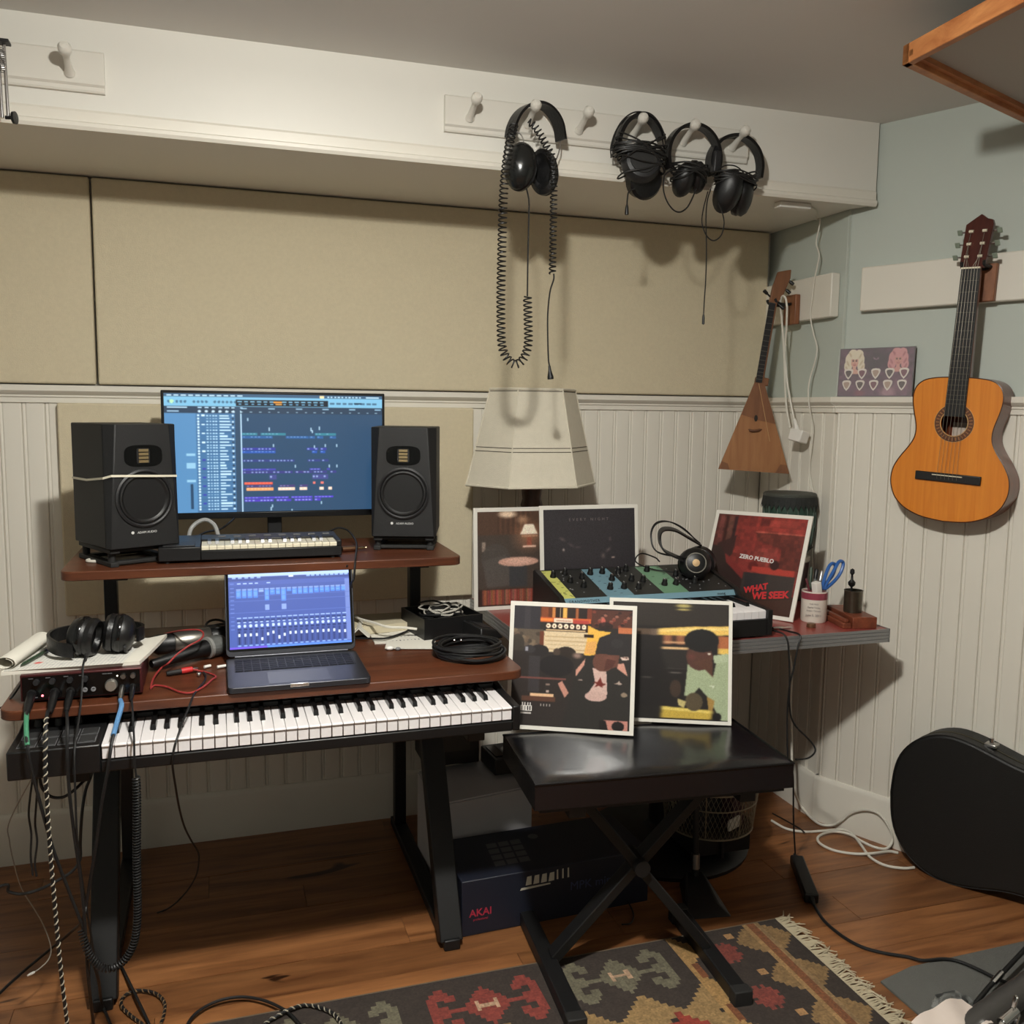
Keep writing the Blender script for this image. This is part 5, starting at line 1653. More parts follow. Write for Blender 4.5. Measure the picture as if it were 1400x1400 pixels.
for i in range(7):
    cv.ell(0.20 + 0.010 * (i % 4), 0.76 + 0.02 * (i // 4), 0.03, 0.03, (206, 84, 78), 0.5, 0.6)
gp = paint('squared_print', cv, nbp(0.02, 1, 0.0088), Vector(nbp(0.84, 1, 0.0088)) - Vector(nbp(0.02, 1, 0.0088)), Vector(nbp(0.02, 0.0, 0.0088)) - Vector(nbp(0.02, 1, 0.0088)), attr_mat('matte_print', rough=0.8), nb)
rl = MB()
ra, rb_ = Vector((-2.347, -0.872, NZ + 0.022)), Vector((-2.309, -0.672, NZ + 0.026))
ax_ = (rb_ - ra).normalized()
sd_ = Vector((0, 0, 1)).cross(ax_).normalized()
up_ = ax_.cross(sd_)
n_s = 30
def rollp(s, t):
    a = math.radians(-80 + 520 * s)
    r = 0.0175 - 0.006 * s
    p = ra.lerp(rb_, t)
    return tuple(p + sd_ * (-r * 1.25 * math.cos(a)) + up_ * (r * 0.8 * math.sin(a)))
rl.sheet(rollp, n_s, 4, 0.0)
obj('rolled_page', rl, M_paper, nb)
pn_ = thing('pen', 'dark green pen lying on the notebook beside the rolled page', 'pen', (-2.305, -0.79, NZ + 0.012))
obj('barrel', MB().lathe([(0.0015, 0), (0.004, 0.012), (0.004, 0.125), (0.0025, 0.13)], (-2.318, -0.862, NZ + 0.0135), (0.28, 0.96, 0.01), 10), mat('pen_green', (44, 62, 46), 0.4), pn_)
obj('cap', MB().lathe([(0.0045, 0.105), (0.0045, 0.132), (0.003, 0.134)], (-2.318, -0.862, NZ + 0.0135), (0.28, 0.96, 0.01), 10), mat('pen_blue', (40, 56, 104), 0.4), pn_)

# headphones on the notebook
hz = NZ + 0.0095
h2 = thing('headphones', 'black leather-padded headphones resting on the squared notebook', 'headphones', (-2.17, -0.78, hz))
for k, (cx, cy, tilt, lb) in enumerate(((-2.200, -0.800, -0.16, 0), (-2.138, -0.785, 0.14, 1))):
    axd = Vector((1 if k == 0 else -1, -0.25 if k == 0 else 0.1, tilt)).normalized()
    c_ = Vector((cx, cy, hz + 0.0425))
    obj('ear_cup', MB().lathe([(0, -0.034), (0.022, -0.034), (0.034, -0.028), (0.041, -0.016), (0.042, 0.0), (0.038, 0.006)], c_, axd, 28), M_plast, h2)
    obj('ear_pad', MB().lathe([(0.034, 0.002), (0.0415, 0.006), (0.0425, 0.016), (0.037, 0.024), (0.027, 0.023), (0.022, 0.012)], c_, axd, 28), M_leather, h2)
    obj('yoke', MB().tube(arc3(c_ - axd * 0.018, (0, 1, 0), (0, 0, 1), 0.0405, -150, 40, 16), 0.004, 7), M_black, h2)
    obj('rim_band', MB().lathe([(0.0425, -0.012), (0.0437, -0.010), (0.0437, -0.004), (0.0425, -0.002)], c_, axd, 28), M_gloss, h2)
hb_ = spline([(-2.222, -0.835, hz + 0.02), (-2.255, -0.825, hz + 0.026), (-2.278, -0.785, hz + 0.032), (-2.270, -0.735, hz + 0.034), (-2.225, -0.70, hz + 0.034), (-2.165, -0.688, hz + 0.034), (-2.112, -0.705, hz + 0.034), (-2.088, -0.745, hz + 0.034), (-2.098, -0.78, hz + 0.034)], 6)
obj('headband', MB().band(hb_, 0.03, 0.006, (0, 0, 1)), M_leather, h2)
obj('cord', MB().tube(spline([(-2.196, -0.84, hz + 0.012), (-2.197, -0.885, hz + 0.002), (-2.197, -0.902, NZ - 0.012), (-2.197, -0.935, DZ + 0.012), (-2.197, -0.955, DZ - 0.002), (-2.197, -0.985, 0.74), (-2.197, -1.05, 0.705), (-2.197, -1.062, 0.62), (-2.198, -1.05, 0.5), (-2.196, -0.98, 0.33), (-2.19, -0.94, 0.20)], 5), 0.0022, 6), M_cab, h2)
obj('cord_boot', MB().lathe([(0.004, 0), (0.003, 0.02)], (-2.196, -0.84, hz + 0.012), (0, -1, -0.4), 8), M_rub, h2)

# ------------------------------------------------------------------ microphones and leads behind the interface
mc = thing('microphone', 'black handheld microphone with round grey mesh head lying on the desk', 'microphone', (-1.99, -0.66, DZ))
ma, mb_ = Vector((-2.075, -0.722, DZ + 0.020)), Vector((-1.945, -0.628, DZ + 0.028))
md = (mb_ - ma).normalized()
ml = (mb_ - ma).length
obj('handle', MB().lathe([(0.009, 0), (0.0105, 0.004), (0.018, ml - 0.03), (0.021, ml - 0.018), (0.021, ml - 0.012)], ma, md, 22), M_plast, mc)
obj('grille', MB().lathe([(0.021, ml - 0.006), (0.0255, ml + 0.008), (0.0258, ml + 0.022), (0.021, ml + 0.036), (0.012, ml + 0.044), (0.0, ml + 0.046)], ma, md, 24), mat('grey_mesh', (112, 114, 112), 0.45, 0.6, var=0.2, vscale=300, bump=0.6, bscale=900), mc)
obj('collar', MB().lathe([(0.021, ml - 0.012), (0.0265, ml - 0.010), (0.0265, ml - 0.003), (0.022, ml - 0.001)], ma, md, 24), mat('grey_collar', (176, 176, 172), 0.35, 0.5), mc)
sm = thing('studio_microphone', 'silver cylindrical studio microphone lying behind the handheld microphone', 'microphone', (-2.02, -0.56, DZ))
sa, sbp = Vector((-2.06, -0.575, DZ + 0.029)), Vector((-1.945, -0.545, DZ + 0.031))
sdv = (sbp - sa).normalized()
obj('body', MB().lathe([(0.026, 0.028), (0.0275, 0.03), (0.0275, 0.116), (0.026, 0.118)], sa, sdv, 28), mat('satin_silver', (150, 146, 138), 0.34, 0.9, stretch=(1, 1, 1)), sm)
obj('black_end', MB().lathe([(0.018, -0.02), (0.025, -0.01), (0.0265, 0.028), (0.02, 0.0285)], sa, sdv, 24), M_plast, sm)
obj('black_head', MB().lathe([(0.025, 0.118), (0.0265, 0.12), (0.0265, 0.15), (0.02, 0.165), (0.0, 0.168)], sa, sdv, 24), M_plast, sm)
def loops(c, rx, ry, n, r, m_, name, label, cat, h=0.02, seed=1, seg=26, jit=0.25, flat=True, cat2=None):
    rs_ = random.Random(seed)
    t = thing(name, label, cat, c)
    for i in range(n):
        k1, k2 = 1 - jit * rs_.random(), 1 - jit * rs_.random()
        ph = rs_.uniform(0, 6.28)
        z0 = c[2] + r + h * i / max(1, n - 1)
        dx, dy = rs_.uniform(-jit, jit) * rx * 0.35, rs_.uniform(-jit, jit) * ry * 0.35
        pts = []
        for q in range(seg):
            a = 2 * PI * q / seg
            pts.append((c[0] + dx + rx * k1 * math.cos(a), c[1] + dy + ry * k2 * math.sin(a), z0 + 0.003 * math.sin(2 * a + ph)))
        obj('loop', MB().tube(pts, r, 7, closed=True), m_, t)
    return t
loops((-1.925, -0.50, DZ), 0.05, 0.06, 9, 0.0032, M_cab, 'cable_bundle', 'bundle of coiled black cable on the desk behind the laptop', 'cable', 0.05, 3, 22, 0.45)
M_redc = mat('red_cable', (150, 52, 50), 0.45)
cable('red_cable', 'thin red cable looping around the silver microphone to the red phono plug', [(-2.079,-0.563,0.8),(-2.048,-0.559,0.81),(-2.008,-0.622,0.83),(-1.973,-0.645,0.835),(-1.96,-0.665,0.83),(-1.966,-0.702,0.825),(-1.992,-0.718,0.815),(-2.017,-0.728,0.8),(-2.037,-0.75,0.785),(-2.054,-0.735,0.77)] + [(-2.066, -0.80, 0.7665), (-2.068, -0.86, 0.762)] + [(-2.061,-0.841,0.762),(-2.036,-0.859,0.762),(-2.007,-0.905,0.762),(-1.983,-0.917,0.762),(-1.959,-0.88,0.762),(-1.941,-0.829,0.762),(-1.933,-0.807,0.762),(-1.949,-0.773,0.762),(-1.97,-0.752,0.763),(-1.985,-0.754,0.768)], 0.0022, M_redc)
rp = thing('phono_plug', 'red phono plug on a black lead lying on the desk beside the interface', 'plug', (-2.0, -0.79, DZ))
ra_, rb2 = (-2.04,-0.768,0.766), (-1.977,-0.749,0.768)
dd_ = (Vector(rb2) - Vector(ra_))
LL = dd_.length
obj('black_boot', MB().lathe([(0.004, 0), (0.0055, LL * 0.1), (0.006, LL * 0.5)], ra_, dd_, 12), M_rub, rp)
obj('red_shell', MB().lathe([(0.0068, LL * 0.5), (0.0072, LL * 0.6), (0.0065, LL * 0.86), (0.004, LL * 0.9)], ra_, dd_, 14), mat('red_plastic', (190, 40, 42), 0.4), rp)
obj('tip', MB().lathe([(0.003, LL * 0.9), (0.003, LL * 1.05), (0.0015, LL * 1.08)], ra_, dd_, 10), M_alu, rp)
wj = thing('jack_plug', 'white audio plug pair lying on the desk at the left edge of the laptop', 'plug', (-1.938,-0.72,0.762))
for a_, b_ in (((-1.959,-0.724,0.763), (-1.945,-0.715,0.763)), ((-1.93,-0.732,0.763), (-1.91,-0.725,0.763))):
    obj('shell', MB().cyl(a_, b_, 0.0036, 10), M_whitep, wj)
st_ = MB().ball((-1.97,-0.786,0.764), 0.0055, 12, 8)
obj('silver_bead', st_, M_chrome, None, 'small silver bead standing on the desk beside the red phono plug', 'bead')
cable('desk_lead', 'thin black lead running from the desk over the piano keys down to the floor', [(-1.96,-0.767,0.763),(-1.955,-0.805,0.763),(-1.958,-0.841,0.762),(-1.968,-0.883,0.762),(-1.977,-0.921,0.761)] + [(-1.982,-0.945,0.756),(-1.988,-0.97,0.746),(-2,-1.02,0.729),(-2.008,-1.05,0.713),(-2.015,-1.058,0.692),(-2.019,-1.05,0.657),(-2.017,-1,0.59),(-2.014,-0.93,0.512),(-2.008,-0.85,0.433),(-1.996,-0.78,0.364),(-1.984,-0.72,0.306),(-1.984,-0.68,0.259),(-1.992,-0.65,0.212),(-2.011,-0.62,0.165),(-2.04,-0.585,0.117)] + [(-2.075,-0.437,0.02),(-2.101,-0.42,0.004)], 0.0022, M_cab)

# ------------------------------------------------------------------ right end of the desk
pp_ = thing('paper_stack', 'stack of printed papers and envelopes on the desk behind the laptop', 'papers', (-1.47, -0.46, DZ))
def quadsheet(pts, z0, th, m_, nm='sheet'):
    P_ = [(p[0], p[1]) for p in pts]
    return obj(nm, MB().prism(P_, (0, 0, z0), (1, 0, 0), (0, 1, 0), (0, 0, th)), m_, pp_, smooth=False)
quadsheet([(-1.535, -0.60), (-1.38, -0.62), (-1.37, -0.40), (-1.53, -0.39)], DZ, 0.003, M_paper)
quadsheet([(-1.52, -0.665), (-1.40, -0.70), (-1.34, -0.50), (-1.47, -0.47)], DZ + 0.003, 0.0012, M_paper)
quadsheet([(-1.60, -0.52), (-1.42, -0.49), (-1.42, -0.36), (-1.58, -0.36)], DZ + 0.0045, 0.022, mat('envelope', (196, 186, 160), 0.8), 'envelope')
obj('folded_flap', MB().prism([(0, 0), (0.03, 0.028), (0.06, 0.0), (0.058, -0.002), (0.03, 0.025), (0.002, -0.002)], (-1.60, -0.55, DZ + 0.005), (1, 0, 0), (0, 0, 1), (0.02, 0.10, 0)), M_paper, pp_, smooth=False)
tx = MB()
rs = random.Random(12)
for i in range(10):
    a = 0.012 + 0.010 * i
    for k in range(2):
        L_ = rs.uniform(0.01, 0.03)
        tx.box(-1.50 + a, -1.50 + a + 0.0035, -0.605 + 0.04 * k - L_ / 2 + 0.02, -0.605 + 0.04 * k + L_ / 2, DZ + 0.0031, DZ + 0.0046)
obj('print_lines', tx, mat('grey_print', (96, 96, 98), 0.6), pp_, kind='stuff', smooth=False)
cable('white_lead', 'white cord running over the papers behind the laptop', [(-1.573,-0.401,0.8),(-1.556,-0.48,0.8),(-1.528,-0.532,0.8),(-1.496,-0.571,0.795),(-1.452,-0.57,0.79),(-1.417,-0.575,0.785)], 0.0035, M_wcab)
cable('black_lead', 'short black cord lying across the printed papers behind the laptop', [(-1.579,-0.552,0.764),(-1.545,-0.573,0.767),(-1.508,-0.587,0.768),(-1.473,-0.564,0.768),(-1.44,-0.531,0.768),(-1.42,-0.511,0.77)], 0.0028, M_cab)
er = thing('earphone', 'white earphone piece with grey tip lying on the desk by the papers', 'earphone', (-1.499,-0.651,0.758))
obj('bud', MB().ball((-1.508,-0.672,0.764), 0.0085, 14, 8, (1.3, 0.9, 0.65)), M_whitep, er)
obj('tip', MB().ball((-1.489,-0.681,0.763), 0.0055, 12, 8, (1.3, 0.9, 0.8)), M_greyp, er)
bx = thing('cable_tray', 'open black box of tangled cords on the right end of the desk', 'box', (-1.32, -0.53, DZ))
Mb = Matrix.Translation((-1.405, -0.613, DZ)) @ Matrix.Rotation(math.radians(10), 4, 'Z')
bw, bd, bh = 0.172, 0.17, 0.060
tr = MB(Mb)
tr.box(0, bw, 0, bd, 0, 0.004)
tr.box(0, bw, 0, 0.004, 0.004, bh)
tr.box(0, bw, bd - 0.004, bd, 0.004, bh)
tr.box(0, 0.004, 0.004, bd - 0.004, 0.004, bh)
tr.box(bw - 0.004, bw, 0.004, bd - 0.004, 0.004, bh)
obj('tray', tr, M_plast, bx)
tg = thing('tangled_cords', 'tangle of black and pale cords piled in the open black box', 'cords', tuple(Mb @ Vector((bw / 2, bd / 2, 0.03))))
rs = random.Random(21)
M_pale = mat('pale_cord', (176, 172, 162), 0.5)
for i in range(26):
    pts = []
    cx, cy = rs.uniform(0.06, bw - 0.06), rs.uniform(0.055, bd - 0.055)
    rx, ry = rs.uniform(0.02, 0.058), rs.uniform(0.02, 0.052)
    a0 = rs.uniform(0, 6.28)
    sp = rs.uniform(3.5, 6.2)
    zz = 0.03 + 0.042 * i / 26
    for q in range(9):
        a = a0 + sp * q / 8
        px_, py_ = min(bw - 0.010, max(0.010, cx + rx * math.cos(a))), min(bd - 0.010, max(0.010, cy + ry * math.sin(a)))
        pts.append(tuple(Mb @ Vector((px_, py_, zz + rs.uniform(-0.004, 0.006)))))
    obj('cord', MB().tube(spline(pts, 4), 0.0028 if i % 5 else 0.0022, 6), M_pale if i in (15, 19, 21, 23, 25) else M_cab, tg)
pb = thing('power_brick', 'black wedge-shaped power brick lying on the desk edge right of the cord box', 'adapter', (-1.22, -0.60, DZ))
Mp = Matrix.Translation((-1.262, -0.665, DZ)) @ Matrix.Rotation(math.radians(28), 4, 'Z')
obj('body', MB(Mp).hexa([(0.0, 0.0, 0), (0.085, 0.0, 0), (0.085, 0.14, 0), (0.0, 0.14, 0), (0.006, 0.006, 0.038), (0.07, 0.012, 0.022), (0.07, 0.13, 0.045), (0.006, 0.134, 0.058)]), M_plast, pb, bevel=0.004)
obj('label_plate', MB(Mp).hexa([(0.02, 0.02, 0.0365), (0.055, 0.022, 0.028), (0.055, 0.06, 0.036), (0.02, 0.06, 0.0435), (0.02, 0.02, 0.038), (0.055, 0.022, 0.0295), (0.055, 0.06, 0.0375), (0.02, 0.06, 0.045)]), M_plast2, pb)
obj('dial', MB(Mp).lathe([(0.008, 0.04), (0.008, 0.052), (0, 0.053)], (0.03, 0.085, 0), (0, 0, 1), 14), M_plast2, pb)
loops((-1.325, -0.775, DZ), 0.088, 0.088, 12, 0.0036, M_cab, 'coiled_cable', 'flat coil of thick black cable at the front right corner of the desk', 'cable', 0.03, 8, 40, 0.22)
jt = thing('jack_plug', 'silver jack plug tips lying on the black cable coil', 'plug', (-1.345,-0.748,0.795))
for q_ in ((-1.36,-0.756,0.796), (-1.344,-0.76,0.796)):
    obj('tip', MB().ball(q_, 0.0036, 10, 6, (1, 1.6, 1)), M_chrome, jt)

# ------------------------------------------------------------------ leads hanging from the interface
def plug(parent, a, b, r, m_, nm='plug_shell'):
    a, b = Vector(a), Vector(b)
    d = b - a
    return obj(nm, MB().lathe([(r * 0.8, 0), (r, 0.003), (r, d.length * 0.6), (r * 0.6, d.length)], a, d, 14), m_, parent)
def lead(name, label, pts, r, m_, k=6):
    t = thing(name, label, 'cable', pts[0])
    obj('cord', MB().tube(spline(pts, k), r, 7), m_, t)
    return t
g1 = lead('microphone_cable', 'black cable with green sleeve hanging from the leftmost interface socket', [(-2.295, -0.958, 0.757)] + [(-2.288,-0.99,0.769),(-2.283,-1.03,0.752),(-2.276,-1.064,0.728),(-2.27,-1.066,0.677),(-2.259,-1.06,0.607),(-2.242,-1.055,0.514),(-2.217,-1.05,0.416),(-2.197,-1.05,0.344),(-2.188,-1.03,0.276),(-2.18,-0.98,0.179)] + [(-2.196,-0.814,0.02),(-2.16,-0.906,0.005),(-2.105,-1.013,0.005)], 0.0032, M_cab)
plug(g1, (-2.295, -0.896, DZ + 0.022), (-2.295, -0.958, 0.757), 0.0085, M_plast)
obj('green_sleeve', MB().tube(spline([(-2.295, -0.956, 0.7575)] + [(-2.288,-0.995,0.766),(-2.282,-1.035,0.751),(-2.276,-1.064,0.728)], 5), 0.0046, 8), mat('green_sleeve', (62, 122, 92), 0.5), g1)
bp1 = [(-2.252, -0.956, 0.757)] + [(-2.25,-1,0.769),(-2.246,-1.05,0.748),(-2.247,-1.066,0.682),(-2.247,-1.064,0.608),(-2.246,-1.062,0.517),(-2.243,-1.06,0.411),(-2.239,-1.06,0.303),(-2.235,-1.06,0.225),(-2.23,-1.06,0.146)] + [(-2.231,-1.019,0.005),(-2.18,-1.097,0.005)]
g2 = lead('braided_cable', 'black and white braided cable hanging from the interface to the floor', bp1, 0.0036, M_cab)
plug(g2, (-2.252, -0.896, DZ + 0.022), (-2.252, -0.958, 0.757), 0.0085, M_plast)
M_braid = mat('pale_braid', (168, 160, 142), 0.7)
obj('braid_stripe', MB().tube(helix(spline(bp1, 6)[8:], 0.0031, 62, 9), 0.0017, 5), M_braid, g2)
g3 = lead('instrument_cable', 'plain black cable hanging from the third interface socket beside the braided cable', [(-2.222, -0.956, 0.756)] + [(-2.209,-1.04,0.756),(-2.208,-1.064,0.706),(-2.208,-1.062,0.646),(-2.206,-1.06,0.593),(-2.202,-1.055,0.523),(-2.196,-1.05,0.444),(-2.192,-1.05,0.366),(-2.191,-1.05,0.289),(-2.19,-1.04,0.204)] + [(-2.2,-0.913,0.005),(-2.176,-1.036,0.005)], 0.0032, M_cab)
plug(g3, (-2.222, -0.896, DZ + 0.020), (-2.222, -0.958, 0.756), 0.0075, M_plast)
g5 = lead('guitar_cable', 'black cable with pale blue sleeve hanging from the right side of the interface', [(-2.123, -0.935, 0.762)] + [(-2.118,-0.965,0.76),(-2.123,-1,0.742),(-2.127,-1.045,0.727),(-2.132,-1.066,0.698),(-2.139,-1.066,0.655),(-2.151,-1.06,0.594),(-2.164,-1.05,0.515),(-2.179,-1.04,0.436),(-2.19,-1.03,0.378),(-2.201,-1.02,0.335)] + [(-2.262,-0.73,0.16),(-2.298,-0.657,0.1),(-2.331,-0.609,0.055),(-2.367,-0.591,0.02),(-2.395,-0.616,0.009),(-2.417,-0.654,0.007),(-2.435,-0.692,0.006),(-2.472,-0.761,0.006)], 0.0034, M_cab)
plug(g5, (-2.122, -0.896, DZ + 0.022), (-2.123, -0.937, 0.762), 0.0058, M_alu)
obj('blue_sleeve', MB().tube(spline([(-2.123, -0.933, 0.763)] + [(-2.118,-0.965,0.76),(-2.123,-1,0.742),(-2.127,-1.045,0.727)], 5), 0.0050, 8), mat('blue_sleeve', (84, 128, 172), 0.5), g5)
g6 = thing('headphone_cable', 'black coiled headphone cable hanging in a long loop from the interface', 'cable', (-2.101, -0.94, 0.77))
plug(g6, (-2.101, -0.896, DZ + 0.022), (-2.101, -0.94, 0.765), 0.0052, M_plast)
obj('straight_lead', MB().tube(spline([(-2.101, -0.938, 0.766)] + [(-2.097,-0.97,0.76),(-2.093,-1.01,0.742),(-2.088,-1.06,0.721),(-2.088,-1.067,0.679),(-2.086,-1.066,0.645)], 5), 0.0023, 6), M_cab, g6)
cp = spline([(-2.086,-1.066,0.645),(-2.086,-1.066,0.603),(-2.088,-1.065,0.542),(-2.091,-1.06,0.464),(-2.092,-1.06,0.386),(-2.095,-1.06,0.332),(-2.103,-1.06,0.291),(-2.121,-1.06,0.261),(-2.144,-1.06,0.249),(-2.165,-1.06,0.257),(-2.182,-1.06,0.281),(-2.192,-1.055,0.307),(-2.199,-1.045,0.334)], 8)
obj('coil', MB().tube(helix(cp, 0.0066, 165, 9), 0.0019, 5), M_cab, g6)
lead('loop_cable', 'black cable loop hanging below the left end of the piano keyboard', [(-2.27,-1,0.646),(-2.265,-1,0.616),(-2.25,-1,0.597),(-2.23,-1,0.593),(-2.212,-1,0.602),(-2.196,-0.98,0.611),(-2.183,-0.95,0.621)] + [(-2.18, -0.85, 0.66)], 0.003, M_cab)
lead('drop_cable', 'thin black cord ending in mid air under the left end of the piano keyboard', [(-2.29,-0.95,0.623),(-2.297,-0.95,0.58),(-2.301,-0.95,0.542),(-2.298,-0.95,0.502),(-2.301,-0.95,0.456),(-2.299,-0.95,0.413)], 0.0021, M_cab)
lead('drop_cable', 'second thin black cord hanging just right of the first under the keyboard end', [(-2.283,-0.95,0.622),(-2.285,-0.95,0.579),(-2.29,-0.95,0.525),(-2.288,-0.95,0.485),(-2.294,-0.95,0.439),(-2.292,-0.95,0.41)], 0.0021, M_cab)
lead('sagging_cable', 'thick black cable sagging left from the desk leg out of the picture', [(-2.2, -0.80, 0.64)] + [(-2.191,-0.86,0.592),(-2.203,-0.88,0.555),(-2.209,-0.9,0.516),(-2.215,-0.9,0.451),(-2.217,-0.9,0.411),(-2.231,-0.9,0.388),(-2.26,-0.9,0.371),(-2.296,-0.9,0.356),(-2.33,-0.9,0.351),(-2.355,-0.9,0.36),(-2.37,-0.9,0.374)] + [(-2.52, -0.88, 0.30), (-2.60, -0.84, 0.16), (-2.66, -0.80, 0.05), (-2.74, -0.76, 0.006), (-2.9, -0.72, 0.005)], 0.0033, M_cab)
w1 = lead('charging_cable', 'thin white charging cable hanging left of the desk leg with its plug', [(-2.285, -0.80, 0.654), (-2.30, -0.78, 0.60)] + [(-2.382,-0.72,0.442),(-2.386,-0.72,0.39),(-2.378,-0.72,0.328),(-2.366,-0.72,0.273),(-2.345,-0.72,0.226),(-2.327,-0.72,0.183),(-2.315,-0.72,0.14),(-2.312,-0.72,0.112)] + [(-2.315,-0.74,0.103),(-2.326,-0.76,0.1),(-2.337,-0.78,0.102)], 0.0014, mat('dull_white_cable', (150, 142, 130), 0.5))
plug(w1, (-2.337,-0.78,0.102), (-2.35,-0.79,0.102), 0.003, M_whitep, 'usb_plug')
lead('interface_lead', 'thin black lead leaving the back of the interface past the left desk end', [(-2.30, -0.70, 0.785), (-2.325, -0.72, 0.785)] + [(-2.337,-0.84,0.767),(-2.355,-0.84,0.747),(-2.366,-0.84,0.738)] + [(-2.46, -0.80, 0.70), (-2.52, -0.74, 0.60), (-2.55, -0.68, 0.40), (-2.57, -0.62, 0.15), (-2.60, -0.56, 0.006), (-2.70, -0.50, 0.005)], 0.0022, M_cab)
# leads on the floor at the front left
bl = [(-2,-1,0.006),(-2.032,-1.013,0.006),(-2.089,-0.919,0.006),(-2.14,-0.844,0.006),(-2.157,-0.807,0.008),(-2.15,-0.776,0.008),(-2.122,-0.768,0.008),(-2.085,-0.79,0.008),(-2.063,-0.831,0.008),(-2.062,-0.877,0.007),(-2.071,-0.934,0.006),(-2.068,-1.025,0.006)]
g7 = lead('braided_floor_cable', 'black and tan braided cable making a small loop on the floor by the desk leg', bl, 0.0036, M_cab)
obj('braid_stripe', MB().tube(helix(spline(bl, 6), 0.0031, 62, 9), 0.0016, 5), mat('tan_braid', (120, 92, 60), 0.7), g7)
lead('floor_cable', 'black cable lying across the floor beside the desk leg toward the viewer', [(-2.204,-0.575,0.006),(-2.175,-0.64,0.005),(-2.143,-0.745,0.014),(-2.113,-0.841,0.016),(-2.09,-0.904,0.006),(-2.053,-1.028,0.005)], 0.0033, M_cab)
lead('floor_cable', 'black cable arching on the floor over the left edge of the rug', [(-2.032,-1.016,0.008),(-2.008,-0.927,0.012),(-1.982,-0.89,0.013),(-1.942,-0.869,0.013),(-1.894,-0.87,0.013),(-1.849,-0.895,0.013),(-1.812,-0.933,0.013),(-1.786,-0.975,0.013),(-1.754,-1.06,0.013)], 0.0036, M_cab)
bl2 = [(-1.899,-1.065,0.014),(-1.85,-0.988,0.014),(-1.817,-0.967,0.017),(-1.784,-0.952,0.018),(-1.751,-0.945,0.014),(-1.713,-0.973,0.014),(-1.69,-1.011,0.014),(-1.679,-1.085,0.014)]
g8 = lead('braided_floor_cable', 'grey braided cable lying on the dark corner of the rug', bl2, 0.0036, M_cab)
obj('braid_stripe', MB().tube(helix(spline(bl2, 6), 0.0031, 62, 9), 0.0016, 5), M_braid, g8)

# ------------------------------------------------------------------ peg rails on the soffit
M_peg = mat('white_peg', (218, 214, 204), 0.3)
def peg_rail(x0, x1, pegs, label):
    t = thing('peg_rail', label, 'peg rail', ((x0 + x1) / 2, -SOF - 0.01, 2.097))
    y0 = -SOF - 0.0005
    prof = [(0, 2.097), (0.010, 2.097), (0.012, 2.101), (0.012, 2.109), (0.017, 2.114), (0.017, 2.184), (0.014, 2.188), (0, 2.188)]
    obj('back_board', MB().prism(prof, (x0, y0, 0), (0, -1, 0), (0, 0, 1), (x1 - x0, 0, 0)), M_peg, t, sharp=20)
    for x in pegs:
        a = Vector((x, y0 - 0.016, 2.134))
        d = Vector((0, -0.070, 0.030))
        L_ = d.length
        obj('peg', MB().lathe([(0.013, 0), (0.0105, 0.006), (0.0085, 0.02), (0.0075, 0.045), (0.0085, L_ - 0.018), (0.0125, L_ - 0.012), (0.0148, L_ - 0.003), (0.0142, L_ + 0.005), (0.009, L_ + 0.011), (0, L_ + 0.0125)], a, d, 18), M_peg, t)
    return t
PX = [-1.267, -1.107, -0.958, -0.799, -0.640, -0.482]
peg_rail(-1.333, -0.428, PX, 'white wooden peg rail with six pegs, headphones hanging on four of them')
peg_rail(-2.95, -2.149, [-2.222, -2.379, -2.536, -2.693, -2.85], 'white wooden peg rail at the top left with one empty peg in view')
# chrome clamp hanging from the left rail
ct = thing('metal_clamp', 'chrome rod clamp with a black knob hanging from the top left peg rail', 'clamp', (-2.352, -0.59, 2.0))
obj('top_plate', MB().box(-2.372, -2.332, -0.606, -0.574, 2.160, 2.166), M_black, ct, bevel=0.001)
for dx in (-0.006, 0.006):
    obj('rod', MB().cyl((-2.348 + dx, -0.59, 2.002), (-2.350 + dx, -0.59, 2.162), 0.0038, 10), M_chrome, ct)
sp_ = [(-2.349 + 0.0075 * math.cos(a), -0.59 + 0.0075 * math.sin(a), 2.10 + 0.05 * a / (2 * PI * 12)) for a in [2 * PI * 12 * i / 110 for i in range(111)]]
obj('spring', MB().tube(sp_, 0.0012, 5), M_alu, ct)
obj('knob', MB().lathe([(0.004, -0.012), (0.004, 0.0), (0.013, 0.004), (0.0135, 0.010), (0.0, 0.011)], (-2.336, -0.592, 2.004), (1, -0.25, 0), 16), M_plast, ct)
obj('hook', MB().tube(spline([(-2.352, -0.59, 2.162), (-2.356, -0.59, 2.178), (-2.366, -0.592, 2.186), (-2.379, -0.592, 2.186), (-2.386, -0.592, 2.180)], 5), 0.003, 7), M_chrome, ct)

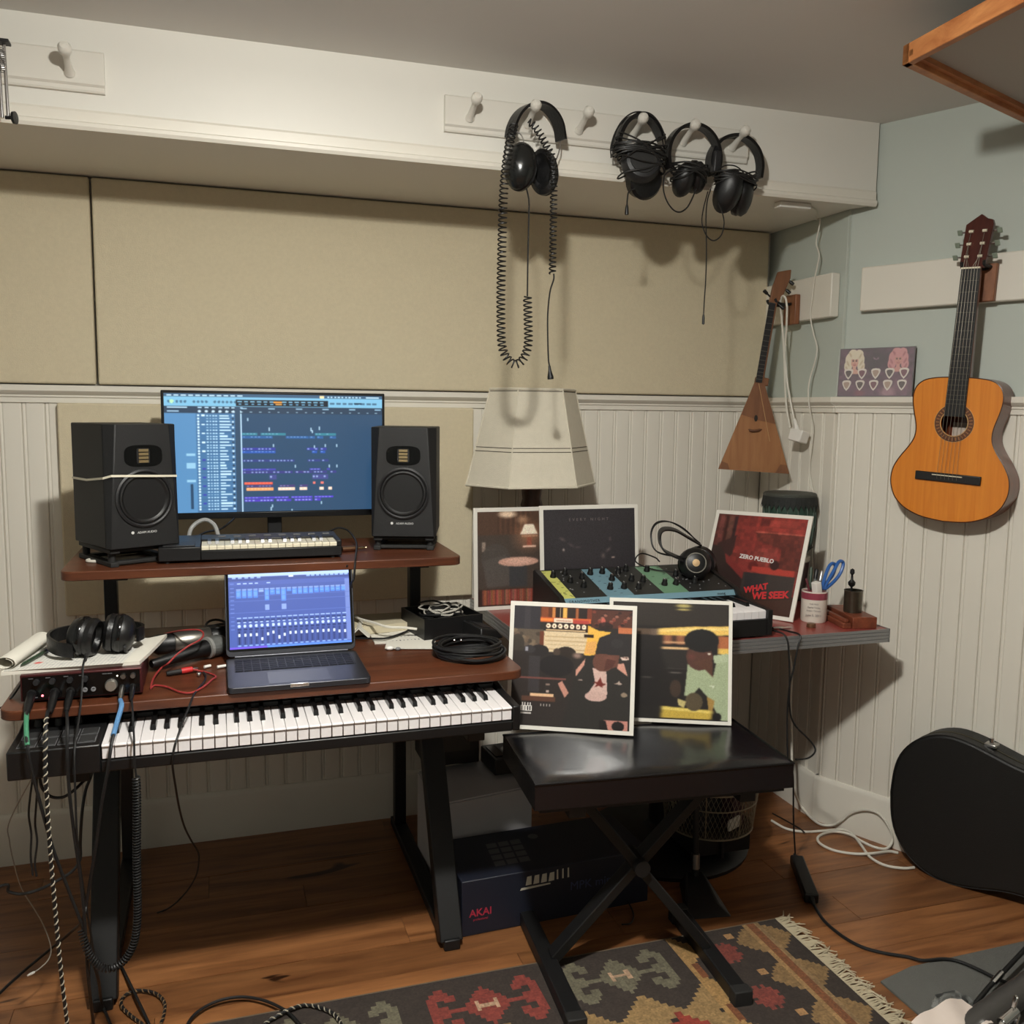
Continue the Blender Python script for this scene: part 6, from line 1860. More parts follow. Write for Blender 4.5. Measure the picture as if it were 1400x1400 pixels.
# ------------------------------------------------------------------ headphones on the pegs
M_hcab = mat('dark_cable', (26, 25, 24), 0.5)
HY = -0.572
h3 = thing('headphones', 'large black headphones with a long coiled cord hanging from the second peg', 'headphones', (-1.107, HY, 2.19))
bd3 = spline([(-1.17,-0.572,2.086),(-1.165,-0.572,2.113),(-1.151,-0.572,2.142),(-1.129,-0.572,2.164),(-1.101,-0.572,2.175),(-1.072,-0.572,2.17),(-1.049,-0.572,2.152),(-1.034,-0.572,2.126),(-1.027,-0.572,2.089)], 5)
obj('headband', MB().band(bd3, 0.040, 0.007, (-0.34, 0.94, 0.0)), M_leather, h3)
for pts in ([(-1.169,-0.575,2.089),(-1.18,-0.578,2.058),(-1.186,-0.58,2.02),(-1.172,-0.582,1.988)], [(-1.16,-0.575,2.101),(-1.14,-0.577,2.09),(-1.132,-0.578,2.063),(-1.134,-0.58,2.04)], [(-1.028,-0.568,2.094),(-1.029,-0.566,2.066),(-1.041,-0.566,2.033),(-1.055,-0.566,2.013)]):
    obj('wire_yoke', MB().tube(spline(pts, 5), 0.0018, 6), M_alu, h3)
cl = Vector((-1.148,-0.585,2.011))
axl = Vector((-0.62, -0.78, 0.10)).normalized()
obj('ear_cup', MB().lathe([(0.0, 0.030), (0.022, 0.027), (0.042, 0.017), (0.052, 0.004), (0.054, -0.004), (0.050, -0.008)], cl, axl, 30, sx=1.15, sy=0.78, ref=(0.12, 0, 1)), mat('satin_black', (26, 27, 26), 0.22), h3)
obj('ear_pad', MB().lathe([(0.050, -0.008), (0.056, -0.014), (0.054, -0.026), (0.040, -0.030), (0.03, -0.022)], cl, axl, 28, sx=1.12, sy=0.76, ref=(0.12, 0, 1)), M_leather, h3)
cr = Vector((-1.071,-0.565,2.004))
axr = Vector((-0.70, -0.68, -0.05)).normalized()
obj('ear_pad', MB().lathe([(0.03, 0.012), (0.042, 0.020), (0.054, 0.014), (0.055, 0.004), (0.050, 0.0)], cr, axr, 28, sx=1.1, sy=0.72, ref=(-0.1, 0, 1)), M_leather, h3)
obj('ear_cup', MB().lathe([(0.050, 0.0), (0.054, -0.006), (0.044, -0.024), (0.0, -0.032)], cr, axr, 28, sx=1.1, sy=0.72, ref=(-0.1, 0, 1)), M_plast, h3)
c_a = spline([(-1.168,-0.6,2.108),(-1.179,-0.612,2.077),(-1.189,-0.62,2.037),(-1.197,-0.622,1.982),(-1.202,-0.622,1.918),(-1.203,-0.62,1.845),(-1.204,-0.62,1.771),(-1.205,-0.62,1.678),(-1.204,-0.62,1.603),(-1.201,-0.62,1.546),(-1.189,-0.62,1.513),(-1.164,-0.62,1.494),(-1.14,-0.62,1.51),(-1.128,-0.62,1.549),(-1.129,-0.62,1.606),(-1.132,-0.62,1.672)], 10)
obj('coil_cord', MB().tube(helix(c_a, 0.0105, 82, 10), 0.0021, 5), M_hcab, h3)
c_b = spline([(-1.13,-0.6,2.119),(-1.115,-0.605,2.109),(-1.099,-0.612,2.085),(-1.084,-0.616,2.058),(-1.068,-0.618,2.031),(-1.064,-0.62,1.985),(-1.063,-0.62,1.911),(-1.063,-0.62,1.836),(-1.063,-0.62,1.734)], 10)
obj('coil_cord', MB().tube(helix(c_b, 0.0085, 88, 10), 0.0021, 5), M_hcab, h3)
obj('straight_cord', MB().tube(spline([(-1.132,-0.62,1.672),(-1.132,-0.62,1.7),(-1.132,-0.62,1.775),(-1.131,-0.62,1.868),(-1.128,-0.61,1.917),(-1.131,-0.598,1.951)], 6), 0.0022, 6), M_hcab, h3)
obj('straight_cord', MB().tube(spline([(-1.059,-0.62,1.734),(-1.059,-0.62,1.719),(-1.069,-0.62,1.685),(-1.074,-0.62,1.627),(-1.073,-0.62,1.57),(-1.07,-0.62,1.512),(-1.067,-0.62,1.493)], 6), 0.0022, 6), M_hcab, h3)
obj('jack', MB().lathe([(0.0030, 0), (0.0042, 0.012), (0.0085, 0.030), (0.0085, 0.036), (0.0, 0.037)], (-1.067,-0.62,1.493), (0.12, 0, -1), 12), M_plast, h3)

def wrap_rings(parent, c, rx, rz, n, seed, m_=M_hcab, r=0.0023, tilt=0.25, yd=0.045, name='wrapped_cord'):
    rs_ = random.Random(seed)
    for i in range(n):
        dz = rs_.uniform(-0.4, 0.4) * rz
        tl = rs_.uniform(-tilt, tilt)
        k_ = rs_.uniform(0.92, 1.08)
        pts = []
        for q in range(22):
            a = 2 * PI * q / 22
            pts.append((c[0] + rx * k_ * math.cos(a), c[1] + yd * k_ * math.sin(a), c[2] + dz + tl * rx * math.cos(a) + 0.004 * math.sin(3 * a + i)))
        obj(name, MB().tube(pts, r, 6, closed=True), m_, parent)
# second pair: cord wound round and round the cups
h4 = thing('headphones', 'black headphones wound thickly with their own cord, hanging on the fourth peg', 'headphones', (-0.80, HY, 2.19))
bd4 = spline([(-0.867,-0.572,2.08),(-0.86,-0.572,2.119),(-0.841,-0.572,2.154),(-0.809,-0.572,2.176),(-0.776,-0.572,2.176),(-0.749,-0.572,2.153),(-0.73,-0.572,2.119)], 5)
obj('headband', MB().band(bd4, 0.032, 0.011, (-0.1, 0.99, 0.0)), M_leather, h4)
for off in (0, 4):
    ar = spline([(-0.884,-0.59,2.061),(-0.885,-0.59,2.093),(-0.869,-0.59,2.138),(-0.839,-0.59,2.17),(-0.805,-0.59,2.181),(-0.763,-0.59,2.17),(-0.735,-0.59,2.136),(-0.725,-0.59,2.089)], 5)
    obj('wire_arch', MB().tube([(p[0] + off * 0.001, p[1] + off * 0.005, p[2] - off * 0.0006) for p in ar], 0.0020, 6), M_hcab, h4)
c4 = Vector((-0.803,-0.6,2.047))
ax4 = Vector((-0.18, -0.97, 0.12)).normalized()
obj('ear_cup', MB().lathe([(0.0, 0.024), (0.03, 0.024), (0.046, 0.018), (0.054, 0.004), (0.055, -0.01), (0.04, -0.03)], c4, ax4, 32), M_plast2, h4)
obj('cup_grille', MB().lathe([(0.0, 0.0255), (0.016, 0.0258), (0.036, 0.0242), (0.037, 0.022)], c4, ax4, 28), M_rub, h4)
c4b = Vector((-0.778,-0.56,2.01))
obj('ear_cup', MB().lathe([(0.0, 0.020), (0.03, 0.02), (0.046, 0.010), (0.048, -0.012), (0.03, -0.03)], c4b, Vector((0.1, -0.9, -0.3)).normalized(), 28), M_plast, h4)
obj('ear_pad', MB().lathe([(0.03, 0.0), (0.046, 0.006), (0.05, 0.018), (0.042, 0.026), (0.03, 0.024)], c4b + Vector((0, 0.0, 0)), Vector((0.1, -0.9, -0.3)).normalized(), 28), M_leather, h4)
wrap_rings(h4, (c4.x - 0.002, -0.590, 2.078), 0.076, 0.035, 11, 31, yd=0.040, tilt=0.22)
wrap_rings(h4, (c4.x + 0.004, -0.590, 2.06), 0.066, 0.10, 5, 37, yd=0.042, tilt=0.9)
obj('hanging_cord', MB().tube(spline([(-0.811,-0.58,1.981),(-0.829,-0.58,1.972),(-0.833,-0.58,1.952),(-0.834,-0.58,1.933)], 5), 0.0022, 6), M_hcab, h4)
obj('jack', MB().lathe([(0.0028, 0), (0.0045, 0.008), (0.0055, 0.022), (0.0052, 0.026), (0, 0.027)], (-0.834,-0.58,1.936), (0, 0, -1), 12), M_plast, h4)

# third and fourth pair
def hung(label, loc, band_pts, capw, cups, wraps, seed, extra):
    t = thing('headphones', label, 'headphones', loc)
    obj('headband', MB().band(spline(band_pts, 5), 0.030, 0.009, (-0.08, 0.99, 0)), M_leather, t)
    for (c, axd, r) in cups:
        axd = Vector(axd).normalized()
        c = Vector(c)
        rf = (0.45 if axd.x < 0 else -0.45, 0, 1)
        obj('ear_cup', MB().lathe([(0.0, 0.020), (r * 0.5, 0.019), (r * 0.82, 0.012), (r, 0.0), (r * 0.97, -0.008)], c, axd, 26, sx=1.32, sy=0.82, ref=rf), M_plast, t)
        obj('ear_pad', MB().lathe([(r * 0.95, -0.008), (r * 1.03, -0.014), (r, -0.026), (r * 0.7, -0.03), (r * 0.55, -0.022)], c, axd, 26, sx=1.3, sy=0.82, ref=rf), M_leather, t)
    for (c, rx, rz, n, sd, tl) in wraps:
        wrap_rings(t, c, rx, rz, n, sd, yd=0.042, tilt=tl)
    return t
b5 = [(-0.707,-0.572,2.043),(-0.713,-0.572,2.081),(-0.705,-0.572,2.121),(-0.679,-0.572,2.153),(-0.639,-0.572,2.169),(-0.597,-0.572,2.161),(-0.566,-0.572,2.133),(-0.552,-0.572,2.09),(-0.557,-0.572,2.04)]
h5 = hung('black headphones hanging on the fifth peg, cord gathered between the cups', (-0.64, HY, 2.19), b5, 0.03,
          [((-0.67,-0.59,2.014), (-0.62, -0.72, -0.3), 0.036), ((-0.614,-0.575,2.028), (0.55, -0.8, -0.3), 0.034)],
          [((-0.648,-0.582,2.038), 0.050, 0.03, 9, 51, 0.5)], 5, None)
obj('hanging_cord', MB().tube(spline([(-0.712,-0.6,2.036),(-0.732,-0.6,2.018),(-0.735,-0.6,1.983),(-0.723,-0.6,1.951),(-0.702,-0.6,1.929),(-0.681,-0.6,1.925),(-0.661,-0.6,1.938),(-0.646,-0.6,1.963),(-0.634,-0.6,1.992)], 6), 0.0022, 6), M_hcab, h5)
obj('slider', MB().obox((-0.561,-0.576,2.075), (0.011, 0, 0), (0, 0.012, 0), (0.002, 0, 0.030)), M_plast2, h5, bevel=0.004)
b6 = [(-0.562,-0.56,2.042),(-0.573,-0.56,2.077),(-0.565,-0.56,2.112),(-0.538,-0.56,2.143),(-0.496,-0.56,2.157),(-0.455,-0.56,2.151),(-0.422,-0.56,2.124),(-0.408,-0.56,2.086),(-0.411,-0.56,2.047)]
h6 = hung('black headphones hanging on the rightmost peg with a dangling cord', (-0.482, HY, 2.19), b6, 0.03,
          [((-0.533,-0.595,1.993), (-0.6, -0.75, -0.25), 0.046), ((-0.464,-0.575,1.991), (0.65, -0.7, -0.25), 0.044)],
          [((-0.501,-0.585,2.03), 0.062, 0.025, 9, 61, 0.45)], 6, None)
for k, pts in enumerate(([(-0.597,-0.6,1.987),(-0.609,-0.6,1.94),(-0.612,-0.6,1.9),(-0.596,-0.6,1.867),(-0.573,-0.6,1.855),(-0.55,-0.6,1.871),(-0.542,-0.6,1.905),(-0.55,-0.6,1.935),(-0.563,-0.6,1.958)], [(-0.585,-0.595,1.997),(-0.598,-0.6,1.961),(-0.6,-0.6,1.911),(-0.595,-0.6,1.831),(-0.594,-0.6,1.751),(-0.596,-0.6,1.69),(-0.597,-0.6,1.645)], [(-0.567,-0.6,2.049),(-0.544,-0.6,2.062),(-0.512,-0.6,2.063),(-0.487,-0.6,2.048),(-0.482,-0.6,2.03)])):
    obj('hanging_cord', MB().tube(spline(pts, 6), 0.0019, 6), M_hcab, h6)
obj('jack', MB().lathe([(0.0024, 0), (0.0036, 0.008), (0.0038, 0.026), (0, 0.028)], (-0.597,-0.6,1.649), (0, 0, -1), 10), M_plast, h6)

# ------------------------------------------------------------------ small light under the soffit with its cord
ul = thing('cupboard_light', 'flat white light bar stuck under the soffit at its right end', 'light', (-0.215, -0.442, ZS))
obj('bar', MB().box(-0.270, -0.158, -0.462, -0.428, ZS - 0.018, ZS - 0.0005), M_whitep, ul, bevel=0.003)
cable('light_cord', 'thin white cord wavering down the narrow corner wall from the light bar', [(-0.158, -0.44, ZS - 0.006), (-0.12, -0.42, ZS - 0.004), (-0.07, -0.37, ZS - 0.006), (-0.034, -0.315, ZS - 0.012)] + [(-0.028,-0.328,2.004),(-0.028,-0.323,1.97),(-0.028,-0.314,1.931),(-0.028,-0.333,1.891),(-0.028,-0.325,1.852),(-0.028,-0.313,1.809),(-0.028,-0.306,1.748),(-0.026,-0.299,1.697),(-0.02,-0.311,1.641),(-0.02,-0.335,1.591),(-0.02,-0.327,1.544),(-0.025,-0.314,1.496),(-0.036,-0.321,1.447),(-0.036,-0.334,1.387),(-0.02,-0.336,1.326),(-0.015,-0.326,1.265),(-0.012,-0.316,1.19),(-0.012,-0.333,1.13),(-0.012,-0.354,1.07)] + [(-0.02, -0.36, 0.95), (-0.03, -0.39, 0.80)], 0.0024, M_wcab)
# white adapter hung on the instrument hanger
ad = thing('power_adapter', 'white plug adapter dangling on a doubled white cord beside the triangular instrument', 'adapter', (-0.05, -0.24, 1.31))
acx = -0.062
obj('cord', MB().tube(spline([(-0.085,-0.251,1.727),(-0.09,-0.247,1.757),(-0.095,-0.237,1.765),(-0.09,-0.219,1.745),(-0.075,-0.21,1.683),(-0.07,-0.223,1.584),(-0.065,-0.228,1.485),(-0.06,-0.236,1.398),(-0.06,-0.263,1.324)], 6), 0.0036, 7), M_wcab, ad)
obj('cord', MB().tube(spline([(-0.085,-0.251,1.727),(-0.075,-0.238,1.656),(-0.066,-0.222,1.584),(-0.062,-0.236,1.485),(-0.06,-0.26,1.411),(-0.058,-0.283,1.349)], 6), 0.0036, 7), M_wcab, ad)
a_c = Vector((-0.055,-0.307,1.298))
obj('plug_body', MB().obox(a_c, (0.02, 0.006, -0.004), (-0.006, 0.026, 0.004), (0.003, -0.004, 0.020)), M_whitep, ad, bevel=0.004)
obj('boot', MB().cyl((-0.058,-0.282,1.354), a_c + Vector((0, 0.008, 0.018)), 0.005, 10, 0.009), M_whitep, ad)

# ------------------------------------------------------------------ pick display standing on the rail
pk = thing('pick_display', 'purple printed display card of ten guitar picks standing on the plate rail', 'picture', wp(0.128, 0.016, ZR))
c0_, c1_ = 0.006, 0.247
PKH = 0.152
bb_ = Vector(wp(c0_, 0.014, ZR + 0.001))
uu_ = Vector((SA, -CA, 0))
lean = (Vector((0, 0, 1)) - WN * 0.05).normalized()
nn_ = WN
obj('backing', MB().obox(bb_ + uu_ * ((c1_ - c0_) / 2) + lean * (PKH / 2) - nn_ * 0.002, uu_ * ((c1_ - c0_) / 2), lean * (PKH / 2), nn_ * 0.0016), mat('card_back', (60, 40, 52), 0.5), pk)
cv = Canvas(200, 128, (92, 58, 80))
cv.noise(0.3, 9)
cv.ell(0.5, 0.25, 0.3, 0.3, (50, 32, 48), 0.8, 0.6)
cv.ell(0.22, 0.8, 0.4, 0.4, (120, 82, 104), 0.6, 0.8)
cv.ell(0.85, 0.8, 0.3, 0.35, (142, 98, 116), 0.6, 0.8)
cv.blur(3)
cv.poly([(0.46, 0.17), (0.5, 0.22), (0.54, 0.17), (0.53, 0.23), (0.515, 0.22), (0.5, 0.25), (0.485, 0.22), (0.47, 0.23)], (150, 110, 132))
def portrait(cx, cy, k, hair, shade, skin, lip):
    for dx, dy, rx_, ry_ in ((0, -0.10, 0.085, 0.12), (-0.075, -0.03, 0.055, 0.13), (0.075, -0.02, 0.055, 0.13), (-0.085, 0.10, 0.055, 0.12), (0.09, 0.11, 0.05, 0.11), (-0.03, -0.15, 0.06, 0.09), (0.05, -0.14, 0.06, 0.09)):
        cv.ell(cx + dx * k, cy + dy * k, rx_ * k, ry_ * k, hair)
    for dx, dy in ((-0.09, 0.05), (0.09, 0.04), (-0.06, -0.12), (0.07, -0.1), (-0.1, 0.16), (0.1, 0.15)):
        cv.ell(cx + dx * k, cy + dy * k, 0.014 * k, 0.06 * k, shade, 0.7, 0.0, 0.3 if dx > 0 else -0.3)
    cv.rect(cx - 0.024 * k, cy + 0.08 * k, cx + 0.024 * k, cy + 0.22 * k, skin)
    cv.poly([(cx - 0.11 * k, cy + 0.27 * k), (cx - 0.03 * k, cy + 0.17 * k), (cx + 0.03 * k, cy + 0.17 * k), (cx + 0.11 * k, cy + 0.27 * k)], skin)
    cv.ell(cx, cy + 0.02 * k, 0.050 * k, 0.115 * k, skin)
    cv.ell(cx, cy - 0.075 * k, 0.052 * k, 0.045 * k, hair)
    for sx in (-1, 1):
        cv.ell(cx + sx * 0.021 * k, cy + 0.0, 0.012 * k, 0.013 * k, (64, 40, 46))
        cv.rect(cx + sx * 0.021 * k - 0.013 * k, cy - 0.03 * k, cx + sx * 0.021 * k + 0.013 * k, cy - 0.022 * k, (120, 84, 72))
    cv.ell(cx + 0.003 * k, cy + 0.042 * k, 0.006 * k, 0.014 * k, (190, 132, 118), 0.8)
    cv.ell(cx, cy + 0.080 * k, 0.022 * k, 0.014 * k, lip)
    cv.ell(cx, cy + 0.077 * k, 0.016 * k, 0.006 * k, (240, 226, 220))
portrait(0.205, 0.25, 1.05, (234, 222, 198), (196, 172, 140), (224, 170, 152), (176, 58, 70))
portrait(0.80, 0.23, 1.0, (216, 150, 152), (170, 98, 112), (214, 152, 144), (160, 52, 66))
cv.ell(0.68, 0.92, 0.13, 0.16, (190, 146, 156), 0.7, 0.6)
cv.ell(0.3, 0.95, 0.1, 0.12, (140, 70, 86), 0.7, 0.6)
cv.blur(1)
tl_ = bb_ + lean * PKH + nn_ * 0.0002
paint('print', cv, tl_ + uu_ * 0.003 - lean * 0.003, uu_ * (c1_ - c0_ - 0.006), -lean * (PKH - 0.006), M_printm, pk)
pkshape = [(0, -0.0135), (0.006, -0.007), (0.0105, 0.002), (0.0115, 0.008), (0.008, 0.0115), (0, 0.0125), (-0.008, 0.0115), (-0.0115, 0.008), (-0.0105, 0.002), (-0.006, -0.007)]
M_pick = mat('pick_cream', (232, 222, 212), 0.3)
M_pick2 = mat('pick_rose', (156, 92, 104), 0.3)
M_pickin = [mat('pick_print_a', (84, 66, 64), 0.35), mat('pick_print_b', (178, 150, 132), 0.35), mat('pick_print_c', (120, 66, 82), 0.35)]
for r in range(2):
    for c in range(5):
        ctr_ = tl_ + uu_ * (0.030 + c * 0.0445 + (0.004 if r == 0 else 0)) - lean * (0.080 + r * 0.036)
        s_ = 1.3
        pkk = obj('guitar_pick', MB().prism([(a * s_, b_ * s_) for a, b_ in pkshape], ctr_, uu_, lean, nn_ * 0.0016), M_pick, pk, smooth=False)
        obj('pick_print', MB().prism([(a * s_ * 0.66, b_ * s_ * 0.66) for a, b_ in pkshape], ctr_ + nn_ * 0.0016, uu_, lean, nn_ * 0.0003), M_pickin[(c * 2 + r) % 3], pkk, smooth=False)
obj('clear_cover', MB().obox(bb_ + uu_ * ((c1_ - c0_) / 2) + lean * (PKH / 2) + nn_ * 0.0035, uu_ * ((c1_ - c0_) / 2 + 0.002), lean * (PKH / 2 + 0.002), nn_ * 0.0004), mat('clear_plastic', (235, 235, 235), 0.06, alpha=0.10), pk, smooth=False)

# ------------------------------------------------------------------ classical guitar on the right wall
M_spruce = wood('guitar_spruce', (206, 118, 34), (222, 138, 48), (26, 26, 1.2), 2.2, 0.28, coat=0.4)
M_gside = wood('guitar_sides', (86, 38, 20), (120, 58, 30), (8, 8, 2), 3, 0.3, coat=0.3)
M_head = wood('guitar_headstock', (58, 24, 18), (82, 36, 26), (20, 20, 2), 3, 0.3)
M_ebony = mat('ebony', (26, 25, 25), 0.4)
gt_ = thing('guitar', 'orange-topped classical guitar hanging on the blue-grey right wall', 'guitar', wp(0.40, 0.05, 1.067))
gB = Vector(wp(0.392, 0.088, 1.067))
gS = (Vector(wp(0.424, 0.088, 1.78)) - gB).normalized()
gW = gS.cross(WN).normalized()
if gW.dot(WU) < 0:
    gW = -gW
gN = WN
prof = [(0, 0), (0.004, 0.05), (0.012, 0.085), (0.028, 0.12), (0.052, 0.147), (0.082, 0.162), (0.112, 0.167), (0.145, 0.162), (0.178, 0.145), (0.205, 0.126), (0.232, 0.111), (0.255, 0.1065), (0.280, 0.109), (0.31, 0.117), (0.34, 0.1235), (0.365, 0.1245), (0.388, 0.117), (0.404, 0.10), (0.412, 0.075), (0.4155, 0.04), (0.4165, 0.0)]
half = [(w, s) for s, w in prof]
smooth_half = [(p[0], p[1]) for p in spline([(a, b, 0) for a, b in half], 3)]
outl = smooth_half + [(-a, b) for a, b in reversed(smooth_half[1:-1])]
SH = 0.286   # sound hole centre along the body
# front plate with a real sound hole
NH = len(outl)
angs = [math.atan2(b - SH, a) for a, b in outl]
hole = [(0.037 * math.cos(t), SH + 0.037 * math.sin(t)) for t in angs]
obj('soundboard', MB().ring(outl, hole, gB, gW, gS, -gN * 0.003), M_spruce, gt_)
sd2 = MB()
n_ = len(outl)
pf = [tuple(gB + gW * a + gS * b - gN * 0.003) for a, b in outl]
pbk = [tuple(gB + gW * a + gS * b - gN * 0.078) for a, b in outl]
sd2._add(pf + pbk, [(i, (i + 1) % n_, n_ + (i + 1) % n_, n_ + i) for i in range(n_)] + [tuple(range(n_, 2 * n_))])
obj('sides_and_back', sd2, M_gside, gt_)
bdm = MB().tube([tuple(gB + gW * a * 0.997 + gS * (0.2 + (b - 0.2) * 0.997) + gN * 0.0002) for a, b in outl], 0.0016, 5, closed=True)
obj('binding', bdm, mat('guitar_binding', (70, 34, 20), 0.35), gt_)
obj('label', MB().prism([(-0.032 + 0.064 * 0, SH - 0.045), (0.032, SH - 0.045), (0.032, SH + 0.0), (-0.032, SH + 0.0)], gB - gN * 0.0765, gW, gS, gN * 0.0004), mat('label_paper', (206, 190, 176), 0.7), gt_, smooth=False, label='paper label inside the sound hole')
def circ(r, n=40):
    return [(r * math.cos(2 * PI * i / n), SH + r * math.sin(2 * PI * i / n)) for i in range(n)]
rosette = obj('rosette', MB().ring(circ(0.0545), circ(0.0385), gB, gW, gS, gN * 0.0006), mat('rosette_brown', (92, 54, 34), 0.4), gt_)
for ra_1, rb_1 in ((0.0555, 0.0545), (0.0395, 0.0375)):
    obj('rosette_line', MB().ring(circ(ra_1), circ(rb_1), gB, gW, gS, gN * 0.0008), mat('rosette_cream', (196, 158, 104), 0.4), rosette)
rt_ = MB()
for i in range(32):
    a = 2 * PI * i / 32
    cc = gB + gW * (0.0465 * math.cos(a)) + gS * (SH + 0.0465 * math.sin(a)) + gN * 0.0008
    rd = gW * math.cos(a) + gS * math.sin(a)
    td = gS * math.cos(a) - gW * math.sin(a)
    rt_.obox(cc, rd * 0.0045, td * 0.0013, gN * 0.0003)
obj('rosette_tiles', rt_, mat('rosette_tan', (150, 104, 62), 0.4), rosette, kind='stuff', smooth=False)
def gp_(w, s, h=0.0):
    return gB + gW * w + gS * s + gN * h
bs = 0.128
obj('bridge', MB().obox(gp_(0, bs, 0.004), gW * 0.092, gS * 0.0125, gN * 0.004), M_ebony, gt_, bevel=0.002)
obj('saddle', MB().obox(gp_(0, bs + 0.006, 0.0095), gW * 0.042, gS * 0.0013, gN * 0.002), mat('bone', (222, 212, 188), 0.4), gt_)
NUT = 0.716
gs0 = (gS - gN * 0.2).normalized()
gH = gB + gS * NUT
fbm = MB()
fbm.hexa([gp_(-0.0285, SH + 0.018, 0.0), gp_(0.0285, SH + 0.018, 0.0), gp_(0.025, NUT, 0.0), gp_(-0.025, NUT, 0.0), gp_(-0.0285, SH + 0.018, 0.006), gp_(0.0285, SH + 0.018, 0.006), gp_(0.025, NUT, 0.006), gp_(-0.025, NUT, 0.006)])
obj('fingerboard', fbm, M_ebony, gt_)
nk = MB()
nk.hexa([gp_(-0.026, 0.41, -0.030), gp_(0.026, 0.41, -0.030), gp_(0.022, NUT + 0.01, -0.018), gp_(-0.022, NUT + 0.01, -0.018), gp_(-0.0285, 0.41, 0.0), gp_(0.0285, 0.41, 0.0), gp_(0.025, NUT + 0.01, 0.0), gp_(-0.025, NUT + 0.01, 0.0)])
obj('neck', nk, M_gside, gt_, bevel=0.004)
obj('nut', MB().obox(gp_(0, NUT + 0.002, 0.004), gW * 0.0255, gS * 0.0022, gN * 0.0045), mat('bone', (222, 212, 188), 0.4), gt_)
sc_len = NUT - bs - 0.006
for i in range(1, 19):
    s_ = NUT - sc_len * (1 - 2 ** (-i / 12))
    if s_ < SH + 0.02:
        break
    w_f = 0.025 + (0.0285 - 0.025) * (NUT - s_) / (NUT - SH)
    obj('fret', MB().obox(gp_(0, s_, 0.0064), gW * w_f, gS * 0.0006, gN * 0.0005), mat('fret_metal', (92, 88, 80), 0.45, 0.5), gt_, smooth=False)
for i in range(6):
    w0, w1 = -0.0275 + i * 0.011, -0.0195 + i * 0.0078
    obj('string', MB().tube([gp_(w0, bs - 0.006, 0.0075), gp_(w0, bs + 0.006, 0.0118), gp_(w1, NUT + 0.002, 0.0092), gH + gW * (0.018 if i > 2 else -0.018) + gs0 * (0.035 + 0.036 * (i % 3 if i > 2 else 2 - i)) + gN * 0.006], 0.0006, 4), mat('string', (120, 112, 98), 0.4, 0.3), gt_)
hd = [(-0.030, 0.002), (0.030, 0.002), (0.034, 0.012), (0.037, 0.125), (0.032, 0.138), (0.018, 0.142), (0.0, 0.156), (-0.016, 0.144), (-0.037, 0.128), (-0.034, 0.012)]
obj('headstock', MB().prism(hd, gH - gN * 0.013, gW, gs0, gN * 0.015), M_head, gt_, bevel=0.0015)
for sx in (-1, 1):
    for k in range(3):
        s_ = 0.035 + k * 0.036
        b0 = gH + gW * (sx * 0.018) + gs0 * s_ + gN * 0.0035
        obj('tuner_roller', MB().cyl(b0 - gW * 0.006, b0 + gW * 0.006, 0.0042, 10), mat('bone', (222, 212, 188), 0.4), gt_)
        bb0 = gH + gW * (sx * 0.035) + gs0 * s_ - gN * 0.007
        pgk = obj('tuning_peg', MB().cyl(bb0, bb0 + gW * (sx * 0.012), 0.0028, 8), M_chrome, gt_)
        kc_ = bb0 + gW * (sx * 0.018)
        obj('peg_button', MB().obox(kc_, gW * 0.007, (gN * 0.3 + gS * 0.4).normalized() * 0.0085, gN * 0.0028), mat('pearl_button', (136, 148, 132), 0.3), pgk, bevel=0.002)
wh = thing('guitar_hanger', 'brown wooden guitar hanger block on the long white board', 'hanger', wp(0.452, 0.03, 1.70))
obj('block', MB().prism([(0.425, 1.695), (0.470, 1.695), (0.474, 1.80), (0.429, 1.80)], wp(0, 0.0205, 0), WU, (0, 0, 1), WN * 0.018), M_hanger, wh, bevel=0.003)
for sx in (-1, 1):
    q0v = Vector(wp(0.4275 + 0.0, 0.038, 1.79)) + WU * (sx * 0.03)
    obj('yoke_arm', MB().tube(spline([Vector(wp(0.447, 0.038, 1.785)), q0v, q0v + WN * 0.045 - WU * (sx * 0.001), q0v + WN * 0.055 + Vector((0, 0, 0.012))], 5), 0.0045, 7), M_rub, wh)

# ------------------------------------------------------------------ triangular balalaika on the corner wall
M_bal = wood('balalaika_top', (136, 90, 54), (160, 112, 72), (16, 16, 1.5), 2.5, 0.45)
M_bald = wood('balalaika_dark', (104, 66, 42), (130, 86, 56), (14, 14, 2), 3, 0.45)
ba = thing('balalaika', 'triangular brown balalaika hanging by its neck in the corner above the table', 'balalaika', (-0.17, -0.18, 1.17))
bt, blc, brc = Vector((-0.160, -0.218, 1.476)), Vector((-0.284,-0.185,1.181)), Vector((-0.054,-0.262,1.167))
bw_ = (brc - blc).normalized()
bu_ = (bt - (blc + brc) / 2).normalized()
bn_ = bw_.cross(bu_).normalized()
if bn_.y > 0:
    bn_ = -bn_
tl2, tr2 = bt - bw_ * 0.014, bt + bw_ * 0.018
# top plate and bowl
tp_ = MB()._add([blc, brc, tr2, tl2, blc - bn_ * 0.004, brc - bn_ * 0.004, tr2 - bn_ * 0.004, tl2 - bn_ * 0.004], [(0, 1, 2, 3), (7, 6, 5, 4), (0, 4, 5, 1), (1, 5, 6, 2), (2, 6, 7, 3), (3, 7, 4, 0)])
obj('soundboard', tp_, M_bal, ba, smooth=False)
bwl = MB()
b0_, b1_ = blc - bn_ * 0.004, brc - bn_ * 0.004
bm1, bm2 = blc.lerp(brc, 0.22) - bn_ * 0.075 + bu_ * 0.01, blc.lerp(brc, 0.80) - bn_ * 0.075 + bu_ * 0.01
t0_, t1_ = tl2 - bn_ * 0.004, tr2 - bn_ * 0.004
tb1, tb2 = tl2 - bn_ * 0.028 + bw_ * 0.005, tr2 - bn_ * 0.028 - bw_ * 0.005
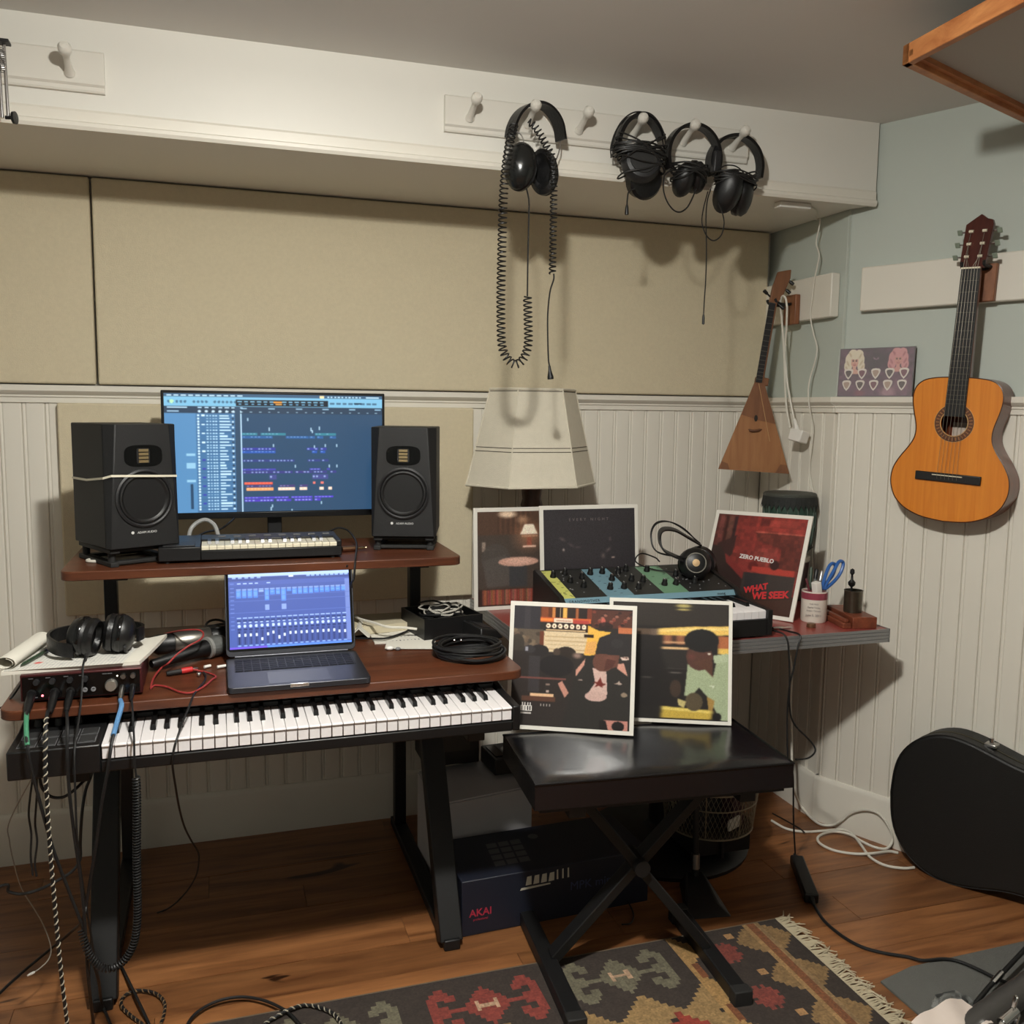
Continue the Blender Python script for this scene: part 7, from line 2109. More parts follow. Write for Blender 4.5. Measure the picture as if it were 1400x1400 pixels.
bwl._add([b0_, b1_, bm2, bm1, t0_, t1_, tb2, tb1], [(0, 1, 2, 3), (4, 7, 6, 5), (0, 3, 7, 4), (3, 2, 6, 7), (2, 1, 5, 6)])
obj('bowl_back', bwl, M_bald, ba, smooth=False)
def bp3(f, g, h=0.0015):
    """f across at height g (0 bottom, 1 top)"""
    a, b_ = blc.lerp(tl2, g), brc.lerp(tr2, g)
    return a.lerp(b_, f) + bn_ * h
ed = MB()
ed._add([bp3(0, 0), bp3(0.16, 0), bp3(0.10, 0.07), bp3(0.0, 0.09)], [(0, 1, 2, 3)])
obj('corner_inlay', ed, M_bald, ba, smooth=False)
ed = MB()
ed._add([bp3(0.80, 0), bp3(1.0, 0), bp3(1.0, 0.10), bp3(0.9, 0.10)], [(0, 1, 2, 3)])
obj('corner_inlay', ed, M_bald, ba, smooth=False)
ed = MB()
ed._add([bp3(0, 0.63), bp3(0.55, 0.58), bp3(1, 0.55), bp3(1, 1), bp3(0, 1)], [(0, 1, 2, 3, 4)])
obj('upper_overlay', ed, M_bald, ba, smooth=False)
obj('edge_strip', MB().tube([bp3(0.42, 0.99, 0.002), bp3(0.78, 0.35, 0.002)], 0.0012, 5), mat('pale_strip', (176, 140, 96), 0.5), ba)
obj('sound_hole', MB().lathe([(0.0085, 0), (0.0085, 0.0008), (0, 0.0008)], bp3(0.46, 0.60, 0.0012), bn_, 18, sx=1.3, sy=0.7, ref=bu_), M_dark, ba)
obj('bridge', MB().tube(spline([bp3(0.30, 0.47, 0.003), bp3(0.38, 0.455, 0.005), bp3(0.50, 0.462, 0.005), bp3(0.62, 0.48, 0.003)], 5), [0.0018] * 2 + [0.0042] * 12 + [0.0018] * 2, 7), mat('bridge_dark', (92, 56, 34), 0.5), ba)
nb0, nb1 = bt + bn_ * 0.001, Vector((-0.122, -0.222, 1.742))
nt = (nb1 - nb0).normalized()
nw = nt.cross(bn_).normalized()
if nw.x < 0:
    nw = -nw
obj('neck', MB().obox((nb0 + nb1) / 2 - bn_ * 0.010 + nw * 0.006, nw * 0.010, bn_ * 0.009, nt * ((nb1 - nb0).length / 2 + 0.004)), M_bald, ba, bevel=0.003)
obj('heel', MB().obox(bt - bn_ * 0.015 + nt * 0.006 + nw * 0.012, nw * 0.022, bn_ * 0.013, nt * 0.014), M_bald, ba, bevel=0.004)
obj('fingerboard', MB().obox((nb0 + nb1) / 2 + bn_ * 0.002 - nw * 0.002, nw * 0.0105, bn_ * 0.0022, nt * ((nb1 - nb0).length / 2)), M_ebony, ba)
for i in range(16):
    f = 1 - 2 ** (-i / 13.0) if i else 0.0
    f = f / (1 - 2 ** (-16 / 13.0))
    obj('fret', MB().obox(nb1.lerp(nb0, f) + bn_ * 0.0046 - nw * 0.002, nw * 0.0105, bn_ * 0.0007, nt * 0.0009), mat('fret_metal', (92, 88, 80), 0.45, 0.5), ba, smooth=False)
hb0, hb1 = nb1, Vector((-0.078, -0.226, 1.858))
ht_ = (hb1 - hb0).normalized()
hwv = ht_.cross(bn_).normalized()
if hwv.x < 0:
    hwv = -hwv
obj('headstock', MB().prism([(-0.012, 0), (0.014, 0), (0.024, 0.04), (0.026, 0.10), (0.018, 0.128), (0.004, 0.120), (-0.022, 0.104), (-0.020, 0.05)], hb0 - bn_ * 0.014, hwv, ht_, bn_ * 0.014), M_bald, ba, bevel=0.003)
for i, (f, sd_) in enumerate(((0.10, -1), (0.10, 1), (0.55, 1), (0.8, 1))):
    c_ = hb0.lerp(hb1, f)
    pgx = obj('tuning_peg', MB().lathe([(0.003, -0.01), (0.003, 0.028), (0.0055, 0.032), (0.0062, 0.046), (0.0, 0.048)], c_ - bn_ * 0.006, hwv * sd_ + Vector((0, 0, 0.5 if sd_ < 0 else -0.4)), 10), M_ebony, ba)

# ------------------------------------------------------------------ wood-framed panel hanging from the ceiling at the top right
fp = thing('hanging_panel', 'pine-framed pale panel hung just below the ceiling at the top right', 'panel', (-0.2, -1.3, 2.13))
M_pine = wood('pine', (160, 92, 48), (206, 140, 84), (3, 3, 10), 3, 0.45, knots=True)
cA_, cB_, cC_ = Vector((-0.462, -1.194, 2.140)), Vector((-0.492, -1.90, 2.140)), Vector((0.30, -0.905, 2.140))
eA, eB = (cB_ - cA_).normalized(), (cC_ - cA_).normalized()
iA = eB
iB = eA
zt_ = Vector((0, 0, 0.042))
for (s_, e_, inn, L_) in ((cA_, eA, eB, 0.95), (cA_, eB, eA, 0.98), (cA_ + eA * 0.95, eB, -eA, 0.98)):
    a_ = Vector(s_)
    b_ = a_ + e_ * L_
    w_ = inn * 0.022
    m1 = MB().hexa([a_, b_, b_ + w_, a_ + w_, a_ + zt_, b_ + zt_, b_ + w_ + zt_, a_ + w_ + zt_])
    obj('frame_rail', m1, M_pine, fp, bevel=0.002)
    l0, l1 = a_ + inn * 0.022 + Vector((0, 0, 0.012)), b_ + inn * 0.022 + Vector((0, 0, 0.012))
    zz_ = Vector((0, 0, 0.012))
    m2 = MB().hexa([l0, l1, l1 + inn * 0.012, l0 + inn * 0.012, l0 + zz_, l1 + zz_, l1 + inn * 0.012 + zz_, l0 + inn * 0.012 + zz_])
    obj('inner_lip', m2, M_pine, fp)
i0 = cA_ + eA * 0.02 + eB * 0.02
pnl = [i0, i0 + eB * 0.93, i0 + eB * 0.93 + eA * 0.9, i0 + eA * 0.9]
m3 = MB().hexa([p + Vector((0, 0, 0.024)) for p in pnl] + [p + Vector((0, 0, 0.034)) for p in pnl])
obj('panel_sheet', m3, mat('pale_panel', (176, 172, 166), 0.7), fp, smooth=False)
for q_ in (cA_ + eA * 0.2 + eB * 0.3, cA_ + eA * 0.7 + eB * 0.3, cA_ + eA * 0.5 + eB * 0.8):
    obj('hanging_rod', MB().cyl(q_ + Vector((0, 0, 0.034)), (q_.x, q_.y, ZC), 0.004, 8), M_alu, fp)

# ------------------------------------------------------------------ bench
bn = thing('bench', 'black padded keyboard bench on crossed steel legs, holding two records', 'bench', (-0.95, -0.98, 0))
Mbn = Matrix.Translation((-0.945, -0.998, 0)) @ Matrix.Rotation(math.radians(-4.6), 4, 'Z')
BT = 0.563
def seatp(s, t):
    x, y = -0.315 + 0.63 * s, -0.158 + 0.316 * t
    e = min(1.0, min(s, 1 - s) / 0.06) * min(1.0, min(t, 1 - t) / 0.1)
    wr = 0.0015 * math.sin(17 * s + 5 * t) * e
    return (x, y, BT - 0.006 + 0.006 * (e ** 0.5) + wr)
st_ = MB(Mbn)
st_.sheet(seatp, 30, 16, 0.0)
A = [(-0.315, -0.158), (0.315, -0.158), (0.315, 0.158), (-0.315, 0.158)]
st_.hexa([(a * 1.0, b, BT - 0.066) for a, b in A] + [(a, b, BT - 0.0062) for a, b in A])
obj('seat_cushion', st_, mat('bench_vinyl', (16, 16, 19), 0.22, var=0.1, vscale=10, bump=0.3, bscale=14, spec=0.5), bn)
obj('piping', MB(Mbn).tube([(a, b, BT - 0.006) for a, b in A], 0.003, 6, closed=True), M_leather, bn)
obj('seat_board', MB(Mbn).box(-0.30, 0.30, -0.145, 0.145, BT - 0.078, BT - 0.066), M_black, bn)
zl = BT - 0.085
for y0, a_, b_ in ((-0.018, (-0.205, 0.17), (0.175, 0.10)), (0.018, (0.195, 0.17), (-0.225, 0.10))):
    pass
lg1 = MB(Mbn)
lg1.beam((-0.20, 0.014, zl + 0.02), (0.175, -0.02, 0.035), 0.024, 0.042, (0, 1, 0))
obj('leg', lg1, M_black, bn, bevel=0.003)
lg2 = MB(Mbn)
lg2.beam((0.20, -0.014, zl + 0.02), (-0.215, 0.02, 0.035), 0.024, 0.042, (0, 1, 0))
obj('leg', lg2, M_black, bn, bevel=0.003)
for x, ya, yb in ((-0.228, 0.25, -0.215), (0.178, 0.155, -0.205)):
    fb = MB(Mbn)
    fb.beam((x, ya, 0.021), (x, yb, 0.021), 0.04, 0.036, (0, 0, 1))
    f_ = obj('foot_bar', fb, M_black, bn, bevel=0.003)
    for yy in (ya, yb):
        obj('rubber_cap', MB(Mbn).box(x - 0.023, x + 0.023, yy - 0.016, yy + 0.016, 0.0, 0.042), M_rub, f_, bevel=0.003)
for x in (-0.21, 0.21):
    obj('seat_support', MB(Mbn).box(x - 0.02, x + 0.02, -0.14, 0.14, BT - 0.10, BT - 0.078), M_black, bn, bevel=0.002)
obj('pivot_plate', MB(Mbn).cyl((-0.01, -0.045, 0.27), (-0.01, 0.045, 0.27), 0.02, 20), M_black, bn)
obj('height_lever', MB(Mbn).beam((-0.12, 0.03, 0.40), (-0.19, -0.02, 0.47), 0.02, 0.012, (0, 1, 0)), M_alu, bn, bevel=0.002)

# ------------------------------------------------------------------ boxes and gear under the desk end
M_bluebox = mat('navy_box', (24, 28, 42), 0.5, var=0.06, vscale=8)
ab = thing('carton', 'navy equipment carton with keyboard picture and red logo on the floor beneath the bench', 'box', (-1.07, -0.65, 0))
Mab = Matrix.Translation((-1.338, -0.765, 0)) @ Matrix.Rotation(math.radians(2.5), 4, 'Z')
BW, BDp, BH = 0.55, 0.24, 0.152
obj('box_body', MB(Mab).box(0, BW, 0, BDp, 0, BH), M_bluebox, ab, bevel=0.002)
M3 = Mab.to_3x3()
u_, v_ = M3 @ Vector((1, 0, 0)), Vector((0, 0, 1))
M_redlogo = mat('red_logo', (170, 44, 66), 0.5)
text('lettering', 'AKAI', 0.028, Mab @ Vector((0.052, -0.0006, 0.052)), u_, v_, M_redlogo, ab, 0.0005, bold=0.0005)
text('lettering', 'professional', 0.0085, Mab @ Vector((0.052, -0.0006, 0.040)), u_, v_, M_redlogo, ab, 0.0005)
text('lettering', 'MPK mini', 0.034, Mab @ Vector((0.375, -0.0006, 0.075)), u_, v_, mat('blue_lettering', (58, 66, 98), 0.5), ab, 0.0005)
wk_ = MB(Mab)
for i in range(4):
    x = 0.178 + i * 0.022
    wk_._add([(x, -0.0006, 0.112), (x + 0.017, -0.0006, 0.113), (x + 0.017, -0.0006, 0.137), (x + 0.004, -0.0006, 0.136)], [(0, 1, 2, 3)])
wk_._add([(0.162, -0.0006, 0.100), (0.25, -0.0006, 0.104), (0.25, -0.0006, 0.108), (0.166, -0.0006, 0.107)], [(0, 1, 2, 3)])
for i in range(3):
    x = 0.268 + i * 0.016
    wk_._add([(x, -0.0006, 0.114), (x + 0.005, -0.0006, 0.114), (x + 0.004, -0.0006, 0.142), (x, -0.0006, 0.141)], [(0, 1, 2, 3)])
obj('key_picture', wk_, mat('pale_print', (196, 192, 176), 0.5), ab, smooth=False, label='picture of white keys printed on the front')
for r in range(4):
    for c in range(3):
        x_ = 0.11 + c * 0.036 + r * 0.004
        y_ = 0.05 + r * 0.034
        obj('printed_pad', MB(Mab)._add([(x_, y_, BH + 0.0004), (x_ + 0.03, y_, BH + 0.0004), (x_ + 0.033, y_ + 0.026, BH + 0.0004), (x_ + 0.003, y_ + 0.026, BH + 0.0004)], [(0, 1, 2, 3)]), mat('dim_print', (84, 84, 88), 0.5), ab, smooth=False)
obj('printed_dial', MB(Mab).lathe([(0.015, BH + 0.0004), (0.0, BH + 0.0006)], (0.27, 0.18, 0), (0, 0, 1), 16), mat('dim_print', (84, 84, 88), 0.5), ab, smooth=False)
wbx = thing('paper_carton', 'pale grey paper carton on the floor behind the navy carton', 'box', (-1.18, -0.40, 0))
Mw2 = Matrix.Translation((-1.342, -0.505, 0)) @ Matrix.Rotation(math.radians(3), 4, 'Z')
wbm = MB(Mw2).hexa([(0, 0, 0), (0.292, 0, 0), (0.292, 0.22, 0), (0, 0.22, 0), (0, 0, 0.245), (0.292, 0, 0.262), (0.27, 0.22, 0.275), (0, 0.22, 0.262)])
obj('carton_body', wbm, mat('pale_carton', (176, 174, 176), 0.75, var=0.08, vscale=9), wbx, bevel=0.002)
obj('lid_sheet', MB(Mw2).hexa([(0.004, 0.006, 0.2456), (0.288, 0.006, 0.2622), (0.268, 0.214, 0.2752), (0.004, 0.214, 0.2622), (0.004, 0.006, 0.250), (0.288, 0.006, 0.266), (0.268, 0.214, 0.280), (0.004, 0.214, 0.267)]), mat('pale_carton', (176, 174, 176), 0.75), wbx)
tw_ = thing('device', 'tall dark device with round controls standing behind the right desk leg', 'device', (-1.27, -0.30, 0))
obj('cabinet', MB().box(-1.335, -1.165, -0.315, -0.16, 0.286, 0.60), M_plast, tw_, bevel=0.003)
obj('face_plate', MB().box(-1.305, -1.195, -0.318, -0.315, 0.33, 0.57), mat('device_face', (52, 46, 42), 0.6), tw_)
for (x, z, r) in ((-1.235, 0.49, 0.012), (-1.235, 0.45, 0.014), (-1.255, 0.425, 0.009), (-1.222, 0.425, 0.009), (-1.235, 0.535, 0.004)):
    obj('dial', MB().lathe([(r, 0), (r * 0.9, 0.008), (0, 0.009)], (x, -0.318, z), (0, -1, 0), 16), mat('device_dial', (98, 94, 88), 0.5), tw_)
obj('white_label', MB().box(-1.325, -1.308, -0.3195, -0.318, 0.47, 0.55), M_paper, tw_, smooth=False)
obj('support', MB().box(-1.33, -1.17, -0.27, -0.17, 0.282, 0.286), M_black, tw_)
td = thing('tape_deck', 'flat dark tape device with a round spool on the pale carton', 'device', (-1.12, -0.36, 0.27))
Mtd = Matrix.Translation((-1.145, -0.42, 0.2795)) @ Matrix.Rotation(math.radians(4), 4, 'Z')
obj('body', MB(Mtd).box(0, 0.10, 0, 0.13, 0.0, 0.05), M_plast, td, bevel=0.004)
obj('spool', MB(Mtd).lathe([(0.024, 0.05), (0.024, 0.056), (0.008, 0.057), (0.007, 0.051), (0, 0.051)], (0.066, 0.06, 0), (0, 0, 1), 22), mat('device_dial', (98, 94, 88), 0.5), td)
obj('cassette_window', MB(Mtd).box(0.01, 0.04, 0.02, 0.11, 0.05, 0.053), M_gloss, td)

# ------------------------------------------------------------------ wire basket, floor stand
M_wire = mat('grey_wire', (150, 142, 122), 0.4, 0.6)
wkb = thing('wire_basket', 'round wire mesh basket of odds and ends standing on the table pedestal', 'basket', (-0.50, -0.56, 0.06))
bc = (-0.505, -0.575)
Rb, Rt, zb0, zb1 = 0.132, 0.148, 0.125, 0.265
for z, r in ((zb0, Rb), (zb1, Rt), ((zb0 + zb1) / 2 + 0.02, (Rb + Rt) / 2 + 0.003)):
    obj('hoop', MB().tube([(bc[0] + r * math.cos(2 * PI * i / 40), bc[1] + r * math.sin(2 * PI * i / 40), z) for i in range(40)], 0.0028 if z != (zb0 + zb1) / 2 + 0.02 else 0.002, 6, closed=True), M_wire, wkb)
ms = MB()
NM = 64
for i in range(NM):
    for sgn in (-1, 1):
        pts = []
        for q in range(5):
            t = q / 4
            a = 2 * PI * i / NM + sgn * 0.42 * t
            r = Rb + (Rt - Rb) * t
            pts.append((bc[0] + r * math.cos(a), bc[1] + r * math.sin(a), zb0 + (zb1 - zb0) * t))
        ms.tube(pts, 0.0008, 3, caps=False)
obj('mesh', ms, M_wire, wkb, kind='stuff')
for i in range(8):
    a = 2 * PI * i / 8 + 0.2
    obj('upright', MB().tube([(bc[0] + Rb * math.cos(a), bc[1] + Rb * math.sin(a), zb0), (bc[0] + Rt * math.cos(a), bc[1] + Rt * math.sin(a), zb1)], 0.0022, 6), M_wire, wkb)
obj('base', MB().lathe([(0.0, 0), (Rb, 0), (Rb, 0.004), (0, 0.004)], (bc[0], bc[1], zb0 - 0.004), n=32), mat('basket_base', (60, 52, 44), 0.6), wkb)
for i in range(3):
    a = 2 * PI * i / 3 + 0.5
    obj('foot', MB().cyl((bc[0] + 0.09 * math.cos(a), bc[1] + 0.09 * math.sin(a), 0.05), (bc[0] + 0.09 * math.cos(a), bc[1] + 0.09 * math.sin(a), zb0 - 0.004), 0.006, 8), M_black, wkb)
obj('crate', MB().box(-0.6, -0.41, -0.66, -0.49, 0.061, zb0 - 0.005), M_black, wkb)
def odd(name, label, mb, m_, cat):
    obj(name, mb, m_, None, label, cat, bevel=0.002)
odd('carton', 'small dark purple carton inside the wire basket', MB().obox((bc[0] + 0.045, bc[1] - 0.065, zb0 + 0.075), (0.026, 0.01, 0), (-0.008, 0.02, 0), (0, 0, 0.06)), mat('purple_card', (58, 34, 44), 0.6), 'carton')
odd('paper_tag', 'crumpled white paper tag inside the wire basket', MB().obox((bc[0] + 0.03, bc[1] - 0.098, zb0 + 0.032), (0.024, 0.008, 0.003), (-0.002, 0.004, 0), (0, 0, 0.016)), M_paper, 'paper')
odd('folded_cloth', 'dark folded cloth lying in the wire basket', MB().obox((bc[0] - 0.04, bc[1] + 0.01, zb0 + 0.05), (0.055, 0.01, 0.0), (-0.01, 0.07, 0), (0, 0, 0.05)), mat('dark_cloth', (34, 34, 36), 0.9, bump=0.4, bscale=40), 'cloth')
odd('metal_tin', 'small metal tin at the top of the wire basket', MB().obox((bc[0] + 0.055, bc[1] + 0.02, zb0 + 0.11), (0.035, 0.008, 0.0), (-0.006, 0.03, 0), (0, 0, 0.024)), M_alu, 'tin')
fs = thing('floor_stand', 'black floor stand with a wedge-shaped foot and thin upright behind the bench', 'stand', (-0.64, -0.79, 0))
obj('wedge_foot', MB().hexa([(-0.735, -0.862, 0), (-0.602, -0.884, 0), (-0.566, -0.70, 0), (-0.66, -0.685, 0), (-0.71, -0.82, 0.018), (-0.62, -0.838, 0.018), (-0.60, -0.71, 0.045), (-0.645, -0.70, 0.045)]), M_plast, fs, bevel=0.004)
obj('upright', MB().cyl((-0.627, -0.72, 0.035), (-0.625, -0.70, 0.40), 0.009, 14), M_black, fs)
obj('collar', MB().cyl((-0.627, -0.7195, 0.062), (-0.6265, -0.716, 0.105), 0.0125, 14), M_alu, fs)
obj('boom', MB().cyl((-0.625, -0.70, 0.39), (-0.66, -0.62, 0.47), 0.008, 12), M_black, fs)
# thin lead on the floor between bench legs
cable('floor_lead', 'thin black lead with plug curling on the floor between the bench legs', [(-0.868,-0.718,0.03),(-0.852,-0.743,0.01),(-0.861,-0.801,0.005),(-0.887,-0.838,0.005),(-0.914,-0.839,0.006)], 0.002, M_cab)

# ------------------------------------------------------------------ leads near the corner
wcb = [(-0.124,-0.42,0.555),(-0.117,-0.42,0.417),(-0.108,-0.42,0.315),(-0.113,-0.44,0.196),(-0.107,-0.45,0.123)] + [(-0.026,-0.375,0.03),(-0.022,-0.428,0.008),(-0.02,-0.482,0.006)] + [(0.006,-0.509,0.012),(0.021,-0.532,0.036),(0.036,-0.558,0.071),(0.055,-0.6,0.099),(0.075,-0.641,0.102),(0.09,-0.673,0.071),(0.096,-0.686,0.032)] + [(0.072,-0.69,0.008),(0.042,-0.669,0.007),(0.023,-0.632,0.012),(0.013,-0.581,0.014),(-0.025,-0.549,0.012),(-0.081,-0.556,0.008),(-0.107,-0.592,0.006),(-0.097,-0.646,0.006),(-0.053,-0.684,0.006),(-0.006,-0.71,0.012),(0.065,-0.708,0.008),(0.09,-0.721,0.006)]
cable('mains_lead', 'white mains lead dropping from the table and looping on the floor by the case', [(-0.17, -0.40, 0.70)] + wcb, 0.0042, M_wcab, n=8)
cable('mains_lead', 'second white mains lead lying flat on the floor from basket to case', [(-0.162,-0.409,0.005),(-0.149,-0.475,0.005),(-0.104,-0.511,0.005),(-0.042,-0.523,0.005),(0.013,-0.544,0.012),(0.025,-0.584,0.014),(0.003,-0.657,0.012),(-0.014,-0.72,0.006),(-0.005,-0.775,0.006),(0.036,-0.806,0.006),(0.072,-0.812,0.006)], 0.0042, M_wcab, n=8)
cable('phone_lead', 'thin black lead on the floor looping past the white mains leads', [(-0.125,-0.359,0.004),(-0.113,-0.422,0.004),(-0.11,-0.488,0.008),(-0.118,-0.529,0.013)], 0.0024, M_cab)
il = thing('inline_adapter', 'black inline power adapter with its lead lying on the floor before the bench', 'adapter', (-0.29, -0.76, 0))
ia, ib = Vector((-0.25,-0.67,0.016)), Vector((-0.358,-0.902,0.016))
idr = (ib - ia).normalized()
isd = Vector((0, 0, 1)).cross(idr).normalized()
obj('brick', MB().obox((ia + ib) / 2, idr * ((ib - ia).length / 2 - 0.012), isd * 0.020, Vector((0, 0, 0.0145))), M_plast, il, bevel=0.005)
obj('boot', MB().cyl(ib - idr * 0.014, ib + idr * 0.02, 0.009, 12, 0.004), M_rub, il)
obj('boot', MB().cyl(ia + idr * 0.014, ia - idr * 0.02, 0.009, 12, 0.004), M_rub, il)
obj('lead', MB().tube(spline([tuple(ib + idr * 0.015)] + [(-0.37,-0.942,0.01),(-0.377,-0.978,0.006),(-0.379,-1.024,0.005),(-0.373,-1.075,0.005),(-0.356,-1.117,0.005),(-0.321,-1.152,0.005),(-0.279,-1.182,0.006),(-0.256,-1.212,0.01),(-0.202,-1.223,0.011),(-0.174,-1.242,0.011),(-0.155,-1.281,0.012),(-0.138,-1.338,0.014),(-0.111,-1.381,0.014)], 6), 0.0042, 8), M_cab, il)

# ------------------------------------------------------------------ guitar case
gc_ = thing('guitar_case', 'large black hard guitar case standing on its edge against the right wall', 'case', wp(0.6, 0.06, 0))
M_case = mat('case_leatherette', (12, 12, 11), 0.55, var=0.12, vscale=60, bump=0.25, bscale=300)
M_caset = mat('case_trim', (62, 58, 46), 0.5)
cz = 0.222
cp_ = [(0.0, 0.0), (0.006, 0.07), (0.022, 0.125), (0.055, 0.172), (0.10, 0.205), (0.155, 0.222), (0.21, 0.219), (0.27, 0.205), (0.33, 0.188), (0.38, 0.180), (0.44, 0.182), (0.50, 0.186), (0.55, 0.176), (0.59, 0.145), (0.62, 0.10), (0.65, 0.074), (0.72, 0.068), (0.95, 0.074), (1.02, 0.070), (1.04, 0.04), (1.045, 0.0)]
hs_ = [(p[0], p[1]) for p in spline([(a, b, 0) for a, b in cp_], 3)]
tilt_ = 0.03
co = [(0.298 + a, cz + b) for a, b in hs_] + [(0.298 + a, cz - b) for a, b in reversed(hs_[1:-1])]
o_in = lambda d: wp(0, d, 0)
cd0, cd1, cdm = 0.006, 0.112, 0.066
obj('shell', MB().prism(co, o_in(cd0), WU, (0, 0, 1), WN * (cdm - cd0 - 0.001)), M_case, gc_, bevel=0.006, sharp=45)
obj('lid', MB().prism(co, o_in(cdm + 0.001), WU, (0, 0, 1), WN * (cd1 - cdm - 0.001)), M_case, gc_, bevel=0.008, sharp=45)
for d in (cdm, cd1 - 0.004):
    obj('seam_trim', MB().tube([tuple(Vector(o_in(d)) + WU * (0.298 + (a - 0.298) * 1.0) + Vector((0, 0, b))) for a, b in [(x, cz + (z_ - cz) * 0.996) for x, z_ in co]], 0.0024, 6, closed=True), M_caset if d == cdm else M_case, gc_)
for t_ in (0.50, 0.72):
    zt2 = cz + 0.225 if t_ < 0.6 else cz + 0.19
    lt = obj('latch', MB().obox(Vector(wp(t_ + 0.06, cdm - 0.002, zt2 - 0.012 if t_ < 0.6 else zt2)), WU * 0.016, WN * 0.016, Vector((0, 0, 0.005))), M_alu, gc_, bevel=0.002)
    obj('latch_pin', MB().cyl(Vector(wp(t_ + 0.06, cdm, zt2 - 0.012 if t_ < 0.6 else zt2)), Vector(wp(t_ + 0.06, cdm, zt2 + 0.0)) + Vector((0, 0, 0.008)), 0.006, 10), M_chrome, lt)

# ------------------------------------------------------------------ rug with fringe
rg_ = thing('rug', 'dark brown kilim rug with red, grey-green and ochre stepped motifs', 'rug', (-1.4, -1.4, 0))
RX0, RX1, RY0, RY1 = -2.02, -0.495, -1.98, -0.934
ROT = 0.0
obj('weave', MB().box(RX0, RX1, RY0, RY1, 0.0005, 0.006), mat('rug_base', (60, 50, 44), 0.95, bump=0.4, bscale=300), rg_)
NXr, NYr = 340, 232
cv = Canvas(NXr, NYr, (52, 44, 39))
def rx(x): return (x - RX0) / (RX1 - RX0)
def ry(y): return (RY1 - y) / (RY1 - RY0)
STEP = 0.0115
def cells(cx, cy, rows, col, sx=STEP, sy=STEP):
    """stepped motif from text rows centred on cx,cy"""
    h = len(rows)
    for j, row in enumerate(rows):
        w = len(row)
        for i, ch in enumerate(row):
            if ch != '.':
                x0 = cx + (i - w / 2) * sx
                y0 = cy + (h / 2 - j) * sy
                c = col[ch] if isinstance(col, dict) else col
                cv.rect(rx(x0), ry(y0), rx(x0 + sx) + 0.001, ry(y0 - sy) + 0.001, c)
MED = ['..AA.................AA..',
       '.AAAA.......A.......AAAA.',
       'AAAAAA.....AAA.....AAAAAA',
       'AA..AA....AAAAA....AA..AA',
       'AA.......AAAAAAA.......AA',
       'AAAA....AAHAAAHAA....AAAA',
       'AAAAAAAAAAHHHHHAAAAAAAAAA',
       'AAAA....AAHAAAHAA....AAAA',
       'AA.......AAAAAAA.......AA',
       'AA..AA....AAAAA....AA..AA',
       'AAAAAA.....AAA.....AAAAAA',
       '.AAAA.......A.......AAAA.',
       '..AA.................AA..']
RED, GRN, OCH, TAN, RUST, DK = (120, 54, 46), (98, 93, 76), (136, 110, 72), (126, 96, 64), (108, 64, 38), (40, 33, 29)
for cx, cy, c in ((-1.352, -1.052, RED), (-1.012, -1.042, GRN), (-1.692, -1.052, GRN), (-1.352, -1.56, GRN), (-1.012, -1.56, RED), (-1.692, -1.56, RED)):
    cells(cx, cy, MED, {'A': c, 'H': (168, 138, 112)}, 0.0108, 0.0126)
# ochre zigzag band with red lozenges
for k in range(8):
    cx = -1.99 + k * 0.165
    for j in range(6):
        hw = 0.075 - j * 0.013
        if hw <= 0:
            break
        cv.rect(rx(cx - hw), ry(-1.205 + 0.0125 * j + 0.0125), rx(cx + hw), ry(-1.205 + 0.0125 * j), OCH)
cv.rect(rx(-2.02), ry(-1.20), rx(-0.80), ry(-1.36), OCH)
for k in range(4):
    cx = -1.92 + k * 0.325
    LOZ = ['....R....', '...RRR...', '..RRRRR..', '.RRRORRR.', 'RRROOORRR', '.RRRORRR.', '..RRRRR..', '...RRR...', '....R....']
    cells(cx, -1.275, LOZ, {'R': (130, 52, 40), 'O': OCH}, 0.015, 0.0155)
for k in range(10):
    x = -1.97 + k * 0.125
    cv.rect(rx(x), ry(-1.222), rx(x + 0.016), ry(-1.238), DK)
for k in range(8):
    cx = -1.99 + k * 0.165
    for j in range(6):
        hw = 0.075 - j * 0.013
        if hw > 0:
            cv.rect(rx(cx - hw), ry(-1.36 - 0.0125 * j), rx(cx + hw), ry(-1.3725 - 0.0125 * j), OCH)
# right-hand border: ochre line, brown field with red stars, tan band
cv.rect(rx(-0.815), ry(RY1), rx(-0.495), ry(RY0), (50, 42, 37))
cv.rect(rx(-0.835), ry(RY1), rx(-0.82), ry(RY0), (148, 116, 72))
for k in range(7):
    cy = -1.00 - k * 0.165
    for j in range(6):
        hw = 0.056 - j * 0.011
        cv.rect(rx(-0.82), ry(cy + hw), rx(-0.82 + 0.011 * (j + 1)), ry(cy - hw), (146, 114, 70))
    cv.rect(rx(-0.822), ry(cy - 0.05), rx(-0.805), ry(cy - 0.11), RUST)
STAR = ['..R.R..', '.RRRRR.', 'RRRRRRR', '.RRRRR.', 'RRRRRRR', '.RRRRR.', '..R.R..']
for k in range(6):
    cells(-0.712, -1.035 - k * 0.182, STAR, (112, 54, 46), 0.0105, 0.0125)
for k in range(7):
    cx, cy = -0.668, -0.972 - k * 0.158
    cv.rect(rx(cx - 0.012), ry(cy + 0.011), rx(cx + 0.012), ry(cy - 0.011), (150, 114, 76))
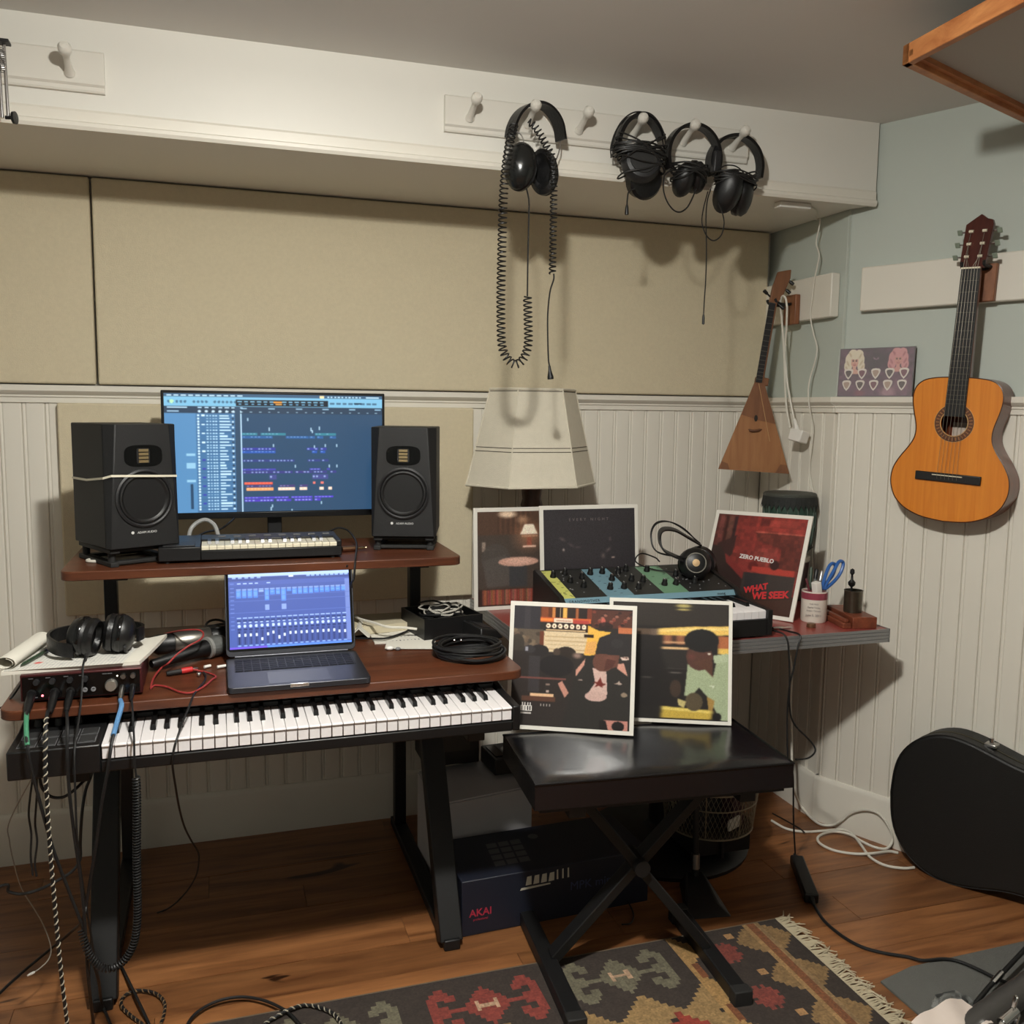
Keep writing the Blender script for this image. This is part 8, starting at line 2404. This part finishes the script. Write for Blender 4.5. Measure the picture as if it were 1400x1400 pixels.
for k in range(7):
    cy = -1.005 - k * 0.158
    for j in range(5):
        hw = 0.055 - j * 0.0115
        cv.rect(rx(-0.612 - 0.010 * (j + 1)), ry(cy + hw), rx(-0.553 + 0.010 * (j + 1)), ry(cy - hw), (122, 97, 64))
    for q in range(3):
        cv.rect(rx(-0.59 + 0.008 * q), ry(cy + 0.02 - 0.015 * q), rx(-0.575 + 0.008 * q), ry(cy + 0.008 - 0.015 * q), (120, 92, 58))
cv.rect(rx(-0.606), ry(RY1), rx(-0.594), ry(RY0), (142, 112, 74))
cv.rect(rx(-0.594), ry(RY1), rx(-0.572), ry(RY0), (112, 70, 44))
cv.rect(rx(-0.572), ry(RY1), rx(-0.559), ry(RY0), (128, 104, 72))
cv.noise(0.10)
cv.noise(0.06, 3)
paint('pattern', cv, (RX0, RY1, 0.0064), (RX1 - RX0, 0, 0), (0, RY0 - RY1, 0), attr_mat('wool_print', rough=0.95), rg_)
fr = MB()
rs = random.Random(9)
y = RY1
while y > RY0:
    L_ = rs.uniform(0.035, 0.06)
    a = rs.uniform(-0.9, 0.9)
    p0 = (RX1 - 0.006, y, 0.006)
    p1 = (RX1 + L_ * 0.5, y + L_ * 0.25 * math.sin(a), 0.006 + rs.uniform(0, 0.006))
    p2 = (RX1 + L_ * math.cos(a * 0.8), y + L_ * math.sin(a), 0.0035 + rs.uniform(0, 0.004))
    fr.tube([p0, p1, p2], [0.0024, 0.0022, 0.0012], 4)
    y -= rs.uniform(0.0028, 0.0045)
obj('fringe', fr, mat('fringe_wool', (176, 164, 138), 0.95), rg_, kind='stuff')
obj('edge_cord', MB().tube([(RX0, RY1 - 0.001, 0.004), (-1.5, RY1 + 0.0, 0.004), (-1.0, RY1 - 0.001, 0.004), (RX1, RY1, 0.004)], 0.0035, 6), mat('edge_wool', (96, 82, 66), 0.95), rg_)

# ------------------------------------------------------------------ grey mat and gear at the bottom right
obj('floor_mat', MB().prism([(-0.412, -1.245), (-0.30, -1.218), (1.0, -1.205), (1.0, -2.2), (-0.412, -2.2)], (0, 0, 0.0005), (1, 0, 0), (0, 1, 0), (0, 0, 0.005)), mat('grey_mat', (92, 92, 88), 0.95, var=0.08, vscale=20, bump=0.35, bscale=350), None, 'flat grey floor mat at the bottom right beside the rug fringe', 'mat')
sg = thing('folded_stand', 'folded dark instrument stand with chrome wing bolt lying at the bottom right', 'stand', (-0.28, -1.48, 0.006))
s0, s1 = Vector((-0.56, -1.545, 0.046)), Vector((0.05, -1.36, 0.052))
obj('tube', MB().cyl(s0, s1, 0.03, 20), mat('dark_grey_tube', (74, 72, 70), 0.4, 0.3), sg)
for f in (0.1, 0.8):
    p_ = s0.lerp(s1, f)
    obj('cradle_foot', MB().box(p_.x - 0.02, p_.x + 0.02, p_.y - 0.035, p_.y + 0.035, 0.006, 0.020), M_rub, sg, bevel=0.004)
wbp = Vector((-0.325, -1.535, 0.09))
nutm = obj('chrome_bolt', MB().cyl(wbp + Vector((-0.02, 0, -0.01)), wbp + Vector((0.03, 0.012, 0.0)), 0.011, 14), M_chrome, sg)
for sgn in (-1, 1):
    obj('wing', MB().obox(wbp + Vector((0.028, 0.01 + 0.004 * sgn, 0.018 * sgn)), (0.0035, 0.001, 0), (0, 0.006, 0), (0.004, 0, 0.016)), M_chrome, nutm, bevel=0.003)
obj('chrome_rod', MB().cyl((-0.42, -1.575, 0.075), wbp + Vector((-0.015, 0, -0.008)), 0.006, 12), M_chrome, sg)
rod2 = MB().tube([(-0.33, -1.43, 0.030), (-0.22, -1.38, 0.038), (-0.10, -1.33, 0.044), (0.04, -1.27, 0.05)], 0.0055, 12)
obj('lever_arm', rod2, M_black, sg)
obj('lever_collar', MB().cyl((-0.20, -1.372, 0.0385), (-0.15, -1.350, 0.0415), 0.008, 12), M_chrome, sg)
obj('arm_prop', MB().cyl((0.03, -1.276, 0.006), (0.03, -1.276, 0.05), 0.005, 10), M_black, sg)
cl_ = MB()
def bag(s, t):
    a = 2 * PI * s
    r = (0.040 if t < 0.7 else 0.034) * (1 + 0.10 * math.sin(5 * a + 3 * t) + 0.06 * math.sin(9 * a))
    return (-0.36 + r * 1.2 * math.cos(a), -1.42 + r * 0.9 * math.sin(a), 0.0065 + 0.055 * t)
cl_.sheet(bag, 28, 6, 0.0)
obj('plastic_cup', cl_, mat('thin_clear_plastic', (225, 228, 226), 0.12, trans=0.85), None, 'crumpled clear plastic cup on the grey mat behind the folded stand', 'cup')
pt_ = MB().sheet(lambda s, t: (-0.53 + 0.17 * s + 0.02 * t, -1.475 - 0.07 * t + 0.035 * s, 0.080 + 0.012 * math.sin(3.1 * s) - 0.02 * t + 0.004 * math.sin(11 * s + 4 * t)), 12, 5, 0.0015)
obj('paper_towel', pt_, mat('paper_towel', (214, 200, 190), 0.9), None, 'crumpled white paper towel draped over the folded stand', 'paper towel')
